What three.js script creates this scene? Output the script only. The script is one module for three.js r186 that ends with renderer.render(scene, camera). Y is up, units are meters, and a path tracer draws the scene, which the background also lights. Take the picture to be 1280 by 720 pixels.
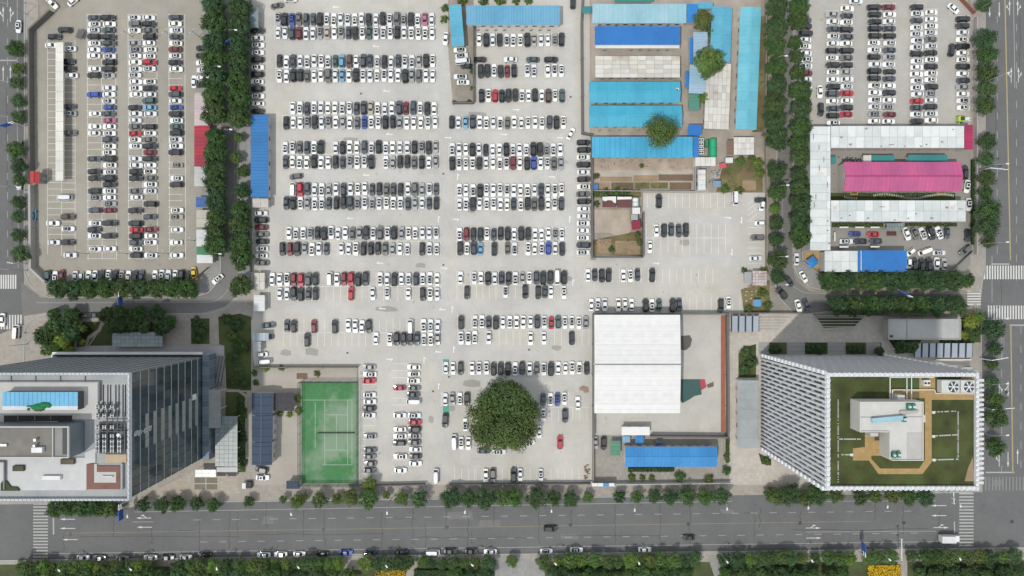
import * as THREE from 'three';

// ---------------------------------------------------------------- camera, sky, sun, exposure
const S = 0.28, H = 240;                     // metres per photograph pixel on the ground; height of the drone
const scene = new THREE.Scene();
const camera = new THREE.PerspectiveCamera(2 * Math.atan(360 * S / H) * 180 / Math.PI, 16 / 9, 1, 3000);
camera.position.set(0, H, 0);
camera.up.set(0, 0, -1);
camera.lookAt(0, 0, 0);

const renderer = new THREE.WebGLRenderer();
renderer.toneMapping = THREE.LinearToneMapping;
renderer.toneMappingExposure = 1.0;
renderer.shadowMap.enabled = true;

let seed = 7;
function rnd() { seed = (seed + 0x6D2B79F5) | 0; let t = Math.imul(seed ^ (seed >>> 15), 1 | seed); t = (t + Math.imul(t ^ (t >>> 7), 61 | t)) ^ t; return ((t ^ (t >>> 14)) >>> 0) / 4294967296; }
const rr = (a, b) => a + (b - a) * rnd();
function hash2(x, y, k) { let h = Math.imul(x, 374761393) + Math.imul(y, 668265263) + Math.imul(k, 2147483647 ^ 912931); h = Math.imul(h ^ (h >>> 13), 1274126177); return ((h ^ (h >>> 16)) >>> 0) / 4294967296; }
function vnoise(x, y, per, k) {            // value noise with period per
  const xi = Math.floor(x), yi = Math.floor(y), fx = x - xi, fy = y - yi;
  const m = (v) => ((v % per) + per) % per, s = (t) => t * t * (3 - 2 * t);
  const a = hash2(m(xi), m(yi), k), b = hash2(m(xi + 1), m(yi), k), c = hash2(m(xi), m(yi + 1), k), d = hash2(m(xi + 1), m(yi + 1), k);
  const u = s(fx), v = s(fy);
  return (a * (1 - u) + b * u) * (1 - v) + (c * (1 - u) + d * u) * v;
}
function fbm(u, v, base, oct, k) { let s = 0, a = 0.5, f = base, n = 0; for (let i = 0; i < oct; i++) { s += a * vnoise(u * f, v * f, f, k + i); n += a; a *= 0.55; f *= 2; } return s / n; }

{ // an evenly bright, thinly veiled summer sky
  const w = 256, h = 128, d = new Float32Array(w * h * 4);
  for (let y = 0; y < h; y++) for (let x = 0; x < w; x++) {
    const el = ((y + 0.5) / h - 0.5) * Math.PI, up = Math.max(0, Math.sin(el)), i = (y * w + x) * 4;
    const veil = 0.8 + 0.4 * fbm(x / w, y / h, 6, 4, 91), t = Math.pow(1 - up, 2);
    const c = el < 0 ? [0.34, 0.34, 0.33] : [0.65 + 0.22 * t, 0.71 + 0.18 * t, 0.79 + 0.12 * t];
    for (let q = 0; q < 3; q++) d[i + q] = c[q] * (el < 0 ? 1 : veil);
    d[i + 3] = 1;
  }
  const t = new THREE.DataTexture(d, w, h, THREE.RGBAFormat, THREE.FloatType);
  t.mapping = THREE.EquirectangularReflectionMapping; t.magFilter = t.minFilter = THREE.LinearFilter; t.needsUpdate = true;
  scene.background = t; scene.environment = t;
}
const sun = new THREE.DirectionalLight(new THREE.Color().setRGB(1.0, 0.955, 0.88), 2.5);
{
  const el = 62 * Math.PI / 180, c = Math.cos(el) * Math.SQRT1_2;
  sun.position.set(-c * 300, Math.sin(el) * 300, c * 300);
  sun.castShadow = true; sun.shadow.radius = 3; sun.shadow.mapSize.set(8192, 8192);
  Object.assign(sun.shadow.camera, { left: -230, right: 230, top: 180, bottom: -180, near: 10, far: 700 });
  scene.add(sun, sun.target);
}

// ---------------------------------------------------------------- helpers
const X = (px, h = 0) => (px - 640) * S * (1 - h / H);        // photograph pixel -> metres, for something h metres up
const Z = (py, h = 0) => (py - 360) * S * (1 - h / H);
const M = (n, h = 0) => n * S * (1 - h / H);
const used = new Map();
function numbered(n) { const k = used.get(n) ?? 0; used.set(n, k + 1); return k ? n + '_' + String(k).padStart(3, '0') : n; }
const labels = new Map();
function tag(o, label, category, group, kind) {
  const n = label.split(/\s+/).length;
  if (n < 4 || n > 16) console.log('LABEL LENGTH', n, label);
  if (labels.has(label)) console.log('LABEL TWICE', label);
  labels.set(label, 1);
  o.userData.label = label; if (category) o.userData.category = category;
  if (group) o.userData.group = group; if (kind) o.userData.kind = kind;
  return o;
}
function thing(name, label, category, [x, y, z] = [0, 0, 0], group) {
  const o = new THREE.Group(); o.name = numbered(name); o.position.set(x, y, z); scene.add(o);
  return tag(o, label, category, group);
}
const shadowed = (m) => { m.castShadow = m.receiveShadow = true; return m; };
function mesh(name, geo, mat, parent) {
  const m = shadowed(new THREE.Mesh(geo, mat));
  m.name = parent ? name : numbered(name);
  (parent ?? scene).add(m);
  return m;
}
const rootPos = (o) => { let r = o; while (r.parent && r.parent !== scene) r = r.parent; return r.position; };
const V = (x, y, z) => new THREE.Vector3(x, y, z);

class MB {                                   // collects faces in world metres, merged into one mesh
  constructor(m) { this.p = []; this.n = []; this.t = []; this.m = m; this.c = null; }
  tri(a, b, c) {
    if (this.m) { a = a.clone().applyMatrix4(this.m); b = b.clone().applyMatrix4(this.m); c = c.clone().applyMatrix4(this.m); }
    const n = b.clone().sub(a).cross(c.clone().sub(a)).normalize(), ax = Math.abs(n.x), ay = Math.abs(n.y), az = Math.abs(n.z);
    for (const v of [a, b, c]) {
      this.p.push(v.x, v.y, v.z); this.n.push(n.x, n.y, n.z);
      if (ay >= ax && ay >= az) this.t.push(v.x / 10, v.z / 10); else if (ax > az) this.t.push(v.z / 10, v.y / 10); else this.t.push(v.x / 10, v.y / 10);
      if (this.c) this.c.push(...this.col);
    }
  }
  quad(a, b, c, d) { this.tri(a, b, c); this.tri(a, c, d); return this; }
  box(x0, y0, z0, x1, y1, z1) {
    if (x0 > x1) [x0, x1] = [x1, x0]; if (y0 > y1) [y0, y1] = [y1, y0]; if (z0 > z1) [z0, z1] = [z1, z0];
    const v = (i, j, k) => V(i ? x1 : x0, j ? y1 : y0, k ? z1 : z0);
    this.quad(v(0, 1, 0), v(0, 1, 1), v(1, 1, 1), v(1, 1, 0)); this.quad(v(0, 0, 1), v(0, 0, 0), v(1, 0, 0), v(1, 0, 1));
    this.quad(v(0, 0, 1), v(1, 0, 1), v(1, 1, 1), v(0, 1, 1)); this.quad(v(1, 0, 0), v(0, 0, 0), v(0, 1, 0), v(1, 1, 0));
    this.quad(v(1, 0, 1), v(1, 0, 0), v(1, 1, 0), v(1, 1, 1)); this.quad(v(0, 0, 0), v(0, 0, 1), v(0, 1, 1), v(0, 1, 0));
    return this;
  }
  ring(x0, y0, z0, x1, y1, z1, t) {          // four walls of thickness t round a rectangle
    this.box(x0, y0, z0, x1, y1, z0 + t).box(x0, y0, z1 - t, x1, y1, z1).box(x0, y0, z0 + t, x0 + t, y1, z1 - t).box(x1 - t, y0, z0 + t, x1, y1, z1 - t);
    return this;
  }
  prism(pts, y0, y1) {                       // pts: [x, z] outline
    const sh = pts.map(([x, z]) => new THREE.Vector2(x, z));
    if (THREE.ShapeUtils.isClockWise(sh)) { sh.reverse(); }
    for (const f of THREE.ShapeUtils.triangulateShape(sh, [])) {
      const q = f.map((i) => sh[i]);
      this.tri(V(q[2].x, y1, q[2].y), V(q[1].x, y1, q[1].y), V(q[0].x, y1, q[0].y));
      if (y0 !== null) this.tri(V(q[0].x, y0, q[0].y), V(q[1].x, y0, q[1].y), V(q[2].x, y0, q[2].y));
    }
    if (y0 !== null) for (let i = 0; i < sh.length; i++) {
      const a = sh[i], b = sh[(i + 1) % sh.length];
      this.quad(V(b.x, y0, b.y), V(a.x, y0, a.y), V(a.x, y1, a.y), V(b.x, y1, b.y));
    }
    return this;
  }
  cyl(x, y0, z, r, y1, seg = 12, r1 = r) {
    for (let i = 0; i < seg; i++) {
      const a = i / seg * 2 * Math.PI, b = (i + 1) / seg * 2 * Math.PI;
      const P = (t, q, y) => V(x + Math.cos(t) * q, y, z + Math.sin(t) * q);
      this.quad(P(b, r, y0), P(a, r, y0), P(a, r1, y1), P(b, r1, y1));
      this.tri(V(x, y1, z), P(b, r1, y1), P(a, r1, y1));
    }
    return this;
  }
  bar(a, b, r) {                             // square bar between two points
    const d = b.clone().sub(a).normalize(), u = (Math.abs(d.y) > 0.9 ? V(1, 0, 0) : V(0, 1, 0)).cross(d).normalize().multiplyScalar(r), w = d.clone().cross(u).normalize().multiplyScalar(r);
    const P = (o, i, j) => o.clone().addScaledVector(u, i).addScaledVector(w, j), k = [[-1, -1], [1, -1], [1, 1], [-1, 1]];
    for (let i = 0; i < 4; i++) { const [p, q] = [k[i], k[(i + 1) % 4]]; this.quad(P(a, ...p), P(a, ...q), P(b, ...q), P(b, ...p)); }
    this.quad(P(a, -1, -1), P(a, -1, 1), P(a, 1, 1), P(a, 1, -1)); this.quad(P(b, -1, -1), P(b, 1, -1), P(b, 1, 1), P(b, -1, 1));
    return this;
  }
  geo(off) {
    const g = new THREE.BufferGeometry();
    g.setAttribute('position', new THREE.Float32BufferAttribute(this.p, 3)); g.setAttribute('normal', new THREE.Float32BufferAttribute(this.n, 3)); g.setAttribute('uv', new THREE.Float32BufferAttribute(this.t, 2));
    if (this.c) g.setAttribute('color', new THREE.Float32BufferAttribute(this.c, 3));
    if (off) g.translate(-off.x, -off.y, -off.z);
    return g;
  }
  build(name, mat, parent) { return mesh(name, this.geo(parent ? rootPos(parent) : null), mat, parent); }
}
const turned = (cx, cz, deg) => new THREE.Matrix4().makeTranslation(cx, 0, cz).multiply(new THREE.Matrix4().makeRotationY(deg * Math.PI / 180)).multiply(new THREE.Matrix4().makeTranslation(-cx, 0, -cz));

// ---------------------------------------------------------------- textures (multipliers of the base colour) and materials
function texture(n, f, rep = 1, n2 = n) {
  const d = new Uint8Array(n * n2 * 4);
  for (let y = 0; y < n2; y++) for (let x = 0; x < n; x++) { const v = f(x / n, y / n2, x, y), i = (y * n + x) * 4, a = Array.isArray(v); for (let q = 0; q < 3; q++) d[i + q] = Math.max(0, Math.min(255, 255 * (a ? v[q] : v))); d[i + 3] = 255; }
  const t = new THREE.DataTexture(d, n, n2); t.wrapS = t.wrapT = THREE.RepeatWrapping; t.magFilter = THREE.LinearFilter; t.minFilter = THREE.LinearMipmapLinearFilter; t.generateMipmaps = true; t.repeat.set(rep, rep); t.needsUpdate = true;
  return t;
}
function cracked(n, count, len, depth) {      // wandering cracks and oil spots drawn into a field
  const f = new Float32Array(n * n).fill(1);
  const dot = (x, y, r, k) => { for (let j = -r; j <= r; j++) for (let i = -r; i <= r; i++) if (i * i + j * j <= r * r) { const q = (((y + j) | 0) % n + n) % n * n + (((x + i) | 0) % n + n) % n; f[q] = Math.min(f[q], k * (0.9 + 0.2 * rnd())); } };
  for (let c = 0; c < count; c++) { let x = rnd() * n, y = rnd() * n, a = Math.floor(rnd() * 4) * Math.PI / 2 + rr(-0.3, 0.3); for (let i = 0; i < len; i++) { dot(x, y, 0, depth); a += rr(-0.25, 0.25); x += Math.cos(a); y += Math.sin(a); } }
  for (let c = 0; c < count * 9; c++) { const x = rnd() * n, y = rnd() * n, k = rr(0.74, 0.95), r = rr(0, 2.6) + (c % 9 === 0 ? 4 : 0); for (let i = 0; i < 4; i++) dot(x + rr(-r, r), y + rr(-r, r), Math.floor(rr(0.4, 1) * r), k); }
  return f;
}
const crackA = cracked(1024, 26, 260, 0.74), crackB = cracked(512, 10, 160, 0.7);
const T = {
  lot: texture(1024, (u, v, x, y) => { // poured concrete yard: slabs of slightly different tone, dirt, tyre-worn patches, cracks
    const slab = 0.95 + 0.05 * hash2(Math.floor(u * 22), Math.floor(v * 22), 5), big = fbm(u, v, 4, 4, 11), mid = fbm(u, v, 18, 4, 31), fine = hash2(x, y, 3), streak = fbm(u * 1, v, 60, 2, 77);
    const joint = (x % 46.5 < 1 || y % 46.5 < 1) ? 0.93 : 1, tan = Math.max(0, fbm(u, v, 7, 4, 51) - 0.5) * 0.55;
    const k = 1.02 * slab * joint * (0.80 + 0.2 * big) * (0.88 + 0.16 * mid) * (0.95 + 0.07 * fine) * (0.96 + 0.06 * streak) * crackA[y * 1024 + x];
    return [k * 1.0, k * (1 - 0.10 * tan), k * (0.99 - 0.3 * tan)];
  }, 0.125),
  asphalt: texture(512, (u, v, x, y) => (0.72 + 0.22 * fbm(u, v, 5, 4, 12) + 0.1 * fbm(u, v, 40, 2, 9)) * (0.9 + 0.1 * hash2(x, y, 4)) * crackB[y * 512 + x], 0.25),
  pave: texture(512, (u, v, x, y) => { const j = (x % 32 < 1.2 || y % 32 < 1.2) ? 0.86 : 1; return j * (0.86 + 0.14 * hash2(x >> 5, y >> 5, 8)) * (0.82 + 0.2 * fbm(u, v, 6, 4, 19)); }, 0.6),
  grass: texture(512, (u, v, x, y) => { const k = (0.25 + 1.1 * fbm(u, v, 6, 5, 23)) * (0.75 + 0.35 * hash2(x, y, 6)), d = fbm(u, v, 9, 4, 29); return [k * (0.75 + 0.5 * d), k * 0.92, k * (0.7 + 0.2 * d)]; }, 0.4),
  soil: texture(512, (u, v, x, y) => (0.55 + 0.5 * fbm(u, v, 7, 5, 41)) * (0.86 + 0.16 * hash2(x, y, 7)), 0.4),
  metal: texture(256, (u, v, x, y) => { const w = fbm(u, v, 4, 5, 61), sp = hash2(x >> 1, y >> 1, 13) > 0.992 ? 0.8 : 1, k = (0.74 + 0.3 * w + 0.1 * (fbm(u, v, 32, 2, 66) - 0.5)) * (0.96 + 0.04 * hash2(x, y, 2)) * sp, f = 0.06 * (w - 0.5); return [k * (1 + f), k, k * (1 - f)]; }, 0.4),
  worn: texture(256, (u, v, x, y) => { const r = Math.max(0, fbm(u, v, 4, 5, 71) - 0.52) * 2.2, k = 0.9 + 0.12 * fbm(u, v, 20, 3, 75); return [k * (1 - 0.4 * r), k * (1 - 0.62 * r), k * (1 - 0.78 * r)]; }, 0.5),
  wall: texture(256, (u, v, x, y) => (0.8 + 0.2 * fbm(u, v, 5, 4, 81)) * (0.94 + 0.06 * hash2(x, y, 1))),
  court: texture(512, (u, v, x, y) => { const w = Math.max(0, fbm(u, v, 4, 5, 85) - 0.36) * 1.9, k = 0.8 + 0.22 * fbm(u, v, 36, 2, 87); return [k * (0.36 + 1.7 * w), k * (0.76 + 0.75 * w), k * (0.44 + 1.5 * w)]; }, 0.28),
};
const mats = new Map();
function mt(r, g, b, tex, o = {}) {            // base colour in linear values
  const k = JSON.stringify([r, g, b, tex, o]);
  if (!mats.has(k)) mats.set(k, new (o.clearcoat || o.transmission ? THREE.MeshPhysicalMaterial : THREE.MeshStandardMaterial)({ color: new THREE.Color().setRGB(r, g, b), map: tex ? T[tex] : null, roughness: 0.85, ...o }));
  return mats.get(k);
}
const C = {
  lot: mt(0.535, 0.515, 0.478, 'lot', { roughness: 0.95 }), lane: mt(0.53, 0.518, 0.495, 'lot', { roughness: 0.95 }), lotTan: mt(0.36, 0.335, 0.29, 'lot', { roughness: 0.95 }), lotGrey: mt(0.45, 0.43, 0.4, 'lot', { roughness: 0.95 }),
  road: mt(0.15, 0.15, 0.15, 'asphalt', { roughness: 0.9 }), street: mt(0.2, 0.195, 0.185, 'asphalt', { roughness: 0.9 }), pave: mt(0.36, 0.325, 0.285, 'pave'), paveGrey: mt(0.3, 0.295, 0.285, 'pave'), paveTan: mt(0.42, 0.375, 0.31, 'pave'),
  kerb: mt(0.38, 0.41, 0.39, 'wall'), grass: mt(0.075, 0.105, 0.035, 'grass', { roughness: 1 }), dryGrass: mt(0.21, 0.19, 0.1, 'grass', { roughness: 1 }), soil: mt(0.36, 0.26, 0.165, 'soil', { roughness: 1 }), soilDark: mt(0.2, 0.14, 0.09, 'soil', { roughness: 1 }), earth: mt(0.36, 0.32, 0.27, 'soil', { roughness: 1 }),
  white: mt(0.72, 0.72, 0.7, 'metal', { roughness: 0.6 }), paint: mt(0.66, 0.66, 0.63, 'wall'), yellow: mt(0.36, 0.3, 0.14, 'worn'), wall: mt(0.5, 0.49, 0.46, 'wall'), brick: mt(0.3, 0.12, 0.075, 'wall'), concrete: mt(0.34, 0.33, 0.315, 'wall'), dark: mt(0.05, 0.05, 0.055), steel: mt(0.55, 0.56, 0.57, 'metal', { roughness: 0.45, metalness: 0.6 }), grey: mt(0.25, 0.26, 0.27, 'metal'), galv: mt(0.33, 0.34, 0.345, 'metal', { roughness: 0.5 }), pole: mt(0.72, 0.73, 0.74, null, { roughness: 0.4 }),
  glass: mt(0.02, 0.028, 0.034, null, { roughness: 0.06 }), pane: mt(0.025, 0.04, 0.055, null, { roughness: 0.04, metalness: 0.0 }), bark: mt(0.14, 0.1, 0.07, 'soil'), tyre: mt(0.02, 0.02, 0.02), green: mt(0.04, 0.25, 0.12, 'metal'), frame: mt(0.45, 0.48, 0.5, 'metal', { roughness: 0.5 }),
};
let level = 0;
function sheet(name, pts, mat, y, kind = 'structure') {  // flat ground cover, pts in photograph pixels
  const b = new MB().prism(pts.map(([x, z]) => [X(x), Z(z)]), null, y), m = b.build(name, mat);
  m.userData.kind = kind; m.castShadow = false; return m;
}
const rect = (x0, y0, x1, y1) => [[x0, y0], [x1, y0], [x1, y1], [x0, y1]];
const ORD = ['first', 'second', 'third', 'fourth', 'fifth', 'sixth', 'seventh', 'eighth', 'ninth', 'tenth', 'eleventh', 'twelfth', 'thirteenth', 'fourteenth', 'fifteenth', 'sixteenth', 'seventeenth', 'eighteenth', 'nineteenth', 'twentieth', 'twenty-first', 'twenty-second', 'twenty-third', 'twenty-fourth', 'twenty-fifth', 'twenty-sixth', 'twenty-seventh', 'twenty-eighth', 'twenty-ninth', 'thirtieth'];

// ---------------------------------------------------------------- ground, roads, lots
{
  const g = new MB().prism([[-700, -600], [700, -600], [700, 600], [-700, 600]], null, -0.02).build('ground', C.earth); g.userData.kind = 'structure'; g.castShadow = false;
}
const northEdge = (x) => 638.5 - 0.0125 * x, southEdge = (x) => 692.5 - 0.0125 * x;   // the avenue runs slightly uphill in the frame
sheet('avenue', [[-160, northEdge(-160) - 9], [1440, northEdge(1440) - 9], [1440, southEdge(1440) + 8], [-160, southEdge(-160) + 8]], C.road, 0);
sheet('west_road', [[-160, -160], [31, -160], [29, 330], [30, 345], [29, 640], [-160, 640]], C.road, 0.004);
sheet('east_road', [[1231, -160], [1440, -160], [1440, 630], [1222, 630], [1226, 380], [1231, 330]], C.road, 0.004);
// the narrow street west of the big lot and its bend
sheet('lane', [[275, -160], [296, -160], [296, 335], [300, 352], [297, 372], [285, 385], [262, 392], [60, 392], [28, 400], [26, 352], [50, 372], [240, 372], [262, 366], [273, 352], [276, 338]], C.street, 0.008);
sheet('lane', [[974, -160], [991, -160], [990, 332], [996, 352], [1012, 364], [1040, 370], [1222, 366], [1226, 378], [1040, 390], [1018, 392], [990, 392], [974, 372], [968, 350], [970, 320]], C.street, 0.008);
// paved sides
sheet('pavement', [[-160, 618], [160, 618], [160, 600], [310, 606], [1000, 606], [1228, 606], [1228, northEdge(1228) - 8], [-160, northEdge(-160) - 8]], C.pave, 0.05);
sheet('pavement', [[-160, southEdge(-160) + 8], [1440, southEdge(1440) + 8], [1440, 900], [-160, 900]], C.pave, 0.05);
sheet('pavement', [[29, -160], [48, -160], [48, 335], [64, 356], [58, 372], [40, 362], [31, 345]], C.pave, 0.05);
sheet('pavement', [[1213, -160], [1231, -160], [1231, 340], [1224, 366], [1190, 360], [1213, 330]], C.pave, 0.05);
sheet('pavement', [[1218, 378], [1227, 398], [1227, 606], [1205, 612], [1205, 430], [1212, 420]], C.pave, 0.05);
sheet('pavement', [[30, 395], [62, 390], [250, 392], [280, 384], [300, 366], [316, 360], [316, 400], [268, 404], [58, 402], [36, 430], [36, 470], [30, 470]], C.pave, 0.05);
sheet('pavement', [[254, -160], [275, -160], [276, 338], [272, 353], [258, 364], [242, 366], [252, 350], [262, 335], [252, 300]], C.paveGrey, 0.05);
sheet('pavement', [[296, -160], [314, -160], [314, 345], [300, 350]], C.paveGrey, 0.05);
sheet('pavement', [[952, -160], [974, -160], [970, 320], [967, 350], [973, 372], [990, 392], [962, 392], [958, 330], [960, 250]], C.earth, 0.05);
sheet('pavement', [[991, -160], [1012, -160], [1012, 310], [1004, 312], [1003, 330], [1032, 345], [1032, 362], [1012, 358], [998, 344], [992, 330]], C.paveGrey, 0.05);
// the car parks
sheet('car_park', [[44, 42], [70, 18], [90, 6], [150, -60], [262, -60], [262, 340], [246, 352], [62, 352], [46, 335]], C.lotTan, 0.02);
sheet('car_park', [[314, -160], [560, -160], [582, 120], [592, 132], [592, -60], [737, -60], [738, 325], [804, 325], [804, 241], [956, 241], [956, 392], [742, 392], [740, 606], [448, 606], [448, 458], [318, 458], [314, 420]], C.lot, 0.024);
for (const [a, b, x0, x1] of [[51, 66, 346, 556], [105, 124, 342, 556], [163.5, 173.5, 346, 556], [213, 226, 346, 556], [265, 281, 342, 556], [321.5, 338.5, 342, 556], [377.5, 397, 342, 556], [434.5, 453, 342, 556], [99, 109, 594, 712], [130, 143, 562, 712], [163, 177, 562, 712], [214, 227, 562, 712], [265, 282, 566, 712], [321, 337, 566, 716], [375, 393, 566, 734], [431.5, 450, 556, 736], [470, 488, 548, 736], [262, 279, 806, 928], [318.5, 334, 745, 930]]) sheet('drive_lane', rect(x0, a, x1, b), C.lane, 0.028);
for (const [x, a, b] of [[547.5, 60, 600], [706, 10, 480]]) sheet('drive_lane', rect(x, a, x + (x < 600 ? 13 : 13), b), C.lane, 0.032);
sheet('car_park', [[994, -60], [1190, -60], [1216, 24], [1216, 158], [1010, 158], [1000, 120]], C.lotGrey, 0.024);
sheet('yard', [[1034, 186], [1216, 186], [1216, 335], [1196, 345], [1034, 345]], mt(0.3, 0.285, 0.26, 'lot'), 0.028);
sheet('yard', [[560, -60], [592, -60], [592, 130], [566, 130], [560, 60]], C.earth, 0.028);
sheet('yard', [[738, -60], [952, -60], [950, 165], [955, 198], [905, 198], [905, 241], [738, 241]], mt(0.44, 0.385, 0.33, 'soil'), 0.028);
sheet('yard', rect(740, 392, 906, 544), mt(0.52, 0.5, 0.465, 'lot'), 0.028);
sheet('yard', rect(740, 544, 912, 606), mt(0.33, 0.305, 0.27, 'pave'), 0.028);
sheet('yard', [[314, 460], [446, 460], [446, 608], [314, 608]], mt(0.42, 0.385, 0.345, 'lot'), 0.028);
sheet('forecourt', [[906, 392], [1010, 392], [1040, 388], [1110, 396], [1218, 396], [1218, 606], [912, 606], [906, 500]], mt(0.5, 0.455, 0.4, 'pave'), 0.03);
sheet('forecourt', [[36, 404], [300, 404], [316, 440], [316, 608], [160, 612], [-60, 612], [-60, 440]], mt(0.36, 0.325, 0.28, 'pave'), 0.03);
// paths of red brick, drive strips
sheet('brick_path', rect(901, 394, 906.5, 540), mt(0.36, 0.13, 0.085, 'pave'), 0.036);
sheet('pavement_slab', [[150, 636], [300, 616], [290, 590], [262, 580], [240, 590], [168, 626]], C.paveTan, 0.056);

// lawns and beds
const lawns = [
  [[62, 402], [104, 402], [118, 414], [90, 438], [84, 443], [58, 443], [52, 420]], [[104, 402], [130, 402], [110, 432], [96, 434], [97, 420]], [[132, 403], [208, 403], [208, 414], [140, 414], [140, 432], [112, 432]],
  [[239, 398], [264, 398], [262, 430], [239, 430]], [[273, 396], [300, 392], [314, 396], [314, 488], [283, 488], [281, 432], [273, 430]], [[282, 490], [308, 490], [308, 590], [297, 590], [297, 520], [282, 520]],
  [[923, 442], [930, 434], [945, 430], [945, 472], [923, 472]], rect(961, 428, 983, 443), rect(1006, 428, 1034, 443), rect(1057, 428, 1082, 443), [[1110, 424], [1152, 424], [1144, 441], [1122, 441]], [[948, 566], [964, 574], [964, 582], [952, 580]],
  [[1020, 396], [1080, 396], [1068, 408], [1030, 410]], [[1200, 398], [1226, 390], [1226, 428], [1200, 428]], [[1038, 241], [1194, 241], [1194, 250], [1038, 250]],
];
for (const p of lawns) sheet('lawn', p, C.grass, 0.06);
for (const p of [[[905, 200], [953, 196], [953, 240], [895, 240]], [[741, 300], [803, 288], [803, 320], [741, 318]], [[741, 240], [800, 236], [802, 246], [741, 247]], [[926, 362], [962, 350], [962, 392], [930, 392]], rect(940, 20, 960, 165)]) sheet('rough_grass', p, C.dryGrass, 0.06);
sheet('field', rect(741, 200, 868, 212), mt(0.46, 0.37, 0.29, 'soil'), 0.034); sheet('field', rect(741, 213, 868, 220), mt(0.5, 0.44, 0.37, 'soil'), 0.034);
for (const [a, b, c, d, m] of [[750, 221, 790, 227, 0], [792, 219, 822, 227, 0], [823, 218, 866, 226, 1], [744, 228, 763, 238, 0], [764, 228, 792, 237, 1], [793, 228, 812, 236, 2], [813, 228, 835, 236, 2], [837, 228, 864, 237, 1]]) sheet('vegetable_bed', rect(a, b, c, d), [C.soil, C.soilDark, C.dryGrass][m], 0.046);
for (const [a, b, c, d, m] of [[746, 299, 764, 317, 0], [769, 301, 800, 318, 0], [919, 206, 926, 234, 2], [928, 216, 942, 224, 1], [928, 226, 945, 238, 0]]) sheet('vegetable_bed', rect(a, b, c, d), [C.soil, C.soilDark, C.dryGrass][m], 0.066);
sheet('dirt_yard', [[742, 262], [787, 262], [787, 270], [789, 288], [782, 296], [768, 294], [762, 291], [742, 291]], mt(0.5, 0.42, 0.34, 'soil'), 0.05);
sheet('tennis_court', rect(377, 478, 447, 604), mt(0.185, 0.268, 0.178, 'court', { roughness: 0.95 }), 0.04);
sheet('path', [[262, 398], [273, 398], [274, 430], [262, 430]], C.pave, 0.064); sheet('path', [[282, 486], [300, 487], [309, 494], [310, 590], [307, 590], [306, 496], [298, 490], [282, 490]], C.pave, 0.068);
sheet('path', [[127, 400], [131, 400], [126, 414], [112, 424], [109, 433], [106, 433], [110, 420], [122, 412]], C.pave, 0.07); sheet('path', [[95, 418], [98, 418], [96, 434], [92, 434]], C.pave, 0.07);
for (const [a, b] of [[984, 1005], [1035, 1056], [1083, 1100], [948, 960]]) {      // grass-grid parking pavers
  const m = new MB(); for (let i = 0; i < (b - a) / 1.7; i++) for (let j = 0; j < 9; j++) { const x = X(a + 0.4 + i * 1.7 + (j % 2) * 0.8), z = Z(429 + j * 1.62); m.prism([[x - 0.22, z], [x, z - 0.2], [x + 0.22, z], [x, z + 0.2]], null, 0.062); }
  const o = m.build('grid_paver', mt(0.45, 0.44, 0.42)); o.userData.kind = 'structure';
}
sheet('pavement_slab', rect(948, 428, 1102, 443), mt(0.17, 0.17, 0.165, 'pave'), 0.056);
// kerbs: real steps along the roads
{
  const k = new MB(), run = (pts, w = 0.3) => { for (let i = 0; i + 1 < pts.length; i++) k.bar(V(X(pts[i][0]), 0.02, Z(pts[i][1])), V(X(pts[i + 1][0]), 0.02, Z(pts[i + 1][1])), w / 2); };
  run([[160, northEdge(160) - 8], [915, northEdge(915) - 8]]); run([[960, northEdge(960) - 8], [1215, northEdge(1215) - 8]]);
  run([[-60, southEdge(-60) + 8], [1440, southEdge(1440) + 8]]);
  run([[31, -60], [31, 340], [36, 354], [48, 366], [62, 372], [238, 372]]); run([[30, 460], [31, 412], [36, 402], [48, 395], [62, 392], [262, 392], [285, 384], [297, 372]]);
  run([[1231, -60], [1231, 340], [1224, 364]]); run([[1227, 606], [1226, 398], [1220, 380]]);
  run([[275, -60], [276, 338], [272, 353], [260, 366], [240, 372]]); run([[992, -60], [992, 332], [998, 346], [1013, 359], [1032, 363]]); run([[973, -60], [970, 320], [967, 350], [974, 372], [990, 390]]); run([[297, -60], [297, 335]]);
  const o = k.build('kerb', C.kerb); o.userData.kind = 'structure';
}

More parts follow.
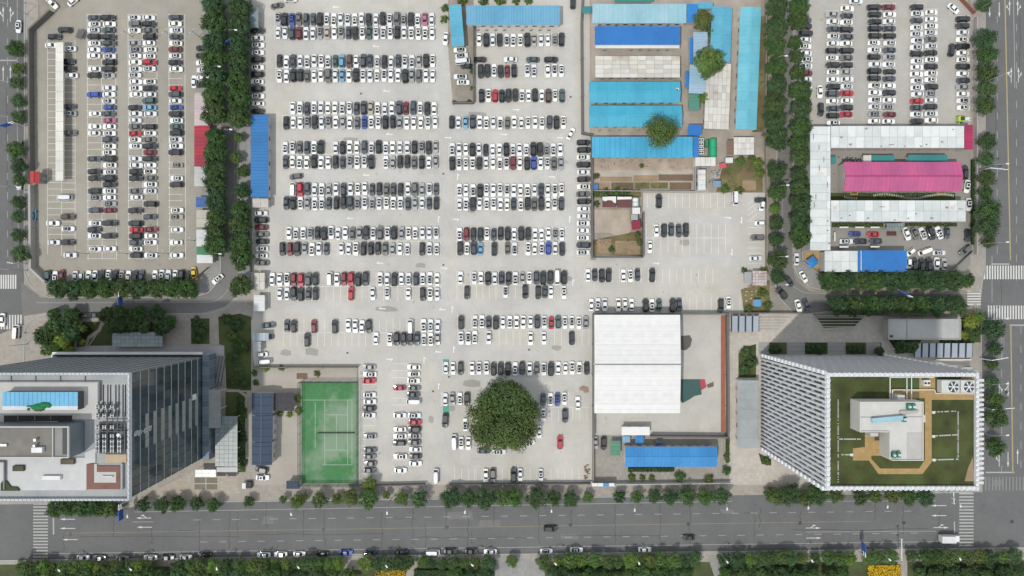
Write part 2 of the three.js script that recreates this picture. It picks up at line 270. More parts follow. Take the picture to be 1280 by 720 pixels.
// ---------------------------------------------------------------- painted markings
const lineMat = mt(0.62, 0.615, 0.59, 'wall', { roughness: 0.8 }), oldLine = mt(0.4, 0.4, 0.385, 'wall', { roughness: 0.85 }), faint = mt(0.22, 0.22, 0.215, 'wall', { roughness: 0.9 });
function strip(b, x0, y0, x1, y1, w, y) {  // a painted line between two pixels
  const a = V(X(x0), y, Z(y0)), c = V(X(x1), y, Z(y1)), d = c.clone().sub(a).normalize(), n = V(-d.z, 0, d.x).multiplyScalar(w / 2);
  b.quad(a.clone().sub(n), a.clone().add(n), c.clone().add(n), c.clone().sub(n));
}
function flip(b) { return b; }
const marks = { road_line: new MB(), road_marking: new MB(), centre_line: new MB(), bay_line: new MB(), court_line: new MB() };
{
  const r = marks.road_line, y = 0.014;
  strip(r, 168, 640, 915, northEdge(915) - 0.5, 0.16, y); strip(r, 962, 627, 1170, 626, 0.16, y); strip(r, 65, 692, 1172, 677, 0.16, y);
  for (let x = 170; x < 1180; x += 24) { if (x < 235 || x > 1150) continue; strip(r, x, 650.5 - 0.0125 * (x - 200), x + 9, 650.4 - 0.0125 * (x - 200), 0.16, y); strip(r, x + 8, 678 - 0.0125 * (x - 200), x + 17, 677.9 - 0.0125 * (x - 200), 0.16, y); }
  strip(r, 1008, 665, 1170, 664, 0.14, y); strip(r, 166, 652.5, 192, 652.3, 0.16, y);
  strip(marks.centre_line, 80, 666.5, 1090, 651.5, 0.09, y);
  for (const [x, y0, y1] of [[21.5, -20, 180], [22.5, 200, 335], [22, 428, 470], [1229.5, 20, 175]]) strip(r, x, y0, x + 0.3, y1, 0.16, y);
  for (let v = 0; v < 330; v += 24) { strip(r, 9.5, v, 9.6, v + 9, 0.16, y); strip(r, 1246.5, v + 20, 1246.6, v + 29, 0.16, y); strip(r, 1270.5, v + 30, 1270.6, v + 39, 0.16, y); }
  for (let v = 408; v < 590; v += 24) { strip(r, 10, v, 10, v + 9, 0.16, y); strip(r, 1276, v, 1276.2, v + 9, 0.16, y); strip(r, 1252, v + 6, 1252, v + 16, 0.14, y); }
  strip(r, 1267, 0, 1268.5, 110, 0.18, y); strip(r, 1240, 378, 1240, 320, 0.16, y); strip(r, 1239, 330, 1262, 330.2, 0.45, y); strip(r, 1262, 406.5, 1290, 406.5, 0.45, y);
  strip(r, -10, 420, 8, 420, 0.5, y); strip(r, 66.7, 647, 67, 668, 0.5, y); strip(r, 1232, 590.5, 1268, 590.5, 0.45, y); strip(r, 1193, 652, 1193.3, 676, 0.4, y); strip(r, 0, 75.5, 22, 75.5, 0.4, y);
  strip(marks.centre_line, 1256, -10, 1263, 325, 0.42, y); strip(marks.centre_line, 1263.5, 407, 1266, 592, 0.42, y);
  strip(r, 45, 378.4, 258, 378.2, 0.14, y); for (let i = 0; i < 8; i++) { const a = i / 8 * 1.4, b = (i + 1) / 8 * 1.4; strip(r, 258 + 30 * Math.sin(a), 348.5 + 29.7 * Math.cos(a), 258 + 30 * Math.sin(b), 348.5 + 29.7 * Math.cos(b), 0.14, y); }
  strip(r, 293.3, 120, 293.5, 330, 0.12, y); strip(r, 978, 200, 978, 320, 0.12, y);
  strip(r, 1005, 366, 1040, 367.5, 0.13, y); strip(r, 1040, 367.5, 1220, 367, 0.13, y); strip(r, 984, 354, 1005, 366, 0.13, y);
}
function crossing(label, x0, y0, x1, y1, n, along, paint = lineMat) {     // each white bar of a zebra crossing is its own piece
  const o = new THREE.Group(); o.name = numbered('zebra_crossing'); o.position.set(X((x0 + x1) / 2), 0, Z((y0 + y1) / 2)); scene.add(o); o.userData.kind = 'structure'; o.userData.label = label;
  for (let i = 0; i < n; i++) {
    const t = (i + 0.5) / n, b = new MB();
    if (along === 'y') { const y = y0 + (y1 - y0) * t; strip(b, x0, y, x1, y, 0.5, 0.016); } else { const x = x0 + (x1 - x0) * t; strip(b, x, y0, x, y1, 0.5, 0.016); }
    b.build('stripe', paint, o);
  }
}
crossing('white zebra crossing over the avenue beside the glass tower', 41.5, 628, 60, 702, 19, 'y', oldLine);
crossing('white zebra crossing over the avenue beside the white box truck', 1199, 615, 1217, 684, 17, 'y', oldLine);
crossing('white zebra crossing on the side road above the lane', 0, 343.5, 21, 361, 7, 'x');
crossing('white zebra crossing on the side road with a white van', 0, 393.5, 28, 411.5, 8, 'x');
crossing('upper white zebra crossing on the wide road with yellow centre line', 1229, 332, 1282, 349, 16, 'x');
crossing('lower white zebra crossing on the wide road with yellow centre line', 1234, 382, 1282, 399, 14, 'x');
crossing('white zebra crossing over the mouth of the tree-lined lane', 1209, 352, 1226, 382, 9, 'y');
crossing('faded zebra crossing at the corner below the roof garden tower', 1230, 596, 1290, 613, 14, 'x', faint);
function arrow(x, y, deg, kind) {                        // lane arrow: straight, or straight with a turn
  const c = Math.cos(deg * Math.PI / 180), s = -Math.sin(deg * Math.PI / 180), P = (u, v) => [X(x + u * c + v * s), Z(y + u * s - v * c)];
  const r = marks.road_marking, put = (pts) => r.prism(pts.map(([u, v]) => P(u, v)), null, 0.015);
  put([[-9, -0.4], [4, -0.4], [4, 0.4], [-9, 0.4]]); put([[4, -1.3], [10, 0], [4, 1.3]]);
  if (kind) { const k = kind; put([[-4, 0], [-2.5, 0], [1, 2.6 * k], [0, 3 * k]]); put([[-0.6, 1.6 * k], [4.5, 3.4 * k], [0.2, 4.2 * k]]); }
}
arrow(180, 647.5, 180, -1); arrow(181, 659, 180, 0); arrow(85, 649, 180, 0); arrow(85, 660.5, 180, 0); arrow(88, 674.5, 180, 0);
arrow(1016, 660, 0, 1); arrow(1017, 672.5, 0, 0); arrow(1174, 632, 180, 0); arrow(1174, 644.5, 180, 0); arrow(1176, 659.5, 0, 1);
arrow(4, 18, 90, 1); arrow(13, 18, 90, -1); arrow(4, 92, 90, 0); arrow(13, 92, 90, 0);
arrow(1262, 10, 90, 1); arrow(1272, 10, 90, -1); arrow(1264, 94, 90, 1); arrow(1273, 94, 90, -1); arrow(1249, 486, 270, 1); arrow(1260, 486, 270, -1); arrow(1272, 571, 90, 0); arrow(1249, 574, 90, 1); arrow(1260, 574, 270, 0); arrow(1237, 12, 270, 0); arrow(1249, 12, 270, 0);
for (const [x, y, d] of [[483, 114, 180], [420, 9, 180], [470, 58, 180], [487, 168, 180], [458, 219, 180], [438, 273, 180], [475, 329, 180], [478, 386, 180], [622, 22, 0], [645, 137, 0], [630, 168, 0], [700, 172, 0], [560, 172, 0], [690, 221, 0], [572, 221, 90], [570, 274, 0], [548, 274, 90], [712, 274, 90], [555, 335, 0], [565, 387, 90], [553, 387, 180], [548, 440, 180], [567, 437, 90], [716, 353, 90], [910, 272, 0], [927, 275, 270], [915, 315, 270], [548, 483, 90], [487, 449, 0], [530, 450, 90], [820, 329, 0]]) {
  const c = Math.cos(d * Math.PI / 180), s = -Math.sin(d * Math.PI / 180), b = marks.bay_line;
  strip(b, x - 4 * c, y - 4 * s, x + 4 * c, y + 4 * s, 0.3, 0.04); strip(b, x + 4 * c, y + 4 * s, x + 1.5 * c - 2 * s, y + 1.5 * s + 2 * c, 0.25, 0.041); 
}
{ // tennis court lines
  const b = marks.court_line, y = 0.05, L = (a, c, d, e) => strip(b, a, c, d, e, 0.14, y);
  L(379, 500, 440, 500); L(440, 500, 440, 581); L(403, 581, 440, 581); L(406, 500, 406, 581); L(434.5, 500, 434.5, 581); L(407, 518.5, 434, 518.5); L(407, 562.5, 434, 562.5); L(420.5, 518.5, 420.5, 562.5); L(394, 503, 394, 560);
}
// tar-sealed cracks, patches and manhole covers in the roads
{
  const tar = new MB(), crack = (x, y0, y1, horiz) => { let a = [x, y0]; const n = 8; for (let i = 1; i <= n; i++) { const b = [x + rr(-1.2, 1.2) + (horiz ? 0 : 0), y0 + (y1 - y0) * i / n]; if (horiz) strip(tar, a[1], a[0], b[1], b[0], 0.12, 0.012); else strip(tar, a[0], a[1], b[0], b[1], 0.13, 0.0125); a = b; } };
  for (const [x, a, b] of [[333, 628, 660], [379.5, 637, 672], [406, 636, 682], [477, 640, 684], [516, 634, 680], [532, 656, 684], [557, 632, 664], [585, 640, 682], [589, 664, 680], [617, 632, 656], [674, 634, 680], [714, 637, 660], [769, 632, 682], [825, 630, 676], [862, 628, 686], [943, 640, 672], [950, 634, 660], [1000, 640, 656], [1129, 632, 668], [1094, 630, 650], [1174, 640, 660], [80, 662, 690], [142, 650, 672], [190, 660, 680], [249, 650, 690], [287, 640, 686], [297, 640, 668]]) crack(x, a, b);
  for (const [y, a, b] of [[671, 100, 300], [668, 320, 480], [672, 520, 660], [669, 700, 830], [641, 930, 945], [662, 990, 1160], [648, 480, 520], [664, 210, 250]]) crack(y, a, b, true);
  for (const [x, a, b] of [[1244, 120, 200], [1275, 20, 90], [1252, 330, 420], [8, 110, 240], [16, 250, 330]]) crack(x, a, b);
  const o = tar.build('tar_seam', mt(0.05, 0.05, 0.05, 'asphalt')); o.userData.kind = 'structure';
  const p = new MB(); for (const [x, y, w, h] of [[560, 640, 30, 9], [600, 650, 26, 8], [330, 645, 12, 10], [1240, 600, 14, 8], [900, 636, 16, 6], [700, 668, 22, 6], [1246, 420, 10, 30]]) p.prism([[x, y], [x + w, y + rr(-1, 1)], [x + w + rr(-3, 3), y + h], [x + rr(-3, 3), y + h]].map(([a, b]) => [X(a), Z(b)]), null, 0.0095); const q = p.build('road_patch', mt(0.19, 0.19, 0.185, 'asphalt')); q.userData.kind = 'structure';
}
for (const [i, [x, y]] of [[404, 662], [559, 659], [860.5, 655], [1000, 654], [1130, 653.5], [1265, 652], [713, 656], [88, 668], [1258, 212], [1258, 490]].entries()) { const t = new MB().cyl(X(x), 0.006, Z(y), 0.62, 0.022, 18).build('manhole_cover', mt(0.07, 0.07, 0.068, 'wall', { metalness: 0.4, roughness: 0.6 })); t.userData.kind = 'structure'; }
{ // mended patches and drains in the concrete car park
  const p = new MB(), d = new MB(); for (const [x, y, w, h] of [[382, 436, 16, 9], [640, 398, 14, 6], [560, 508, 9, 5], [706, 346, 10, 5], [586, 140, 22, 8], [430, 172, 18, 4], [520, 330, 12, 5], [585, 262, 8, 4], [690, 432, 12, 5], [850, 300, 12, 6], [470, 384, 26, 5], [352, 438, 12, 6], [536, 520, 6, 8], [580, 476, 20, 7]]) p.prism([[x, y], [x + w * rr(0.4, 0.6), y - rr(0, 2)], [x + w, y + rr(0, 2)], [x + w * rr(0.9, 1.05), y + h], [x + w * 0.5, y + h + rr(-1, 2)], [x - rr(0, 2), y + h * 0.8]].map(([a, b]) => [X(a), Z(b)]), null, 0.0355); const o = p.build('concrete_patch', mt(0.36, 0.35, 0.325, 'lot')); o.userData.kind = 'structure';
  for (const [x, y] of [[433, 440], [553, 216], [553, 330], [560, 470], [712, 120], [713, 395], [450, 116], [540, 488], [660, 436]]) d.box(X(x), 0.034, Z(y), X(x + 2.6), 0.048, Z(y + 2.2)); const q = d.build('drain_cover', mt(0.14, 0.12, 0.1, 'wall')); q.userData.kind = 'structure';
}
// ---------------------------------------------------------------- walls and fences
function wall(label, pts, h, t, mat, name = 'wall', cap = null) {
  const c = pts[0], o = thing(name, label, name.includes('fence') ? 'fence' : 'wall', [X(c[0]), 0, Z(c[1])]);
  for (let i = 0; i + 1 < pts.length; i++) {
    const a = V(X(pts[i][0]), 0, Z(pts[i][1])), b = V(X(pts[i + 1][0]), 0, Z(pts[i + 1][1])), len = a.distanceTo(b), n = Math.max(1, Math.round(len / 12)), d = b.clone().sub(a).normalize(), w = V(-d.z, 0, d.x).multiplyScalar(t / 2);
    for (let k = 0; k < n; k++) {
      const p = a.clone().lerp(b, k / n).addScaledVector(d, k ? 0.15 : 0), q = a.clone().lerp(b, (k + 1) / n).addScaledVector(d, k + 1 < n ? -0.15 : 0);
      new MB().prism([p.clone().add(w), q.clone().add(w), q.clone().sub(w), p.clone().sub(w)].map((v) => [v.x, v.z]), 0, h).build('wall_panel', mat, o);
      if (k) { const m = a.clone().lerp(b, k / n); new MB(turned(m.x, m.z, -Math.atan2(d.z, d.x) * 180 / Math.PI)).box(m.x - 0.15, 0, m.z - t * 0.9, m.x + 0.15, h + 0.15, m.z + t * 0.9).build('pier', mat, o); }
    }
    if (cap) new MB().prism([a.clone().addScaledVector(w, 1.6), b.clone().addScaledVector(w, 1.6), b.clone().addScaledVector(w, -1.6), a.clone().addScaledVector(w, -1.6)].map((v) => [v.x, v.z]), h + 0.003, h + 0.12).build('coping', cap, o);
  }
  return o;
}
const cW = mt(0.15, 0.145, 0.135, 'wall'), cG = mt(0.4, 0.39, 0.37, 'wall');
wall('grey wall with coping along the car park edge with the red gate roof', [[68, 16], [42, 40], [43, 214]], 2.6, 0.36, cW, 'boundary_wall', cW);  // darker than the lower stretch: tree shadow put into the wall colour
wall('grey wall below the red gate roof, bending round the car park corner', [[43, 232], [44, 336], [62, 353]], 2.6, 0.5, cG, 'boundary_wall', cG);
wall('dark fence under the tree row below the tan car park', [[62, 356], [240, 353], [262, 334]], 1.6, 0.15, cW, 'panel_fence');
wall('low grey wall between the big car park and the tree-lined lane', [[314, 0], [314, 142]], 1.8, 0.25, cW, 'boundary_wall');
wall('grey wall beside the slim parking line below the long blue shed', [[314, 262], [315, 340]], 1.8, 0.25, cW, 'boundary_wall');
wall('weathered wall between the small fenced yard and the cyan roofed car park', [[592, 34], [592, 130], [566, 130]], 2.2, 0.3, cW, 'boundary_wall');
wall('dark wall running down past the cyan roofs to the courtyard', [[728, -10], [726, 30], [727, 168], [739, 170], [740, 322]], 2.2, 0.3, cW, 'boundary_wall');
wall('dark wall closing the planted courtyard with maroon roofs', [[740, 322], [803, 322], [803, 266]], 2.0, 0.25, cW, 'boundary_wall');
wall('pale wall along the vegetable beds above the half-empty car park', [[741, 239], [868, 240], [868, 200]], 1.6, 0.2, cG, 'boundary_wall');
wall('dark wall round the white hall yard', [[741, 545], [741, 392], [907, 392], [908, 545], [812, 544]], 2.6, 0.35, cW, 'boundary_wall', cW);
wall('wall between the car park and the blue roofed site office yard', [[741, 546], [741, 603], [768, 603]], 2.2, 0.25, mt(0.3, 0.26, 0.22, 'wall'), 'boundary_wall');
wall('white panel wall beside the avenue below the blue site office', [[768, 603.5], [912, 602]], 2.4, 0.2, mt(0.55, 0.55, 0.53, 'wall'), 'boundary_wall');
wall('dark brick wall at the bottom of the car park with the big round tree', [[562, 604], [738, 603]], 2.2, 0.3, cW, 'boundary_wall');
wall('dark wall at the bottom of the parking rows beside the tennis court', [[449, 606], [532, 604]], 2.2, 0.3, cW, 'boundary_wall');
wall('ivy-topped wall above the tennis court and bare yard', [[318, 458.5], [448, 458.5]], 2.2, 0.35, mt(0.16, 0.17, 0.11, 'wall'), 'boundary_wall');
wall('dark wall on the car park side of the lane bend', [[906, 391], [1000, 391]], 2.0, 0.3, cW, 'boundary_wall');
wall('dark wall beside the tree row along the lane by the grey roof', [[1016, 392.5], [1102, 394]], 2.0, 0.3, cW, 'boundary_wall');
wall('grey wall between the white wing yard and the wide road', [[1217, 24], [1217, 318]], 2.0, 0.3, cG, 'boundary_wall');
wall('dark grey sliding gate and rail at the diagonal yard entrance', [[1183, 343], [1213, 315]], 1.8, 0.5, mt(0.22, 0.22, 0.22, 'metal'), 'gate_fence');
wall('rust coloured diagonal rail fence at the top corner lot', [[1192, -8], [1216, 18]], 1.8, 0.3, mt(0.26, 0.11, 0.08, 'wall'), 'rail_fence');
wall('low wall bordering the little tan terrace with blue parasol', [[1001, 314], [1002, 327], [1026, 345]], 1.2, 0.25, cG, 'boundary_wall');
wall('thin dark wall beside the vegetable plots along the lane trees', [[956, -10], [955, 165], [957, 240], [957, 330], [962, 345]], 1.8, 0.25, mt(0.3, 0.27, 0.23, 'wall'), 'boundary_wall');
{ // tennis court cage: posts, rails and green mesh
  const o = thing('court_fence', 'tall dark green wire fence round the tennis court', 'fence', [X(412), 0, Z(541)]), gm = mt(0.03, 0.08, 0.05), h = 3.6;
  const [x0, x1, z0, z1] = [X(376), X(448), Z(477), Z(605)];
  for (let i = 0; i <= 6; i++) for (const z of [z0, z1]) new MB().cyl(x0 + (x1 - x0) * i / 6, 0, z, 0.07, h, 8).build('post', gm, o);
  for (let i = 1; i < 10; i++) for (const x of [x0, x1]) new MB().cyl(x, 0, z0 + (z1 - z0) * i / 10, 0.07, h, 8).build('post', gm, o);
  for (const y of [0.1, 1.8, h]) new MB().bar(V(x0, y, z0), V(x1, y, z0), 0.05).bar(V(x0, y, z1), V(x1, y, z1), 0.05).bar(V(x0, y, z0), V(x0, y, z1), 0.05).bar(V(x1, y, z0), V(x1, y, z1), 0.05).build('rail', gm, o);
  const w = new MB(); for (let i = 1; i < 90; i++) { const x = x0 + (x1 - x0) * i / 90; w.bar(V(x, 0.1, z0), V(x, h, z0), 0.018).bar(V(x, 0.1, z1), V(x, h, z1), 0.018); const z = z0 + (z1 - z0) * i / 90; w.bar(V(x0, 0.1, z), V(x0, h, z), 0.018).bar(V(x1, 0.1, z), V(x1, h, z), 0.018); }
  w.build('wire_mesh', gm, o).userData.kind = 'stuff';
  const n = thing('tennis_net', 'dark tennis net across the green court', 'net', [X(412), 0, Z(541)]);
  new MB().box(X(398), 0.1, Z(540.8), X(443), 1.0, Z(541)).build('netting', mt(0.04, 0.07, 0.05), n); for (const x of [397.6, 443.4]) new MB().cyl(X(x), 0, Z(540.9), 0.08, 1.15, 8).build('net_post', C.dark, n);
}

// ---------------------------------------------------------------- sheds, sheds with gables, panel roofs
// px rectangle of the ROOF as the photograph shows it; h eave height in metres; turn in degrees
const variants = new Map();
function shade3(m) {                       // three slightly different batches of the same sheet metal
  if (!variants.has(m)) variants.set(m, [1, 0.965, 1.025].map((k, i) => { if (!i) return m; const q = m.clone(); q.color.multiplyScalar(k); q.color.r *= Math.max(...m.color.toArray()) - Math.min(...m.color.toArray()) > 0.15 ? (i === 2 ? 1.1 : 0.96) : 1; return q; }));
  return variants.get(m)[Math.floor(rnd() * 3)];
}
function shed(name, label, x0, y0, x1, y1, h, o = {}) {
  const cx = X((x0 + x1) / 2, h), cz = Z((y0 + y1) / 2, h), w = M(x1 - x0, h) / 2, d = M(y1 - y0, h) / 2;
  const t = thing(name, label, o.category ?? 'building', [cx, 0, cz], o.group), tm = o.turn ? turned(cx, cz, o.turn) : null;
  const B = () => new MB(tm), roof = o.roof, wm = o.wall ?? C.wall, e = o.eave ?? 0.35, rise = o.rise ?? 0;
  if (!o.open) {
    const wl = B(); wl.ring(cx - w + e, 0, cz - d + e, cx + w - e, h - 0.02, cz + d - e, 0.2); wl.build('wall', wm, t);
    if (rise && o.gable) { const g = B(); if (o.gable === 'x') for (const s of [-1, 1]) { const x = cx + s * (w - e - 0.1); g.tri(V(x, h, cz - d + e), V(x, h, cz + d - e), V(x, h + rise * 0.93, cz)); } else for (const s of [-1, 1]) { const z = cz + s * (d - e - 0.1); g.tri(V(cx - w + e, h, z), V(cx + w - e, h, z), V(cx, h + rise * 0.93, z)); } g.build('gable_wall', wm, t); }
    const long = w > d, n = o.doors ?? Math.max(1, Math.round((long ? w : d) / 5));
    if (n && Math.abs(cx) + Math.abs(cz) > 5) for (let i = 0; i < n; i++) {   // doors and windows on the long side that looks towards the middle of the place
      const f = (i + 0.5) / n * 2 - 1, win = i % 2;
      const b = B(), g = B(), u = win ? 0.8 : 0.5, y0_ = win ? 1.0 : 0.05, y1_ = win ? 2.1 : 2.1;
      if (y1_ > h - 0.2) continue;
      if (long) { const s = cz < 0 ? 1 : -1, z = cz + s * (d - e), x = cx + f * (w - e - 0.9); b.box(x - u, y0_, z - 0.03, x + u, y1_, z + s * 0.05); g.box(x - u + 0.1, y0_ + 0.1, z, x + u - 0.1, y1_ - 0.1, z + s * 0.07); }
      else { const s = cx < 0 ? 1 : -1, x = cx + s * (w - e), z = cz + f * (d - e - 0.9); b.box(x - 0.03, y0_, z - u, x + s * 0.05, y1_, z + u); g.box(x, y0_ + 0.1, z - u + 0.1, x + s * 0.07, y1_ - 0.1, z + u - 0.1); }
      const p = b.build(win ? 'window' : 'door', win ? C.frame : C.grey, t); g.build(win ? 'window_pane' : 'door_panel', win ? C.glass : C.steel, p);
    }
  } else {
    const n = Math.max(2, Math.round(Math.max(w, d) / 3)), pm = o.post ?? C.pole;
    for (let i = 0; i <= n; i++) { const f = i / n * 2 - 1; for (const s of o.centrePosts ? [0] : [-0.85, 0.85]) { const x = w > d ? cx + f * (w - 0.4) : cx + s * w, z = w > d ? cz + s * d : cz + f * (d - 0.4); const b = B(); b.cyl(x, 0, z, 0.09, h, 8); b.build('post', pm, t); } }
  }
  if (!o.open && cz < -5 && w > d && (o.doors ?? 0) >= 9 && h < 5) for (let i = 0; i < o.doors - 1; i++) { if (rnd() < 0.25) continue; const x = cx + ((i + 1) / o.doors * 2 - 1) * w * 0.96, z = cz + d - e + 0.95; const u = B().box(x - 0.42, 0.08, z - 0.2, x + 0.42, 0.72, z + 0.2).build('outdoor_unit', mt(0.3, 0.3, 0.29, 'worn'), t); B().box(x - 0.3, 0.15, z + 0.201, x + 0.3, 0.65, z + 0.22).build('fan_grille', C.dark, u); }
  // the roof
  const rh = (x, z) => !rise ? h : o.gable === 'x' ? h + rise * (1 - Math.abs(z - cz) / d) : o.gable === 'z' ? h + rise * (1 - Math.abs(x - cx) / w) : o.slope === 'x' ? h + rise * ((x - cx) / w * 0.5 + 0.5) : h + rise * ((z - cz) / d * 0.5 + 0.5);
  const th = 0.1, slab = (b, xa, za, xb, zb, lift = 0) => {
    const P = (x, z, q) => V(x, rh(x, z) + q + lift, z);
    b.quad(P(xa, za, th), P(xa, zb, th), P(xb, zb, th), P(xb, za, th)); b.quad(P(xa, zb, 0), P(xa, za, 0), P(xb, za, 0), P(xb, zb, 0));
    b.quad(P(xa, zb, 0), P(xb, zb, 0), P(xb, zb, th), P(xa, zb, th)); b.quad(P(xb, za, 0), P(xa, za, 0), P(xa, za, th), P(xb, za, th));
    b.quad(P(xb, zb, 0), P(xb, za, 0), P(xb, za, th), P(xb, zb, th)); b.quad(P(xa, za, 0), P(xa, zb, 0), P(xa, zb, th), P(xa, za, th));
  };
  const halves = rise && o.gable === 'x' ? [[cx - w, cz - d, cx + w, cz], [cx - w, cz, cx + w, cz + d]] : rise && o.gable === 'z' ? [[cx - w, cz - d, cx, cz + d], [cx, cz - d, cx + w, cz + d]] : [[cx - w, cz - d, cx + w, cz + d]];
  if (o.panels) {                            // separate roofing panels with open joints, each a piece of its own
    const [nx, nz] = o.panels, g = 0.035, under = B(); slab(under, cx - w + 0.05, cz - d + 0.05, cx + w - 0.05, cz + d - 0.05, -0.12); under.build('roof', o.under ?? C.dark, t);
    const at = o.edges ?? Array.from({ length: nx + 1 }, (_, i) => i / nx);
    for (let i = 0; i < at.length - 1; i++) for (let j = 0; j < nz; j++) {
      const b = B(); slab(b, cx - w + 2 * w * at[i] + g, cz - d + 2 * d * j / nz + g, cx - w + 2 * w * at[i + 1] - g, cz - d + 2 * d * (j + 1) / nz - g, rr(-0.01, 0.012));
      b.build('roof_panel', o.tones ? o.tones[Math.floor(rnd() * o.tones.length)] : roof, t);
    }
  } else for (const [a, b_, c, d_] of halves) {
    const along = (o.ribDir ?? (w > d ? 'z' : 'x')) === 'z', len = along ? c - a : d_ - b_, n = o.ribs && len > 8 ? Math.max(2, Math.round(len / (o.sheet ?? 3.2))) : 1;   // single metal sheets, lapped edge to edge
    for (let i = 0; i < n; i++) { const b = B(), l = n > 1 ? rr(-0.006, 0.006) : 0, g = n > 1 ? 0.012 : 0; if (along) slab(b, a + len * i / n + g, b_, a + len * (i + 1) / n - g, d_, l); else slab(b, a, b_ + len * i / n + g, c, b_ + len * (i + 1) / n - g, l); b.build(n > 1 ? 'roof_sheet' : halves.length > 1 ? 'roof_slope' : 'roof', n > 1 ? shade3(roof) : roof, t); }
  }
  if (o.ribs) {                              // folded ribs of the sheet metal
    const b = B(), q = o.ribs, wid = 0.06, hi = o.ribHigh ?? 0.07, across = o.ribDir ?? (w > d ? 'z' : 'x');
    for (const [xa, za, xb, zb] of halves) {
      if (across === 'z') for (let x = xa + q / 2; x < xb; x += q) { const P = (dx, z, y) => V(x + dx, rh(x, z) + th + y, z); b.quad(P(-wid, za, 0), P(-wid, zb, 0), P(0, zb, hi), P(0, za, hi)); b.quad(P(0, za, hi), P(0, zb, hi), P(wid, zb, 0), P(wid, za, 0)); }
      else for (let z = za + q / 2; z < zb; z += q) { const P = (x, dz, y) => V(x, rh(x, z) + th + y, z + dz); b.quad(P(xa, 0, hi), P(xa, wid, 0), P(xb, wid, 0), P(xb, 0, hi)); b.quad(P(xa, -wid, 0), P(xa, 0, hi), P(xb, 0, hi), P(xb, -wid, 0)); }
    }
    const m = b.build('roof_rib', o.ribMat ?? roof, t); m.userData.kind = 'stuff';
  }
  if (rise && o.gable && o.cap !== false) { const b = B(), y = h + rise + th; if (o.gable === 'x') b.box(cx - w, y - 0.1, cz - 0.25, cx + w, y + 0.06, cz + 0.25); else b.box(cx - 0.25, y - 0.1, cz - d, cx + 0.25, y + 0.06, cz + d); b.build('ridge_cap', o.capMat ?? roof, t); }
  t.userData.box = { cx, cz, w, d, h };
  return t;
}
const box3 = (t) => t.userData.box;
const R = {
  cyan: mt(0.1, 0.39, 0.54, 'metal', { roughness: 0.6 }), cyanPale: mt(0.29, 0.5, 0.58, 'metal', { roughness: 0.6 }), cyanGrey: mt(0.16, 0.4, 0.55, 'metal', { roughness: 0.6 }), aqua: mt(0.14, 0.46, 0.57, 'metal', { roughness: 0.6 }), sky: mt(0.055, 0.38, 0.54, 'metal', { roughness: 0.6 }), blue: mt(0.02, 0.165, 0.48, 'metal', { roughness: 0.55 }), azure: mt(0.04, 0.25, 0.56, 'metal', { roughness: 0.6 }), navy: mt(0.03, 0.055, 0.1, 'metal', { roughness: 0.6 }),
  pink: mt(0.47, 0.1, 0.24, 'metal', { roughness: 0.6 }), red: mt(0.36, 0.025, 0.055, 'metal', { roughness: 0.6 }), palePink: mt(0.5, 0.42, 0.43, 'worn'), white: mt(0.62, 0.64, 0.63, 'metal', { roughness: 0.6 }), offWhite: mt(0.5, 0.49, 0.45, 'worn'), cream: mt(0.55, 0.53, 0.47, 'worn'), hall: mt(0.74, 0.735, 0.72, 'wall', { roughness: 0.5 }), maroon: mt(0.14, 0.05, 0.05, 'worn'), teal: mt(0.045, 0.24, 0.24, 'metal'), greyGreen: mt(0.16, 0.3, 0.22, 'metal'), grey: mt(0.3, 0.31, 0.32, 'metal'), slate: mt(0.23, 0.26, 0.3, 'metal'),
};
const whiteTones = [mt(0.6, 0.64, 0.63, 'metal'), mt(0.57, 0.61, 0.6, 'metal'), mt(0.64, 0.67, 0.66, 'metal'), mt(0.64, 0.66, 0.66, 'worn')];
const creamTones = [mt(0.58, 0.56, 0.5, 'worn'), mt(0.52, 0.5, 0.44, 'worn'), mt(0.62, 0.61, 0.57, 'metal'), mt(0.48, 0.46, 0.42, 'worn')];

// tan car park on the west side
shed('carport', 'long narrow white carport roof standing alone in the tan car park', 69.5, 53, 79.5, 226, 3.0, { category: 'carport', open: 1, centrePosts: 1, roof: mt(0.62, 0.6, 0.53, 'metal'), panels: [1, 14], tones: [mt(0.72, 0.7, 0.64, 'metal'), mt(0.7, 0.68, 0.62, 'metal')] });
shed('gatehouse', 'small gatehouse with red tent roof on the boundary wall', 38, 214.5, 50, 229, 4, { roof: mt(0.42, 0.05, 0.05, 'metal'), gable: 'z', rise: 0.9, wall: C.grey, doors: 1 });
shed('shed', 'faded pale pink roof against the lane trees above the red roof', 243, 116, 260, 157, 3.2, { roof: R.palePink, ribs: 1.2, ribDir: 'x', doors: 2 });
shed('shed', 'bright red roof half under the lane trees', 243, 157.5, 262, 208, 3.2, { roof: R.red, ribs: 1.2, ribDir: 'x', doors: 3 });
shed('shed', 'plain white roof just below the bright red roof', 243, 208.5, 264, 233, 3.2, { roof: mt(0.5, 0.5, 0.48, 'metal'), ribs: 1.5, ribDir: 'x', doors: 1 });
shed('tarp_shelter', 'small shelter under blue and white tarps by the lane trees', 245, 246, 258, 259, 2.2, { category: 'shelter', open: 1, roof: mt(0.06, 0.14, 0.32, 'worn'), ribs: 2 });
shed('cabin', 'beige cabin roof of two panels beside the lane trees', 245.5, 262.5, 262, 284, 2.6, { category: 'cabin', roof: R.cream, panels: [1, 2], tones: [mt(0.52, 0.49, 0.42, 'metal'), mt(0.5, 0.46, 0.39, 'metal')], doors: 1 });
shed('cabin', 'white cabin roof of two panels above the green roof', 245.5, 287, 265, 308, 2.6, { category: 'cabin', roof: R.white, panels: [1, 2], doors: 1 });
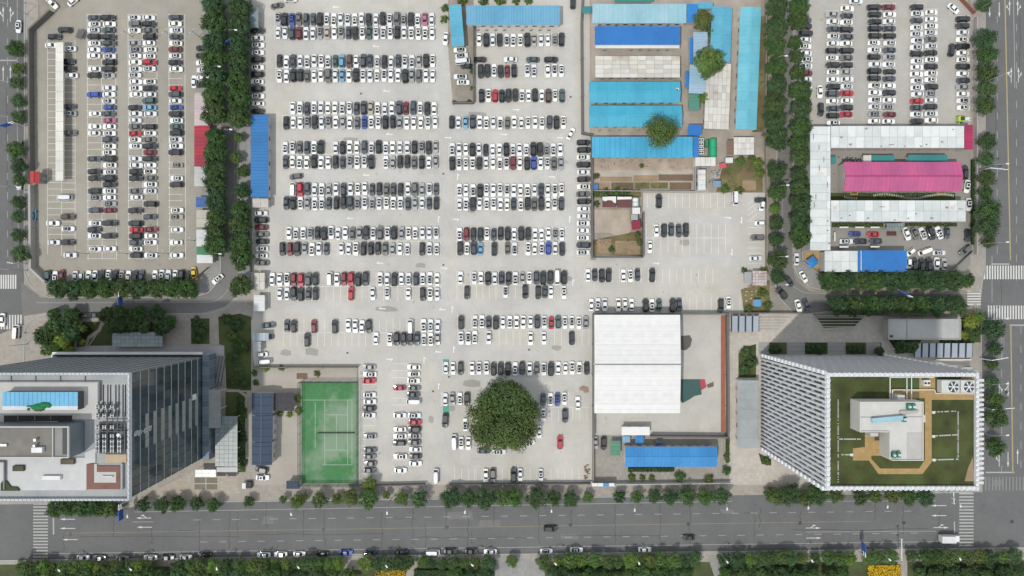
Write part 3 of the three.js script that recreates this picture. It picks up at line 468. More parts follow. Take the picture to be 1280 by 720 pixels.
shed('cabin', 'ribbed green cabin roof between two white cabin roofs', 246, 308.5, 266, 318, 2.6, { category: 'cabin', roof: mt(0.07, 0.26, 0.15, 'metal'), ribs: 0.7, ribDir: 'z', doors: 1 });
shed('cabin', 'white cabin roof just below the ribbed green roof', 246, 318.5, 266, 329, 2.6, { category: 'cabin', roof: R.white, panels: [1, 1], doors: 1 });
{ const t = thing('lying_board', 'grey board leaning in the tan car park near the first parked rows', 'board', [X(103), 0, Z(44)]); new MB(turned(X(103), Z(44), -20)).box(X(99), 1.2, Z(38.5), X(107), 1.35, Z(50)).build('panel', mt(0.13, 0.125, 0.125, 'metal'), t); for (const z of [40, 48]) new MB().cyl(X(103), 0, Z(z), 0.08, 1.2, 8).build('leg', C.pole, t); }

// along the lane and the west edge of the big lot
shed('long_shed', 'long shed with plain blue roof between lane and big car park', 313.5, 143.5, 335.5, 247, 3.6, { roof: mt(0.022, 0.165, 0.42, 'metal', { roughness: 0.6 }), ribs: 1.1, ribDir: 'x', doors: 6 });
shed('cabin', 'stained white cabin roof at the lower end of the long blue shed', 315.5, 248, 335.5, 259.5, 3.0, { category: 'cabin', roof: R.offWhite, panels: [2, 1], tones: creamTones, doors: 1 });
shed('cabin', 'stained cream cabin beside the big car park near two white cars', 318, 341, 331, 362, 2.8, { category: 'cabin', roof: R.offWhite, panels: [2, 2], tones: creamTones, doors: 1 });
shed('cabin', 'ribbed white cabin roof below the stained cream cabin', 317.5, 369, 331, 389, 2.8, { category: 'cabin', roof: R.white, ribs: 1.2, ribDir: 'x', doors: 1 });
shed('canopy', 'pale blue-grey canopy with a car nose poking out from under it', 315.5, 416, 336, 426, 2.6, { category: 'canopy', open: 1, roof: mt(0.4, 0.45, 0.5, 'metal'), panels: [5, 1], tones: [mt(0.42, 0.47, 0.52, 'metal'), mt(0.36, 0.41, 0.46, 'metal')] });
shed('canopy', 'small pale grey roof below the blue-grey canopy', 317, 427, 326, 439.5, 2.6, { category: 'canopy', open: 1, roof: mt(0.42, 0.44, 0.44, 'metal'), ribs: 1.4 });
{ const c = shed('glass_shelter', 'hazy glass roofed shelter beside the lane trees', 312, 10, 323, 35, 2.8, { category: 'shelter', open: 1, roof: mt(0.22, 0.29, 0.31, 'metal', { roughness: 0.2 }), ribs: 1.6, ribDir: 'x' }); }

// block of workers' sheds, top middle
shed('site_shed', 'upright cyan roof with white cars parked just below it', 563, 6, 578.5, 58, 3.2, { turn: 4.5, roof: R.cyan, ribs: 0.9, ribDir: 'x', doors: 3 });
shed('site_shed', 'wide cyan roof with white front above the fenced car rows', 583, 7, 700, 31, 3.6, { roof: R.sky === 0 ? null : mt(0.13, 0.36, 0.53, 'metal', { roughness: 0.6 }), ribs: 1.0, wall: C.white, doors: 10 });
shed('green_kiosk', 'tiny teal roof on the wall beside the pale cyan shed', 728, 8, 740, 16, 2.6, { category: 'kiosk', roof: R.teal, ribs: 0.9, doors: 0 });
shed('green_kiosk', 'long flat green roof cut by the top edge above the pale cyan shed', 768, -6, 816, 2, 2.8, { category: 'kiosk', roof: mt(0.03, 0.28, 0.22, 'metal'), ribs: 1, doors: 0 });
shed('site_shed', 'pale cyan ribbed shed roof topmost of the roof stack', 740.5, 5, 858, 29, 3.6, { roof: R.cyanPale, ribs: 1.6, wall: C.white, doors: 10 });
shed('site_shed', 'short strong blue roof section at the end of the pale cyan roof', 858.5, 5, 872, 28, 3.5, { roof: mt(0.03, 0.22, 0.56, 'metal'), ribs: 0.9, doors: 1 });
shed('site_shed', 'small cyan roof over a dark opening beside two trees', 872.5, 3, 891, 11, 3.3, { roof: R.cyan, ribs: 0.9, doors: 1 });
{ const t = shed('site_shed', 'bright blue flat roof with white lower edge in the roof stack', 743.5, 33, 850, 56, 3.8, { roof: R.blue, wall: C.white, doors: 9 }), b = box3(t); new MB().box(b.cx - b.w + 0.3, b.h - 0.4, b.cz + b.d + 0.01, b.cx + b.w - 0.1, b.h - 0.22, b.cz + b.d + 1.1).build('eave_strip', mt(0.66, 0.66, 0.63, 'metal'), t); }
shed('panel_shed', 'flat white panelled roof with brown stains in the roof stack', 744, 70, 850, 97, 3.4, { roof: R.cream, panels: [10, 5], tones: creamTones, under: C.grey, doors: 9 });
shed('site_shed', 'cyan gable roof with a small white box on its right end', 736, 102, 850, 128.5, 3.2, { roof: R.sky, gable: 'x', rise: 0.9, ribs: 1.1, ribHigh: 0.04, wall: C.white, doors: 9 });
shed('site_shed', 'cyan gable roof whose lower corner a fluffy tree covers', 736, 132, 852, 158.5, 3.2, { roof: R.sky, gable: 'x', rise: 0.9, ribs: 1.1, ribHigh: 0.04, wall: C.white, doors: 9 });
{ const t = thing('roof_unit', 'small white box on the right end of a cyan gable roof', 'air conditioner', [X(846, 4), 3.3, Z(112, 4)]); new MB().box(X(844.7, 4), 3.9, Z(110.7, 4), X(848, 4), 4.7, Z(113, 4)).build('casing', C.white, t); new MB().cyl(X(846.4, 4.7), 4.703, Z(111.9, 4.7), 0.3, 4.75, 12).build('fan_grille', C.dark, t); }
shed('site_shed', 'wide cyan ribbed roof lowest of the stack, above the vegetable beds', 740, 171, 866, 197, 3.4, { roof: mt(0.06, 0.37, 0.58, 'metal', { roughness: 0.6 }), ribs: 1.77, ribHigh: 0.1, doors: 10 });
shed('site_shed', 'blue roof patch at the end of the wide cyan ribbed roof', 866.5, 171, 873, 196, 3.2, { roof: mt(0.03, 0.19, 0.52, 'metal'), doors: 1 });
shed('site_shed', 'small square strong blue roof between cyan sheds and barrels', 860, 156, 877, 169, 3, { roof: mt(0.025, 0.17, 0.5, 'metal'), ribs: 0.9, doors: 1 });
for (let i = 0; i < 4; i++) { const y = 175 + i * 5.2, t = thing('roof_unit', ORD[i] + ' white air unit from the top beside the green barrel roofs', 'air conditioner', [X(876, 2), 0, Z(y, 2)]); new MB().box(X(873.4, 2), 0, Z(y - 2, 2), X(879.6, 2), 2.2, Z(y + 2, 2)).build('casing', C.white, t); for (const x of [875, 878]) new MB().cyl(X(x, 2.2), 2.203, Z(y, 2.2), 0.36, 2.26, 12).build('fan_grille', C.dark, t); }
function barrel(name, label, x0, y0, x1, y1, h, m, cat = 'shelter') {        // half-round roof along y
  const t = thing(name, label, cat, [X((x0 + x1) / 2), 0, Z((y0 + y1) / 2)]), b = new MB(), cx = X((x0 + x1) / 2, h), w = M(x1 - x0, h) / 2, za = Z(y0, h), zb = Z(y1, h), n = 12, P = (i, z) => V(cx - w * Math.cos(Math.PI * i / n), h * 0.55 + Math.sin(Math.PI * i / n) * h * 0.45, z);
  for (let i = 0; i < n; i++) b.quad(P(i, za), P(i, zb), P(i + 1, zb), P(i + 1, za));
  b.build('roof', m, t); new MB().ring(cx - w + 0.05, 0, za + 0.05, cx + w - 0.05, h * 0.56, zb - 0.05, 0.1).build('wall', C.grey, t);
  const e = new MB(); for (const z of [za, zb]) for (let i = 0; i < n; i++) e.tri(V(cx, h * 0.55, z), P(i, z), P(i + 1, z)); e.build('end_wall', m, t);
  const r = new MB(); for (const f of [0.05, 0.5, 0.95]) for (let i = 0; i < n; i++) { const z = za + (zb - za) * f; r.bar(P(i, z).setY(P(i, z).y + 0.05), P(i + 1, z).setY(P(i + 1, z).y + 0.05), 0.05); } r.build('hoop', C.green, t);
}
barrel('barrel_shed', 'large bright green barrel roof beside the white air units', 887.5, 173, 897, 196, 3, mt(0.012, 0.36, 0.17, 'metal', { roughness: 0.5 }));
barrel('barrel_shed', 'smaller dull green barrel roof left of the bright green one', 882, 174.5, 886.5, 183, 2.4, mt(0.05, 0.26, 0.11, 'metal', { roughness: 0.5 }));
shed('site_shed', 'upright cyan roof in the top row with a tree at its foot', 888.5, 9, 914, 78, 3.6, { turn: -2, roof: R.cyan, gable: 'z', rise: 0.7, ribs: 1.3, ribHigh: 0.05, wall: C.white, doors: 6 });
shed('site_shed', 'pale blue weathered roof under the overhanging tree crowns', 866.5, 40, 884.5, 80, 3.2, { roof: mt(0.26, 0.4, 0.5, 'worn'), ribs: 1.1, ribDir: 'x', doors: 3 });
shed('lean_to', 'thin strong blue lean-to strip beside the pale blue weathered roof', 862, 47, 866, 79, 2.8, { category: 'lean-to', roof: mt(0.03, 0.19, 0.5, 'metal'), doors: 0, eave: 0.1 });
shed('site_shed', 'pale blue roof below a large tree with wires above it', 861.5, 81, 883, 117, 3.2, { turn: -2, roof: mt(0.28, 0.43, 0.53, 'worn'), ribs: 1.1, ribDir: 'x', doors: 3 });
shed('lean_to', 'short strong blue lean-to beside the wire-crossed pale roof', 857, 89, 861, 109, 2.7, { category: 'lean-to', roof: mt(0.03, 0.19, 0.5, 'metal'), doors: 0, eave: 0.1 });
shed('site_shed', 'dull green roof between cyan sheds and the tall tan panel roof', 861, 117.5, 874.5, 138, 2.9, { roof: R.greyGreen === 0 ? null : mt(0.08, 0.24, 0.19, 'metal'), ribs: 1, ribDir: 'x', doors: 2 });
shed('panel_shed', 'long upright tan stained panel roof beside the tree', 881.5, 79, 912.5, 161.5, 3.4, { turn: -2.2, roof: R.cream, panels: [6, 9], tones: creamTones, under: C.grey, doors: 6 });
shed('site_shed', 'longest upright cyan gable roof beside the lane tree row', 922.5, 9.5, 948.5, 162, 3.6, { turn: -2.3, roof: R.aqua, gable: 'z', rise: 0.8, ribs: 1.5, ribHigh: 0.05, wall: C.white, doors: 10 });
shed('panel_shed', 'white and rust panelled roof above the rough grass patch', 917, 171.5, 942.5, 193.5, 3, { roof: R.offWhite, panels: [5, 3], tones: [mt(0.6, 0.59, 0.56, 'worn'), mt(0.55, 0.53, 0.5, 'worn')], doors: 2 });
shed('lean_to', 'dull brown lean-to roof attached to the white and rust roof', 908.5, 175.5, 916.5, 193.5, 2.7, { category: 'lean-to', roof: mt(0.2, 0.12, 0.09, 'worn'), ribs: 1.2, doors: 0 });
shed('container', 'white shipping container lying across beside the beds', 869, 196.5, 894.5, 207.5, 2.8, { category: 'container', roof: R.white, panels: [4, 1], tones: [mt(0.62, 0.62, 0.59, 'worn'), mt(0.6, 0.6, 0.57, 'worn')], eave: 0.05, wall: C.white, doors: 2 });
shed('container', 'upright white container at the end of the vegetable beds', 872.5, 212, 882, 237.5, 2.8, { category: 'container', roof: R.white, panels: [1, 4], tones: [mt(0.62, 0.63, 0.62, 'worn'), mt(0.58, 0.6, 0.6, 'worn')], eave: 0.05, wall: C.white, doors: 2 });
shed('container', 'small white cabin beside the red awning', 907, 197, 916, 203.5, 2.6, { category: 'container', roof: R.white, ribs: 1.2, eave: 0.05, doors: 0 });
shed('awning', 'small torn red awning among the clutter by the rough grass', 899, 204, 908, 210, 2.2, { turn: 12, category: 'awning', open: 1, roof: mt(0.5, 0.08, 0.1, 'worn') });
shed('cabin', 'blue-grey boxy cabin beside the clutter and rough grass', 891.5, 226, 901, 234, 2.6, { category: 'cabin', roof: mt(0.2, 0.3, 0.4, 'metal'), ribs: 1.4, doors: 1 });
shed('water_tank_cover', 'small square blue cover at the corner of the beds', 740.5, 230.5, 747.5, 237, 1.2, { category: 'cover', roof: mt(0.05, 0.2, 0.5, 'metal'), doors: 0, eave: 0.1 });
// courtyard farm
shed('farm_shed', 'maroon roof with torn white sheet on the upper left of courtyard', 753, 249, 770, 259, 2.6, { roof: R.maroon, ribs: 0.8, doors: 1 });
shed('farm_shed', 'maroon roof with straight white strip in the courtyard corner', 771.5, 249, 790, 259.5, 2.6, { roof: mt(0.13, 0.055, 0.055, 'worn'), ribs: 0.8, doors: 1 });
for (const [i, pts] of [[0, [[753, 246], [770, 245.5], [770, 254], [767, 253], [765, 250.5], [760, 250], [757, 251.5], [753.5, 250.5]]], [1, [[771.5, 246], [789.5, 246], [789.5, 249], [771.5, 249.5]]]]) { const t = thing('roof_sheet', ['torn white sheet over the first maroon courtyard roof', 'straight white sheet along the second maroon courtyard roof'][i], 'sheet', [X(pts[0][0]), 2.7, Z(pts[0][1])]); new MB().prism(pts.map(([x, y]) => [X(x, 2.8), Z(y, 2.8)]), 2.74, 2.8).build('sheet', C.white, t); }
barrel('barrel_shed', 'white rounded greenhouse roof at the courtyard corner', 790.5, 247, 799, 258, 2.6, C.white);
shed('cabin', 'small white square roof below the rounded courtyard greenhouse', 790.5, 259.5, 800, 267.5, 2.5, { category: 'cabin', roof: C.white, ribs: 1.4, doors: 1 });
shed('cabin', 'small grey roof between the white square and the red roof', 789, 268, 797, 275, 2.4, { category: 'cabin', roof: mt(0.33, 0.34, 0.34, 'worn'), ribs: 1, doors: 0 });
shed('cabin', 'small crimson roof at the edge of the planted courtyard', 789.5, 276, 800.5, 287, 2.4, { turn: 8, category: 'cabin', roof: mt(0.27, 0.03, 0.06, 'metal'), ribs: 0.9, doors: 1 });

// white U-shaped wings with the pink roofed hall
const lg = (n) => Array.from({ length: n + 1 }, (_, i) => i / n);
shed('office_wing', 'top white panelled wing above the pink roof', 1038.5, 157.5, 1205, 185, 6, { roof: R.white, panels: [16, 2], tones: whiteTones, under: C.concrete, wall: mt(0.55, 0.45, 0.44, 'wall'), doors: 14 });
shed('office_wing', 'short raspberry red end of the top white wing', 1205.5, 156, 1216, 187, 5.6, { roof: mt(0.36, 0.03, 0.1, 'metal'), ribs: 1.1, ribDir: 'x', doors: 1 });
shed('office_wing', 'upright white panelled wing beside the lane tree row', 1012.5, 158, 1038, 313, 6, { roof: R.white, panels: [2, 15], edges: [0, 0.82, 1], tones: whiteTones, under: C.concrete, doors: 12 });
shed('office_wing', 'middle white panelled wing between garden strip and walled yard', 1038.5, 250.5, 1207, 277, 6, { roof: R.white, panels: [16, 2], tones: whiteTones, under: C.concrete, wall: mt(0.5, 0.5, 0.48, 'wall'), doors: 14 });
shed('office_wing', 'lowest white wing beside the strong blue flat roof', 1030.5, 313.5, 1072, 340, 5, { roof: R.white, panels: [4, 2], tones: whiteTones, under: C.concrete, doors: 4 });
{ const t = shed('office_wing', 'strong blue flat roof with one white seam above the trees', 1072.5, 313, 1133.5, 340, 5, { roof: R.blue, doors: 5 }), b = box3(t); new MB().box(b.cx - b.w + 0.9, b.h + 0.1, b.cz - b.d + 0.1, b.cx - b.w + 1.1, b.h + 0.16, b.cz + b.d - 0.1).build('seam', C.white, t); }
shed('hall', 'large ribbed pink gable roof inside the white wings', 1054.5, 202.5, 1201, 239, 5.5, { roof: R.pink, gable: 'x', rise: 1.2, ribs: 1.35, ribHigh: 0.08, capMat: mt(0.38, 0.05, 0.17, 'metal'), wall: mt(0.52, 0.48, 0.44, 'wall'), doors: 12 });
shed('lean_to', 'shorter teal lean-to roof beside the white box above the pink roof', 1089.5, 194, 1118, 202, 2.8, { category: 'lean-to', roof: R.teal, ribs: 0.9, doors: 2 });
shed('lean_to', 'longer teal lean-to roof above the pink roof', 1135, 193.5, 1184, 202, 2.8, { category: 'lean-to', roof: R.teal, ribs: 0.9, doors: 3 });
shed('lean_to', 'tiny teal roof tucked against the upright white wing', 1038.5, 195.5, 1045, 205, 2.6, { category: 'lean-to', roof: R.teal, ribs: 0.9, doors: 0 });
shed('cabin', 'small cream box roof at the end of the shorter teal roof', 1079, 194, 1089, 203, 3, { category: 'cabin', roof: mt(0.62, 0.6, 0.52, 'metal'), doors: 1 });
shed('porch', 'glass roofed porch at the middle of the walled yard', 1108, 279, 1129, 287.5, 3.2, { category: 'porch', open: 1, roof: mt(0.18, 0.21, 0.21, 'metal', { roughness: 0.25 }), panels: [6, 2], tones: [mt(0.18, 0.215, 0.215, null, { roughness: 0.2 }), mt(0.22, 0.26, 0.25, null, { roughness: 0.2 })] });
for (const [i, [x, y, w, h]] of [[1046.5, 283.8, 11, 1.8], [1066, 283.8, 11, 1.8], [1085, 283.8, 11, 1.8], [1046.5, 307.8, 11, 2.2], [1085, 307.8, 11, 2.2], [1039.8, 291, 1.6, 11]].entries()) {
  const t = thing('notice_rack', ['first', 'second', 'third', 'lower first', 'lower second', 'upright'][i] + ' white display rack along the walls of the inner yard', 'display rack', [X(x + w / 2), 0, Z(y + h / 2)], 'white racks in the inner yard');
  new MB().box(X(x), 1.6, Z(y), X(x + w), 1.75, Z(y + h)).build('canopy', C.white, t); new MB().box(X(x + 0.6), 0.3, Z(y + h * 0.4), X(x + w - 0.6), 1.59, Z(y + h * 0.6)).build('board', C.steel, t);
}
{ const t = thing('planter_crate', 'dark maroon crate lying in the middle of the walled yard', 'crate', [X(1113), 0, Z(292.4)]); new MB().ring(X(1108.3), 0, Z(290), X(1119), 0.7, Z(294.6), 0.12).build('sides', R.maroon, t); new MB().box(X(1108.9), 0.05, Z(290.6), X(1118.4), 0.55, Z(294)).build('filling', mt(0.12, 0.06, 0.06, 'soil'), t); }
for (const t of scene.children.filter((o) => o.name.startsWith('office_wing'))) {     // vents, outdoor units and dark scuppers along the flat roofs
  const b = box3(t), long = b.w > b.d, n = Math.round(Math.max(b.w, b.d) / 2.2); if (n < 4) continue;
  for (let i = 0; i < n; i++) { const f = (i + rr(0.2, 0.8)) / n * 2 - 1, side = rnd() < 0.65 ? (rnd() < 0.5 ? 0.86 : 0.7) : rr(-0.8, 0.5), x = long ? b.cx + f * b.w * 0.97 : b.cx + side * b.w, z = long ? b.cz + side * b.d : b.cz + f * b.d * 0.97, s = rr(0.15, 0.38), y = b.h + 0.12; if (rnd() < 0.45) new MB().box(x - s, y, z - s * 0.6, x + s, y + 0.5, z + s * 0.6).build('roof_vent', mt(0.3, 0.3, 0.29, 'metal'), t); else if (rnd() < 0.5) new MB().cyl(x, y, z, 0.16, y + 0.4, 8).build('roof_vent', mt(0.12, 0.11, 0.11), t); else new MB().box(x - (long ? 0.9 : 0.08), y, z - (long ? 0.08 : 0.9), x + (long ? 0.9 : 0.08), y + 0.14, z + (long ? 0.08 : 0.9)).build('roof_pipe', mt(0.2, 0.17, 0.16), t); }
}
// little terrace with parasol
sheet('terrace', [[1005, 314], [1030, 314], [1030, 341], [1026, 342], [1005, 328]], mt(0.42, 0.3, 0.15, 'pave'), 0.06);
{ const t = thing('parasol', 'square blue parasol on the tan corner terrace', 'parasol', [X(1011.5), 0, Z(328)]); const b = new MB(turned(X(1011.5), Z(328), 35)), c = V(X(1011.5), 3.2, Z(328)), r = 1.6; const k = [[-r, -r], [r, -r], [r, r], [-r, r]].map(([a, d]) => V(c.x + a, 2.6, c.z + d)); for (let i = 0; i < 4; i++) b.tri(c, k[(i + 1) % 4], k[i]); b.build('canopy', mt(0.03, 0.22, 0.55, 'metal'), t); new MB().cyl(c.x, 0, c.z, 0.05, 3.1, 8).build('pole', C.pole, t); }
{ // picket curve in the garden strip
  const t = thing('picket_fence', 'wavy line of short white pickets in the garden below the pink roof', 'fence', [X(1115), 0, Z(246)]);
  for (let i = 0; i < 64; i++) { const x = 1055 + i * 2.15; if (x > 1072 && x < 1090) continue; const y = 245.5 + 2.6 * Math.sin((x - 1050) / 11.5); new MB().box(X(x - 0.3), 0, Z(y - 1.4), X(x + 0.3), 0.55, Z(y + 1.4)).build('picket', C.paint, t); }
}
for (const [i, x] of [1067, 1176].entries()) { const t = thing('planter', (i ? 'right' : 'left') + ' yellow planter box in the garden strip below the pink roof', 'planter', [X(x), 0, Z(241.5)]); new MB().ring(X(x - 4.5), 0, Z(240), X(x + 4.5), 0.5, Z(243.5), 0.15).build('box', mt(0.5, 0.4, 0.06), t); new MB().box(X(x - 4), 0.05, Z(240.6), X(x + 4), 0.42, Z(243)).build('soil', C.soilDark, t); }

// bike sheds, low buildings near the roof garden tower
{ const t = shed('low_building', 'long low grey roof half in the shadow of the tower', 1109.5, 398.5, 1200.5, 424.5, 4, { roof: mt(0.42, 0.42, 0.41, 'metal'), doors: 6 }), b = box3(t); new MB().ring(b.cx - b.w + 0.02, b.h + 0.1, b.cz - b.d + 0.02, b.cx + b.w - 0.02, b.h + 0.45, b.cz + b.d - 0.02, 0.25).build('parapet', mt(0.4, 0.4, 0.37, 'wall'), t); new MB().cyl(b.cx - b.w + 1.2, b.h + 0.1, b.cz + b.d - 1.2, 0.4, b.h + 0.7, 12).build('vent', C.dark, t); new MB().box(b.cx - b.w * 0.48, b.h + 0.1, b.cz - b.d + 0.3, b.cx - b.w * 0.48 + 0.15, b.h + 0.22, b.cz + b.d - 0.3).build('seam', C.grey, t); }
function bikeShed(label, x0, y0, x1, y1, n) {
  const h = 2.6, t = thing('bike_shed', label, 'bike shed', [X((x0 + x1) / 2), 0, Z((y0 + y1) / 2)]), dx = (x1 - x0) / n;
  for (let i = 0; i < n; i++) { const a = x0 + i * dx, b = new MB(), xa = X(a + dx * 0.14, h), xb = X(a + dx * 0.92, h), za = Z(y0, h), zb = Z(y1, h); b.quad(V(xa, h + 0.25, za), V(xa, h + 0.05, zb), V(xb, h - 0.1, zb), V(xb, h + 0.1, za)); b.quad(V(xa, h - 0.03, zb), V(xa, h + 0.17, za), V(xb, h + 0.02, za), V(xb, h - 0.18, zb)); b.build('roof_panel', mt(0.36, 0.4, 0.44, 'metal', { roughness: 0.5 }), t); new MB().box(X(a, h), h - 0.25, za - 0.15, X(a + dx * 0.1, h), h - 0.1, zb + 0.15).build('beam', mt(0.035, 0.05, 0.08), t); }
  for (const z of [y0 + 1, y1 - 1]) for (let i = 0; i <= n; i++) new MB().cyl(X(x0 + i * dx, h), 0, Z(z, h), 0.06, h - 0.26, 8).build('post', mt(0.05, 0.06, 0.08), t);
  const s = new MB(); s.box(X(x0), 0.04, Z(y0), X(x1), 0.06, Z(y1)); s.build('floor_slab', mt(0.1, 0.105, 0.11, 'wall'), t);
}
bikeShed('bike shed with eight grey roof panels above the roof garden tower', 1142.5, 429, 1216, 446.5, 8);
bikeShed('bike shed with four grey roof panels beside the white hall yard', 914, 395, 949, 414.5, 4);
for (const [k, x0, x1] of [[0, 949, 986], [1, 1015, 1082]]) for (let i = 0; i < 5; i++) { const t = thing('step_wall', ORD[i] + ' low white edging strip from the top, ' + (k ? 'right' : 'left') + ' of the drive mouth', 'edging', [X((x0 + x1) / 2), 0, Z(397 + i * 4)], 'white edging strips by the drive mouth'); const c = i * 3.2; new MB().box(X(k ? x0 + c : x0), 0, Z(396.7 + i * 3.7), X(k ? x1 - c : x1 - c), 0.5, Z(397.5 + i * 3.7)).build('kerbstone', mt(0.5, 0.5, 0.48, 'wall'), t); }
shed('annex', 'flat grey annex roof at the foot of the striped tower', 924, 475.5, 948, 560, 4, { roof: mt(0.34, 0.37, 0.38, 'metal'), ribs: 2.8, ribDir: 'x', ribHigh: 0.03, wall: C.white, doors: 5, eave: 0.05 });
{ const t = thing('light_ramp', 'white ramp walls between the bike shed and the roof garden tower', 'ramp', [X(1190), 0, Z(452)]); new MB().box(X(1168), 0, Z(448.5), X(1212), 0.9, Z(450)).build('wall', C.paint, t); new MB().prism([[1170, 451], [1212, 452], [1212, 458], [1185, 456]].map(([x, y]) => [X(x), Z(y)]), 0.03, 0.1).build('ramp_floor', mt(0.2, 0.19, 0.18, 'wall'), t); new MB().box(X(1194), 0, Z(459), X(1213), 0.9, Z(460.2)).build('wall', C.paint, t); }

// white hall
{ const h = 7, x0 = 743, x1 = 850, t = shed('hall', 'big white ribbed hall roof in two slopes beside the empty yard', x0, 393.5, x1, 516.5, h, { roof: R.hall, gable: 'x', rise: 1.2, ribs: 1.62, ribHigh: 0.06, cap: false, wall: C.white, doors: 6, capMat: C.grey }), b = box3(t);
  new MB().box(b.cx - b.w, b.h + 1.2, b.cz - 0.2, b.cx + b.w, b.h + 1.37, b.cz + 0.2).build('ridge_cap', mt(0.22, 0.225, 0.23, 'metal'), t); new MB().box(b.cx - b.w - 0.3, b.h - 0.1, b.cz - 0.5, b.cx - b.w - 0.01, b.h + 1.5, b.cz + 0.1).build('gutter_box', C.steel, t); }
shed('gate_cabin', 'small plain white roof on the wall below the white hall', 777, 533.5, 812, 544, 3.2, { category: 'cabin', roof: R.hall, wall: C.white, doors: 2 });
shed('site_office', 'long blue gable roof of the site office by the avenue', 781, 558.5, 896, 583.5, 4.5, { roof: R.azure, gable: 'x', rise: 0.9, ribs: 1.2, ribHigh: 0.05, wall: C.white, doors: 10 });
shed('tarp_shelter', 'pale blue tarp shelter just below the small white roof', 778, 545, 787.5, 553, 2.4, { category: 'shelter', open: 1, roof: mt(0.2, 0.36, 0.5, 'worn'), ribs: 2 });
shed('tarp_shelter', 'strong blue tarp shelter right of the pale blue tarp', 794, 545, 804.5, 553.5, 2.4, { category: 'shelter', open: 1, roof: mt(0.05, 0.23, 0.52, 'metal'), ribs: 2 });
shed('tarp_shelter', 'dark blue awning behind the long blue office roof', 820, 552, 827.5, 556, 2.4, { category: 'shelter', open: 1, roof: mt(0.03, 0.06, 0.16, 'metal') });
shed('tarp_shelter', 'dull green shade roof beside the parked van in the office yard', 763, 551, 775.5, 569, 2.5, { category: 'shelter', open: 1, roof: mt(0.1, 0.25, 0.17, 'metal'), ribs: 1.4 });
{ const t = thing('entrance_sign', 'white and blue sign panels over the yard entrance by the avenue', 'sign', [X(754), 0, Z(604)]), h = 3.5; for (let i = 0; i < 4; i++) new MB().box(X(740 + i * 7.1, h), h - 0.3, Z(604, h), X(746.8 + i * 7.1, h), h, Z(608, h)).build('sign_panel', i === 2 ? mt(0.06, 0.24, 0.5) : mt(0.6, 0.63, 0.66), t); for (const x of [741, 767]) new MB().cyl(X(x), 0, Z(604), 0.12, h - 0.3, 8).build('post', C.pole, t); }
// tarps and rubbish lying in the hall yard
for (const [lb, m, pts, nm] of [['dark teal ground sheet spread beside the white hall', mt(0.045, 0.1, 0.095, 'worn'), [[851, 474], [875, 474], [877, 493], [868, 495], [862, 499], [853, 504], [851, 500]], 'ground_sheet'], ['red cloth at the end of the dark teal sheet', mt(0.42, 0.06, 0.08, 'worn'), [[875, 474], [881, 474], [883, 484], [876, 488]], 'ground_sheet'], ['brown debris trail beside the red cloth', mt(0.2, 0.15, 0.11, 'soil'), [[883, 481], [892, 477], [892, 483], [885, 485]], 'rag_pile'], ['dark round stain of dumped soil beside the white hall', mt(0.13, 0.12, 0.11, 'soil'), [[851, 420], [862, 419], [865, 424], [863, 433], [857, 438], [851, 437]], 'soil_heap']]) { const t = thing(nm, lb, nm.replace('_', ' '), [X(pts[0][0]), 0, Z(pts[0][1])]); new MB().prism(pts.map(([x, y]) => [X(x), Z(y)]), 0.03, 0.09).build('cloth', m, t); }

// dark blue house and tarps beside the tennis court
{ const h = 4.5; for (const [i, y0, y1, x1] of [[0, 491, 519, 341], [1, 519.5, 552, 341], [2, 552.5, 581, 340]]) shed('blue_house', ['upper', 'middle', 'lower'][i] + ' section of the dark blue roofed house by the tennis court', 315, y0, x1, y1, h, { roof: R.navy, gable: 'z', rise: 1.0, ribs: 2.8, ribHigh: 0.12, doors: 2, wall: C.wall }); }
for (const [i, y] of [491, 502.5].entries()) shed('canopy', (i ? 'lower' : 'upper') + ' charcoal awning above the bare yard beside the tennis court', 342, y, 368, y + 11, 3, { category: 'canopy', open: 1, roof: mt(0.055, 0.055, 0.062, 'metal'), ribs: 3 });
shed('guard_hut', 'small slate blue roof at the bottom corner of the bare yard', 358, 601, 375, 611, 3, { category: 'hut', roof: mt(0.05, 0.07, 0.1, 'metal'), ribs: 1.2, doors: 1 });
{ const t = thing('pallet_stack', 'rust brown pallets lying above the bare yard by the tennis court', 'pallets', [X(377), 0, Z(470)]); for (let i = 0; i < 4; i++) for (let j = 0; j < 5; j++) new MB().box(X(371 + i * 3.4), 0.02 + 0.16 * (j % 2), Z(466.5 + j * 1.5), X(374 + i * 3.4), 0.14 + 0.16 * (j % 2), Z(467.6 + j * 1.5)).build('plank', mt(0.22, 0.12, 0.08, 'worn'), t); }
shed('greenhouse', 'low grey glass panel roof sunk in the shaded garden', 141, 415, 203.5, 433.5, 2.4, { category: 'glass roof', open: 1, roof: C.slate, panels: [12, 4], tones: [mt(0.24, 0.29, 0.29, null, { roughness: 0.3 }), mt(0.21, 0.26, 0.27, null, { roughness: 0.3 }), mt(0.26, 0.3, 0.3, null, { roughness: 0.3 })] });
shed('roof_deck', 'checkered pale plastic roof by the tree-lined lane', 940.5, 338.5, 958.5, 357, 2.6, { category: 'shed', roof: mt(0.42, 0.33, 0.31, 'worn'), panels: [5, 5], tones: [mt(0.5, 0.44, 0.42, 'worn'), mt(0.42, 0.35, 0.34, 'worn'), mt(0.46, 0.42, 0.42, 'worn')], doors: 1 });
shed('roof_deck', 'narrow grey corrugated roof left of the checkered roof', 930.5, 340, 939.5, 354, 2.4, { category: 'shed', roof: mt(0.33, 0.33, 0.33, 'worn'), ribs: 0.8, doors: 0 });
shed('water_tank_cover', 'small bright blue square roof in the scrub by the lane', 943, 374.5, 951, 383, 2.2, { category: 'cover', roof: mt(0.08, 0.32, 0.58, 'metal'), doors: 0, eave: 0.1 });

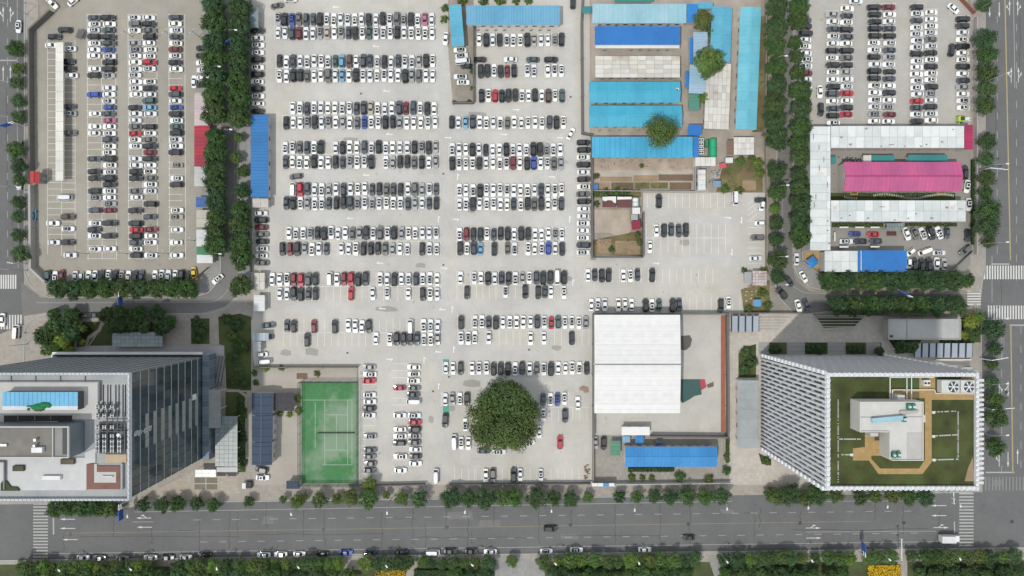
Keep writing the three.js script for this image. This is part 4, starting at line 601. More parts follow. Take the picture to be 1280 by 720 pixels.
// ---------------------------------------------------------------- office tower with the roof garden (east)
const TH = 50, TX = (p, h = TH) => X(p, h), TZ = (p, h = TH) => Z(p, h);
{
  const x0 = TX(1032), x1 = TX(1223), z0 = TZ(466), z1 = TZ(612), t = thing('office_tower', 'white finned office tower with a green roof garden and penthouse', 'office tower', [(x0 + x1) / 2, 0, (z0 + z1) / 2]);
  const inset = 0.75, fin = mt(0.74, 0.755, 0.775, 'wall', { roughness: 0.6 }), span = mt(0.72, 0.735, 0.76, 'wall', { roughness: 0.6 }), win = mt(0.03, 0.035, 0.045, null, { roughness: 0.1 }), core = mt(0.22, 0.23, 0.25);
  new MB().box(x0 + inset, 0, z0 + inset, x1 - inset, TH - 0.8, z1 - inset).build('wall', core, t);
  const nz = 24, nx = 30, dz = (z1 - z0) / nz, dx = (x1 - x0) / nx, rows = 7, fh = (TH - 2) / rows;
  for (let i = 0; i <= nz; i++) { const z = z0 + i * dz; for (const s of [0, 1]) { const b = new MB(); if (s) b.box(x1 - inset + 0.02, 0.5, z - 0.24, x1 + 0.05, TH - 0.1, z + 0.24); else b.box(x0 - 0.05, 0.5, z - 0.29, x0 + inset - 0.02, TH - 0.1, z + 0.29); b.build('fin', fin, t); } }
  for (let i = 1; i < nx; i++) { const x = x0 + i * dx; for (const s of [0, 1]) { const b = new MB(); if (s) b.box(x - 0.24, 0.5, z1 - inset + 0.02, x + 0.24, TH - 0.1, z1 + 0.05); else b.box(x - 0.15, 0.5, z0 - 0.05, x + 0.15, TH - 0.1, z0 + inset - 0.02); b.build('fin', fin, t); } }
  const rest = new MB(), spn = new MB(), blind = mt(0.2, 0.2, 0.19), blind2 = mt(0.09, 0.1, 0.11, null, { roughness: 0.2 });
  for (let i = 0; i < nz; i++) for (let r = 0; r <= rows; r++) {
    const za = z0 + i * dz + 0.25, zb = z0 + (i + 1) * dz - 0.25, ya = Math.max(0.8, (r - (i % 2) * 0.5) * fh + 0.5), yb = Math.min(TH - 1.2, (r + 1 - (i % 2) * 0.5) * fh - 1.3);
    if (yb - ya < 0.8) continue;
    new MB().box(x0 + inset - 0.06, ya, za, x0 + inset + 0.02, yb, zb).build('window', rnd() < 0.1 ? blind : rnd() < 0.25 ? blind2 : win, t);
    spn.box(x0 + inset - 0.32, yb + 0.03, za + 0.02, x0 + inset + 0.01, Math.min(TH - 0.9, yb + 1.75), zb - 0.02);
    rest.box(x1 - inset - 0.02, ya, za, x1 - inset + 0.06, yb, zb); spn.box(x1 - inset - 0.01, yb + 0.03, za + 0.02, x1 - inset + 0.32, Math.min(TH - 0.9, yb + 1.75), zb - 0.02);
  }
  for (let i = 0; i < nx; i++) for (let r = 0; r <= rows; r++) {
    const xa = x0 + i * dx + 0.25, xb = x0 + (i + 1) * dx - 0.25, ya = Math.max(0.8, (r - (i % 2) * 0.5) * fh + 0.5), yb = Math.min(TH - 1.2, (r + 1 - (i % 2) * 0.5) * fh - 1.3);
    if (yb - ya < 0.8) continue;
    for (const [z, s] of [[z0 + inset, -1], [z1 - inset, 1]]) { rest.box(xa, ya, z - 0.05, xb, yb, z + 0.05); spn.box(xa + 0.02, yb + 0.03, z - 0.01, xb - 0.02, Math.min(TH - 0.9, yb + 1.75), z + s * 0.32); }
  }
  for (let i = 0; i < 17; i++) for (const [z, s] of [[z0, -1], [z1, 1]]) for (const x of [x0, x1]) { const y = 1.5 + i * 2.88; new MB().box(x - 0.55, y, z - 0.55, x + 0.55, y + 1.45, z + 0.55).build('corner_block', fin, t); }
  rest.build('window_grid', win, t).userData.kind = 'stuff'; spn.build('spandrel', span, t).userData.kind = 'stuff';
  // parapet with stepped white caps
  new MB().ring(x0 + 0.1, TH - 0.79, z0 + 0.1, x1 - 0.1, TH + 0.5, z1 - 0.1, 0.9).build('parapet', fin, t);
  const cap = new MB(); for (let i = 0; i < nx; i++) for (const z of [z0 + 0.45, z1 - 0.45]) cap.box(x0 + (i + 0.2) * dx, TH + 0.5, z - 0.55, x0 + (i + 0.75) * dx, TH + 0.65 + (i % 2) * 0.15, z + 0.55);
  for (let i = 1; i < nz - 1; i++) for (const x of [x0 + 0.45, x1 - 0.45]) cap.box(x - 0.55, TH + 0.5, z0 + (i + 0.2) * dz, x + (x > 100 ? 1.5 : 0.55), TH + 0.65 + (i % 2) * 0.15, z0 + (i + 0.75) * dz);
  cap.build('parapet_cap', mt(0.6, 0.61, 0.63, 'wall'), t).userData.kind = 'stuff';
  new MB().prism([[x0 + 1, z0 + 1], [x1 - 1, z0 + 1], [x1 - 1, z1 - 1], [x0 + 1, z1 - 1]], TH - 0.78, TH - 0.4).build('roof_lawn', mt(0.072, 0.094, 0.03, 'grass', { roughness: 1 }), t);
  const gy = TH - 0.4, path = mt(0.4, 0.265, 0.11, 'pave');
  const poly = (name, pts, y0, y1, m, h = TH) => new MB().prism(pts.map(([a, b]) => [TX(a, h), TZ(b, h)]), y0, y1).build(name, m, t);
  poly('garden_path', [[1150, 470], [1170, 470], [1170, 491], [1218, 491], [1218, 500], [1165.5, 500], [1165.5, 578], [1154, 593], [1099, 593], [1087, 576], [1067, 576], [1067, 561], [1082, 559], [1082, 543], [1104, 543], [1104, 570], [1090, 570], [1090, 574], [1101, 586], [1150, 586], [1157, 575], [1157, 498], [1112, 498], [1112, 488], [1150, 488]], gy, gy + 0.06, path);
  poly('garden_path', [[1203, 468], [1218, 468], [1218, 474], [1203, 474]], gy, gy + 0.06, path);
  poly('bare_patch', [[1217, 572], [1219, 602], [1207, 602], [1211, 586]], gy, gy + 0.03, C.soil);
  poly('dark_bed', [[1130, 473], [1149, 473], [1149, 486], [1130, 486]], gy, gy + 0.05, mt(0.05, 0.1, 0.03, 'grass')); poly('dark_bed', [[1094, 543.5], [1103, 543.5], [1103, 551], [1094, 551]], gy + 0.06, gy + 0.1, mt(0.08, 0.08, 0.05, 'grass'));
  // penthouse
  const ph = 54.5, pc = mt(0.56, 0.55, 0.52, 'wall'), P = (pts, y0, y1, n, m, h = ph) => poly(n, pts, y0, y1, m, h);
  P([[1074, 502], [1153.5, 502], [1153.5, 575.5], [1114, 575.5], [1111, 572], [1111, 540], [1074, 540]], gy, ph, 'penthouse', pc);
  { const b = new MB(), yy = ph + 0.02; for (const [a, c, d, e] of [[1074, 502, 1153.5, 503.2], [1152.3, 503.2, 1153.5, 575.5], [1074, 538.8, 1111, 540], [1074, 503.2, 1075.2, 538.8], [1111, 540, 1112.2, 572], [1114, 574.3, 1152.3, 575.5]]) b.box(TX(a, ph), yy - 0.01, TZ(c, ph), TX(d, ph), yy + 0.35, TZ(e, ph)); b.build('penthouse_coping', mt(0.56, 0.56, 0.54, 'wall'), t); }
  P([[1134, 541], [1152, 541], [1152, 574], [1134, 574]], ph + 0.005, ph + 0.1, 'roof_slab', mt(0.45, 0.435, 0.41, 'wall')); P([[1076, 521], [1152, 520.5], [1152, 521.3], [1076, 521.8]], ph + 0.005, ph + 0.06, 'roof_joint', C.grey);
  P([[1122, 494], [1131, 494], [1131, 500.5], [1122, 500.5]], gy, 52.5, 'stair_box', pc, 52.5); P([[1154.5, 519], [1157, 519], [1157, 528], [1154.5, 528]], gy, 52, 'stair_box', pc, 52); P([[1088, 541], [1098, 541], [1098, 545.5], [1088, 545.5]], gy, 52.5, 'stair_box', mt(0.5, 0.5, 0.48, 'wall'), 52.5);
  P([[1090, 523], [1128, 519.5], [1132, 519.5], [1132, 524], [1128, 525.5], [1091, 529]], ph + 0.3, ph + 1.1, 'air_duct', mt(0.32, 0.5, 0.58, 'metal'), ph + 1);
  P([[1124, 513], [1147, 512.5], [1147, 515], [1128, 518], [1124, 516]], ph + 0.1, ph + 0.5, 'cable_tray', mt(0.42, 0.39, 0.37, 'wall'));
  for (const [x, y] of [[1137, 508.5], [1142.5, 508.5], [1131, 524], [1118, 569], [1124, 568.5]]) { const xx = TX(x, ph + 1), zz = TZ(y, ph + 1); const v = new MB().box(xx - 0.45, ph + 0.05, zz - 0.75, xx + 0.45, ph + 1.1, zz + 0.75).build('vent', mt(0.05, 0.2, 0.14, 'metal'), t); new MB().cyl(xx, ph + 1.1, zz, 0.38, ph + 1.5, 12, 0.3).build('vent_cowl', mt(0.6, 0.66, 0.63, 'metal'), v); }
  // white pipes, cooling fans
  const pipe = (pts, y = gy + 0.8) => { const b = new MB(); for (let i = 0; i + 1 < pts.length; i++) b.bar(V(TX(pts[i][0]), y, TZ(pts[i][1])), V(TX(pts[i + 1][0]), y, TZ(pts[i + 1][1])), 0.1); for (const p of pts) b.cyl(TX(p[0]), gy, TZ(p[1]), 0.08, y, 8); b.build('pipe', C.white, t); };
  pipe([[1111.5, 500], [1111.5, 471.5], [1166, 471.5]]); pipe([[1114, 500], [1114.5, 487], [1167, 487], [1168.5, 491.5], [1217, 492]]); pipe([[1132.5, 467], [1132.5, 499]]); pipe([[1137.5, 467], [1137.5, 499]], gy + 1.1);
  for (const [a, b, f] of [[1177, 1199.5, 1191.5], [1201, 1218.5, 1211]]) {
    const hh = 52, u = new MB().box(TX(a, hh), gy + 0.3, TZ(475.5, hh), TX(b, hh), hh, TZ(491, hh)).build('cooling_unit', mt(0.58, 0.59, 0.56, 'metal'), t), fx = TX(f, hh), fz = TZ(483.5, hh);
    const rg = new MB(); for (let i = 0; i < 24; i++) { const q = i / 24 * 2 * Math.PI, w = (i + 1) / 24 * 2 * Math.PI, Pp = (r, an, y) => V(fx + r * Math.cos(an), y, fz + r * Math.sin(an)); rg.quad(Pp(1.55, w, hh + 0.25), Pp(1.55, q, hh + 0.25), Pp(1.7, q, hh), Pp(1.7, w, hh)); rg.quad(Pp(1.55, q, hh + 0.25), Pp(1.55, w, hh + 0.25), Pp(1.45, w, hh), Pp(1.45, q, hh)); } rg.build('fan_ring', C.white, u);
    new MB().cyl(fx, hh + 0.005, fz, 1.44, hh + 0.03, 24).build('fan_well', mt(0.03, 0.05, 0.07), u);
    const bl = new MB(); for (let i = 0; i < 6; i++) { const q = i / 6 * 2 * Math.PI, c = Math.cos(q), s = Math.sin(q); bl.prism([[fx + c * 0.3 - s * 0.1, fz + s * 0.3 + c * 0.1], [fx + c * 1.35 - s * 0.3, fz + s * 1.35 + c * 0.3], [fx + c * 1.35 + s * 0.12, fz + s * 1.35 - c * 0.12], [fx + c * 0.3 + s * 0.1, fz + s * 0.3 - c * 0.1]], hh + 0.1, hh + 0.13); } bl.cyl(fx, hh + 0.04, fz, 0.35, hh + 0.2, 12); bl.build('fan_blades', C.white, u);
  }
  { const hh = 51.2, u = new MB().box(TX(1155, hh), gy, TZ(475.5, hh), TX(1163, hh), hh, TZ(482.5, hh)).build('air_unit', C.white, t); for (const x of [1157, 1161]) new MB().cyl(TX(x, hh), hh + 0.003, TZ(479, hh), 0.36, hh + 0.06, 12).build('fan_grille', C.dark, u); }
  const st = new MB(), dots = (xa, ya, xb, yb, n) => { for (let i = 0; i < n; i++) { if (rnd() < 0.2) continue; const f = i / n, x = TX(xa + (xb - xa) * f), z = TZ(ya + (yb - ya) * f), v = Math.abs(yb - ya) > Math.abs(xb - xa); st.box(x - (v ? 0.16 : 0.06), gy, z - (v ? 0.06 : 0.16), x + (v ? 0.16 : 0.06), gy + 0.35, z + (v ? 0.06 : 0.16)); } };
  dots(1048, 500, 1048, 604, 70); dots(1050, 549, 1077, 549, 22); dots(1050, 568.5, 1064, 568.5, 10); dots(1198, 515, 1198, 577, 46); dots(1168, 545, 1198, 543.5, 22); dots(1168, 575, 1200, 574, 24); dots(1170, 515, 1196, 514, 18);
  st.build('garden_edging', C.paint, t).userData.kind = 'stuff';
  for (const [x, y] of [[1064.5, 568.5], [1167, 515.5], [1167, 545.5], [1167.5, 575]]) new MB().box(TX(x - 1.7), gy, TZ(y - 1.6), TX(x + 1.7), gy + 0.5, TZ(y + 1.6)).build('garden_bench', C.paint, t);
}

// ---------------------------------------------------------------- glass office tower (west), running out of the frame
{
  const x0 = TX(-70), x1 = TX(163), z0 = TZ(466), z1 = TZ(625), t = thing('glass_tower', 'glass fronted office tower cut by the frame edge, with white roof terrace', 'office tower', [(x0 + x1) / 2, 0, (z0 + z1) / 2]);
  const floors = 11, fh = (TH - 1) / floors, fr = mt(0.5, 0.54, 0.57, 'metal', { roughness: 0.5 }), band = mt(0.3, 0.335, 0.325, 'metal', { roughness: 0.5 }), gl = [[0.05, 0.07, 0.077], [0.058, 0.082, 0.092], [0.036, 0.054, 0.06], [0.062, 0.073, 0.068]].map(([r, g, b], i) => mt(r, g, b, null, { roughness: 0.04 + 0.02 * i })), reflectTintGlass = mt(0.06, 0.1, 0.15, null, { roughness: 0.08 });  // lowest panes coloured bluer to stand in for light-blue reflections
  new MB().box(x0, 0, z0 + 0.6, x1 - 0.4, TH - 0.8, z1 - 0.6).build('core_wall', mt(0.03, 0.035, 0.04), t);
  const nb = 14, dz = (z1 - z0 - 1.2) / nb;
  for (let f = 0; f < floors; f++) for (let i = 0; i < nb; i++) { const y = f * fh + 0.2, z = z0 + 0.6 + i * dz; const tilt = rr(-0.012, 0.012); const b = new MB(), xa = x1 - 0.36, xb = x1 - 0.2; b.box(xa, y + 0.06, z + 0.05, xb + tilt, y + fh - 0.18, z + dz - 0.05); b.build('window_pane', f < 1 ? reflectTintGlass : gl[Math.floor(rnd() * 4)], t); }
  for (let f = 0; f <= floors; f++) { const y = f * fh + 0.12; new MB().box(x1 - 0.38, y - 0.08, z0 + 0.3, x1 - 0.08, y + 0.05, z1 - 0.3).build('floor_band', fr, t); if (f > 1 && f < 10) new MB().box(x1 - 0.34, y + 0.1, 36.4, x1 - 0.1, y + 1.75, 46.2).build('spandrel_panel', band, t); }
  for (let i = 0; i <= nb; i++) new MB().box(x1 - 0.39, 0.2, z0 + 0.6 + i * dz - 0.035, x1 - 0.1, TH - 0.9, z0 + 0.6 + i * dz + 0.035).build('mullion', mt(0.1, 0.12, 0.13, 'metal'), t);
  // north and south fronts: grey sill bands and fins
  const bm = mt(0.27, 0.285, 0.3, 'metal', { roughness: 0.6 });
  for (let f = 0; f < floors * 2; f++) for (const [z, s] of [[z0 + 0.6, -1], [z1 - 0.6, 1]]) new MB().box(x0, f * fh / 2 + 0.4, z, x1 - 0.5, f * fh / 2 + 1.25, z + s * 0.35).build('sill_band', bm, t);
  for (let i = 0; i < 16; i++) { const x = x0 + (i + 0.5) * (x1 - x0) / 16; for (const [z, s] of [[z0 + 0.6, -1], [z1 - 0.6, 1]]) new MB().box(x - 0.12, 0.3, z + s * 0.36, x + 0.12, TH - 0.9, z + s * 0.52).build('fin', fr, t); }
  // roof edge, decks, terrace
  new MB().ring(x0, TH - 0.79, z0, x1, TH + 0.6, z1, 0.45).build('parapet', mt(0.6, 0.63, 0.66, 'metal'), t);
  const cap = new MB(); for (let i = 0; i < 46; i++) { const x = x0 + (i + 0.2) * (x1 - x0) / 46; for (const z of [z0, z1 - 0.45]) cap.box(x, TH + 0.6, z - 0.05, x + (x1 - x0) / 46 * 0.6, TH + 0.75, z + 0.5); } for (let i = 1; i < 22; i++) { const z = z0 + i * (z1 - z0) / 22; cap.box(x1 - 0.47, TH + 0.6, z, x1 + 0.02, TH + 0.75, z + 1.0); } cap.build('parapet_cap', mt(0.5, 0.53, 0.56, 'metal'), t).userData.kind = 'stuff';
  new MB().box(x0, TH - 0.78, z0 + 0.46, x1 - 0.46, TH - 0.4, z1 - 0.46).build('roof_deck', mt(0.36, 0.37, 0.37, 'metal'), t);
  const gy = TH - 0.4, P = (name, pts, y0, y1, m, h = TH) => new MB().prism(pts.map(([a, b]) => [TX(a, h), TZ(b, h)]), y0, y1).build(name, m, t), B = (name, a, b, c, d, y0, y1, m, par = t) => new MB().box(TX(a, y1), y0, TZ(b, y1), TX(c, y1), y1, TZ(d, y1)).build(name, m, par);
  const deck = mt(0.5, 0.49, 0.465, 'wall');
  P('terrace_slab', [[-65, 478], [123, 478], [123, 524], [-65, 524]], gy, gy + 0.7, deck); P('terrace_slab', [[-65, 524], [73, 524], [73, 531], [-65, 531]], gy, gy + 0.7, deck); P('terrace_slab', [[-65, 572], [106, 572], [106, 566], [119, 560], [119, 578], [108, 580], [108, 613], [-65, 613]], gy, gy + 0.35, mt(0.54, 0.54, 0.54, 'wall'));
  P('terrace_slab', [[123.5, 478], [158, 478], [158, 523], [123.5, 523]], gy, gy + 0.08, mt(0.38, 0.385, 0.385, 'metal')); for (const x of [128.5, 134, 137.5, 144, 148, 153, 156]) B('roof_bar', x, 481, x + 0.6, 521, gy + 0.09, gy + 0.35, C.dark);
  for (const x of [13, 43.5, 74.5, 105.5]) B('roof_seam', x, 470, x + 1, 477.5, gy, gy + 0.25, mt(0.2, 0.17, 0.12)); B('roof_kerb', -65, 477.3, 123.5, 478, gy, gy + 1.0, mt(0.4, 0.4, 0.4, 'wall')); B('roof_kerb', 123, 478, 124, 502, gy, gy + 1.0, mt(0.25, 0.26, 0.26, 'wall'));
  P('timber_deck', [[108, 580], [117.5, 580], [117.5, 603.5], [145, 603.5], [145, 590], [121, 590], [121, 582.5], [150, 582.5], [150, 611.5], [108, 611.5]], gy, gy + 0.4, mt(0.19, 0.095, 0.075, 'worn'));
  P('terrace_slab', [[117.5, 580], [121, 580], [121, 590], [145, 590], [145, 603.5], [117.5, 603.5]], gy, gy + 0.36, deck); B('timber_deck', 131, 568, 158, 578.5, gy, gy + 0.3, mt(0.42, 0.33, 0.23, 'worn')); B('terrace_slab', 150.5, 579.5, 153, 612, gy, gy + 0.9, C.concrete);
  B('white_bench', 52, 595, 75, 600, gy + 0.36, gy + 1.2, C.white); B('white_bench', 127, 595, 140.5, 596.5, gy + 0.37, gy + 0.9, mt(0.5, 0.52, 0.54)); B('planter', 75.5, 574, 92, 580.5, gy + 0.36, gy + 1.1, mt(0.14, 0.11, 0.07, 'soil')); B('planter', 15.5, 582.5, 29, 589, gy + 0.36, gy + 1.1, mt(0.09, 0.085, 0.05, 'soil')); P('planted_corner', [[2, 613], [2, 604], [6, 599], [10, 602], [14, 608], [22, 608.5], [25, 612], [25, 613]], gy + 0.35, gy + 0.8, mt(0.05, 0.07, 0.025, 'grass'));
  B('roof_kerb', -65, 577, 5, 578.5, gy + 0.36, gy + 1.2, C.grey); B('roof_kerb', 4, 578.5, 5.2, 612, gy + 0.36, gy + 1.2, C.grey); P('roof_channel', [[6, 519], [91, 519], [91, 526], [6, 527]], gy + 0.7, gy + 0.76, mt(0.045, 0.04, 0.035, 'soil')); for (const x of [22, 43, 63]) B('roof_seam', x, 519.5, x + 0.7, 525.5, gy + 0.77, gy + 1.0, C.grey);
  // blue roofed cabin
  { const h = 53.2, c = B('roof_cabin', 3.5, 490.5, 97, 512.5, gy + 0.7, h - 0.15, mt(0.07, 0.075, 0.08)); B('cabin_roof', 3, 490, 97, 507.5, h - 0.14, h, mt(0.13, 0.4, 0.62, 'metal', { roughness: 0.6 }), c); B('cabin_fascia', 3, 507.6, 97, 512.5, h - 0.14, h - 0.02, mt(0.6, 0.64, 0.67, 'metal'), c); const rb = new MB(); for (let x = 7; x < 96; x += 5.6) rb.box(TX(x, h), h, TZ(490, h), TX(x + 0.35, h), h + 0.08, TZ(507.5, h)); rb.build('roof_rib', mt(0.13, 0.4, 0.62, 'metal', { roughness: 0.6 }), c).userData.kind = 'stuff'; }
  // penthouse with slate side
  { const h = 56, c = B('penthouse', -65, 532.5, 87.5, 571.5, gy, h, mt(0.17, 0.205, 0.235, 'metal', { roughness: 0.5 })); B('penthouse_roof', -64, 534, 67, 570.5, h + 0.003, h + 0.15, mt(0.235, 0.22, 0.195, 'soil'), c); B('penthouse_roof', 68, 534, 86, 570.5, h + 0.003, h + 0.12, mt(0.26, 0.255, 0.24, 'wall'), c); B('roof_pit', 78, 535, 85, 568, h + 0.12, h + 0.16, mt(0.07, 0.07, 0.07), c); const e = new MB(); for (const [a, b, d, f] of [[-65, 532.5, 87.5, 534], [-65, 570.5, 87.5, 572], [86, 534, 87.5, 570.5], [67, 534, 68, 570.5]]) e.box(TX(a, h), h + 0.002, TZ(b, h), TX(d, h), h + 0.6, TZ(f, h)); e.build('coping', mt(0.5, 0.5, 0.48, 'wall'), c); B('roof_box', 39, 559.5, 52.5, 566, h + 0.15, h + 1.2, C.white, c); new MB().cyl(TX(47, h), h + 0.15, TZ(556, h), 0.35, h + 1.5, 12).cyl(TX(47, h), h + 0.15, TZ(549, h), 0.4, h + 1.2, 12).build('vent_pipe', C.steel, c); B('roof_box', 0, 555, 8, 558, h + 0.15, h + 0.7, C.steel, c); B('louvre_wall', 88, 532.5, 90, 571, gy, h - 2, mt(0.1, 0.12, 0.13, 'metal'), c); }
  // cooling units in rows
  for (const [i, x] of [122, 130.5, 140, 149].entries()) for (const [j, y] of [509, 519.5, 534, 545, 552, 558, 563.5].entries()) { if (i === 3 && (j === 0 || j === 1)) continue; if (j === 2 && i > 2) continue; const h = 51.6, w = 1.9, u = B('cooling_unit', x - w, y - 2.4, x + w, y + 2.4, gy + 0.1, h, mt(0.2, 0.225, 0.24, 'metal')); for (const q of [-1.1, 1.1]) new MB().cyl(TX(x, h), h + 0.003, TZ(y + q, h), 0.2, h + 0.06, 10).build('fan_grille', C.dark, u); const fb = new MB(); for (const s of [-1, 1]) fb.box(TX(x + s * w - 0.3 * s, h), h, TZ(y - 2.5, h), TX(x + s * w + 0.2 * s, h), h + 0.12, TZ(y + 2.5, h)); fb.box(TX(x - w, h), h, TZ(y - 0.25, h), TX(x + w, h), h + 0.11, TZ(y + 0.25, h)); fb.build('unit_frame', C.white, u); }
  B('equipment_base', 124, 527, 158, 567, gy, gy + 0.09, mt(0.09, 0.095, 0.1, 'metal')); for (const y of [528, 539]) B('pipe_run', 123.5, y, 157, y + 1.2, gy + 1.9, gy + 2.1, mt(0.08, 0.085, 0.09)); for (const x of [133, 146, 155]) B('pipe_run', x, 515, x + 1.2, 566, gy + 1.6, gy + 1.8, mt(0.1, 0.1, 0.11)); new MB().cyl(TX(147.5, 52), 50.2, TZ(544, 52), 0.55, 52, 16, 0.45).build('white_dome', C.white, t);
  // the sign that runs down the glass: strokes standing proud of the panes
  const sg = C.paint, sx = (p, y) => { const r = 377.4 / (640 - p); return H * (1 - r); };     // picture column on the front -> height
  const stroke = (list, pc, yc) => { const b = new MB(); for (const [u0, v0, u1, v1] of list) { const ya = sx(pc + u1), yb = sx(pc + u0), f = (377.4) / (640 - pc), za = (yc + v0 - 360) * f * S, zb = (yc + v1 - 360) * f * S; b.box(x1 - 0.02, Math.min(ya, yb), za, x1 + 0.22, Math.max(ya, yb), zb); } b.build('sign_character', sg, t); };
  stroke([[-1.8, -0.2, -1.2, 3.2], [-1.9, -1.2, -0.9, -0.7], [-0.4, -2.6, 0.1, -1.3], [-0.6, -0.9, 0.7, -0.5], [-0.4, 0.3, 0.6, 0.7], [-0.4, 1.5, 0.8, 1.9], [-0.4, 1.9, 0, 3.4], [0.5, 1.9, 0.9, 3.4], [0, 3.0, 0.6, 3.4], [1.5, -3, 2, 2.6]], 169.6, 541.5);
  stroke([[-1.6, -3, -1.1, 4], [-1.1, -2.9, 0.2, -2.5], [-0.8, -1.7, 0, -1.3], [-0.9, -0.4, 0.4, 0], [-0.8, 0.8, 0.3, 1.2], [0.6, -3.2, 1, -0.6], [1, -2, 2.2, -1.6], [0.4, 0.4, 2, 0.8], [0.8, 1.8, 2, 2.2], [-0.8, 2.4, 0.2, 2.8]], 174.8, 540.5);
  stroke([[-0.5, -0.5, 0.5, 0.5]], 178.3, 539);
  stroke([[-1.6, -1.8, -1.1, 1.4], [-1.6, -2.4, 1.2, -2], [-0.2, -1.6, 0.6, -0.9], [1, -3, 1.5, 1], [-1.4, 0.9, 1.6, 1.3], [-1.8, 1.6, -1.2, 3.2], [0, 1.6, 0.5, 2.8], [1.2, 1.8, 1.8, 3.2]], 182, 537.6);
  stroke([[-1.4, -4.4, 2, -4], [-1.2, -2.6, 1.9, -2.2], [-1.3, -4, -0.9, -1.2], [1.5, -4, 1.9, -1.2], [-0.2, -3.6, 0.3, -1.4], [-1.6, -0.6, 2, -0.2], [-1.5, 0.8, 1.9, 1.2], [-0.1, 0, 0.4, 1.8]], 187, 536.8);
  const sh = thing('draped_net', 'bundle of green netting slumped on the blue cabin roof', 'netting', [TX(50, 53), 53.22, TZ(510, 53)]), nm = mt(0.012, 0.22, 0.07, 'soil');
  const lump = (name, x, y, rx, rz, ry, m) => { const g = new THREE.SphereGeometry(1, 14, 10); const p = g.attributes.position; for (let i = 0; i < p.count; i++) { const k = 1 + 0.25 * (hash2(Math.round(p.getX(i) * 9), Math.round(p.getZ(i) * 9), 3) - 0.5); p.setXYZ(i, p.getX(i) * rx * k, Math.max(0, p.getY(i)) * ry * k, p.getZ(i) * rz * k); } g.computeVertexNormals(); const o = mesh(name, g, m, sh); o.position.set(TX(x, 53) - TX(50, 53), 0.02, TZ(y, 53) - TZ(510, 53)); };
  lump('net_fold', 49, 508.5, 2.1, 0.9, 0.8, nm); lump('net_fold', 56, 505.5, 1.7, 0.7, 0.7, nm); lump('net_fold', 61.5, 507, 0.8, 0.6, 0.5, nm); lump('net_fold', 50, 511.5, 1.5, 0.6, 0.6, mt(0.09, 0.1, 0.035, 'soil')); lump('net_fold', 39, 507.5, 1.2, 0.25, 0.3, nm); lump('net_fold', 36.5, 511.5, 0.4, 0.4, 0.3, mt(0.04, 0.08, 0.1));
}
// podium edges, canopies and steps round the glass tower
{
  const t = thing('podium', 'grey podium ledge with white edge along the glass tower', 'podium', [X(170), 0, Z(441)]);
  new MB().prism([[84, 434], [281, 432], [281, 444.5], [255, 444.5], [255, 441], [84, 441]].map(([x, y]) => [X(x), Z(y)]), 0.02, 0.6).build('ledge', mt(0.33, 0.33, 0.33, 'wall'), t);
  for (let i = 0; i < 18; i++) new MB().box(X(65 + i * 10.4, 6), 4.6, Z(440.2, 6), X(65.3 + (i + 1) * 10.4 - 0.3, 6), 6, Z(443.2, 6)).build('edge_panel', C.white, t);
  new MB().box(X(64, 6), 4.6, Z(443.2, 6), X(65.6, 6), 6, Z(457, 6)).build('edge_panel', C.white, t); new MB().box(X(66, 5), 0.62, Z(443.3, 5), X(252, 5), 4.5, Z(446, 5)).build('shade_tone_wall', mt(0.12, 0.13, 0.14, 'wall'), t);  // dark colour of the rear wall stands in for shadow behind the white edge
}
{ const t = thing('glass_lobby', 'narrow blue glass lobby strip along the foot of the glass tower', 'glass lobby', [X(259), 0, Z(505)]), lg1 = [mt(0.12, 0.165, 0.2, null, { roughness: 0.12 }), mt(0.1, 0.145, 0.18, null, { roughness: 0.12 }), mt(0.15, 0.19, 0.22, null, { roughness: 0.15 })], xa = TX(163) + 0.06, xb = xa + 2.3; for (let i = 0; i < 16; i++) { const a = Z(441) + i * 2.25, b = a + 2.2; new MB().box(xa + 0.05, 6.0, a, xb, 6.12, b).build('roof_pane', lg1[i % 3], t); new MB().box(xb - 0.1, 0.3, a, xb, 5.95, b).build('wall_pane', lg1[(i + 1) % 3], t); } for (let i = 0; i <= 16; i++) new MB().box(xa + 0.03, 0, Z(441) + i * 2.25 - 0.05, xb + 0.04, 6.2, Z(441) + i * 2.25 + 0.0).build('frame', mt(0.4, 0.43, 0.45, 'metal'), t); }
{ const t = thing('window_banner', 'small white panel fixed high on the glass tower front', 'panel', [TX(163), 20, 30]); const y = 12, r = (y0, y1, z0, z1) => new MB().box(TX(163) - 0.01, y0, z0, TX(163) + 0.12, y1, z1).build('panel', C.white, t); r(10.5, 13.2, 35.3, 37.2); }
shed('entrance_canopy', 'ribbed grey entrance canopy beside the glass tower', 260, 487, 276, 535, 6, { category: 'canopy', open: 1, roof: mt(0.3, 0.31, 0.31, 'metal'), ribs: 0.7, ribDir: 'x' });
shed('glass_canopy', 'glass panelled canopy cut by the diagonal tower shadow', 269, 520, 297, 583, 5, { category: 'canopy', open: 1, roof: C.slate, panels: [5, 12], tones: [mt(0.19, 0.225, 0.225, null, { roughness: 0.4 }), mt(0.165, 0.205, 0.21, null, { roughness: 0.4 }), mt(0.21, 0.24, 0.235, null, { roughness: 0.4 })], under: C.dark });
shed('glass_canopy', 'white strip roof at the lower end of the glass panelled canopy', 271, 584, 297, 590, 4.4, { category: 'canopy', open: 1, roof: mt(0.55, 0.57, 0.56, 'metal') });
shed('glass_canopy', 'small pale green glass roof below the glass tower corner', 244, 587, 270, 596, 3.6, { category: 'canopy', open: 1, roof: C.slate, panels: [3, 2], tones: [mt(0.36, 0.41, 0.39, null, { roughness: 0.25 }), mt(0.4, 0.45, 0.43, null, { roughness: 0.25 })] });
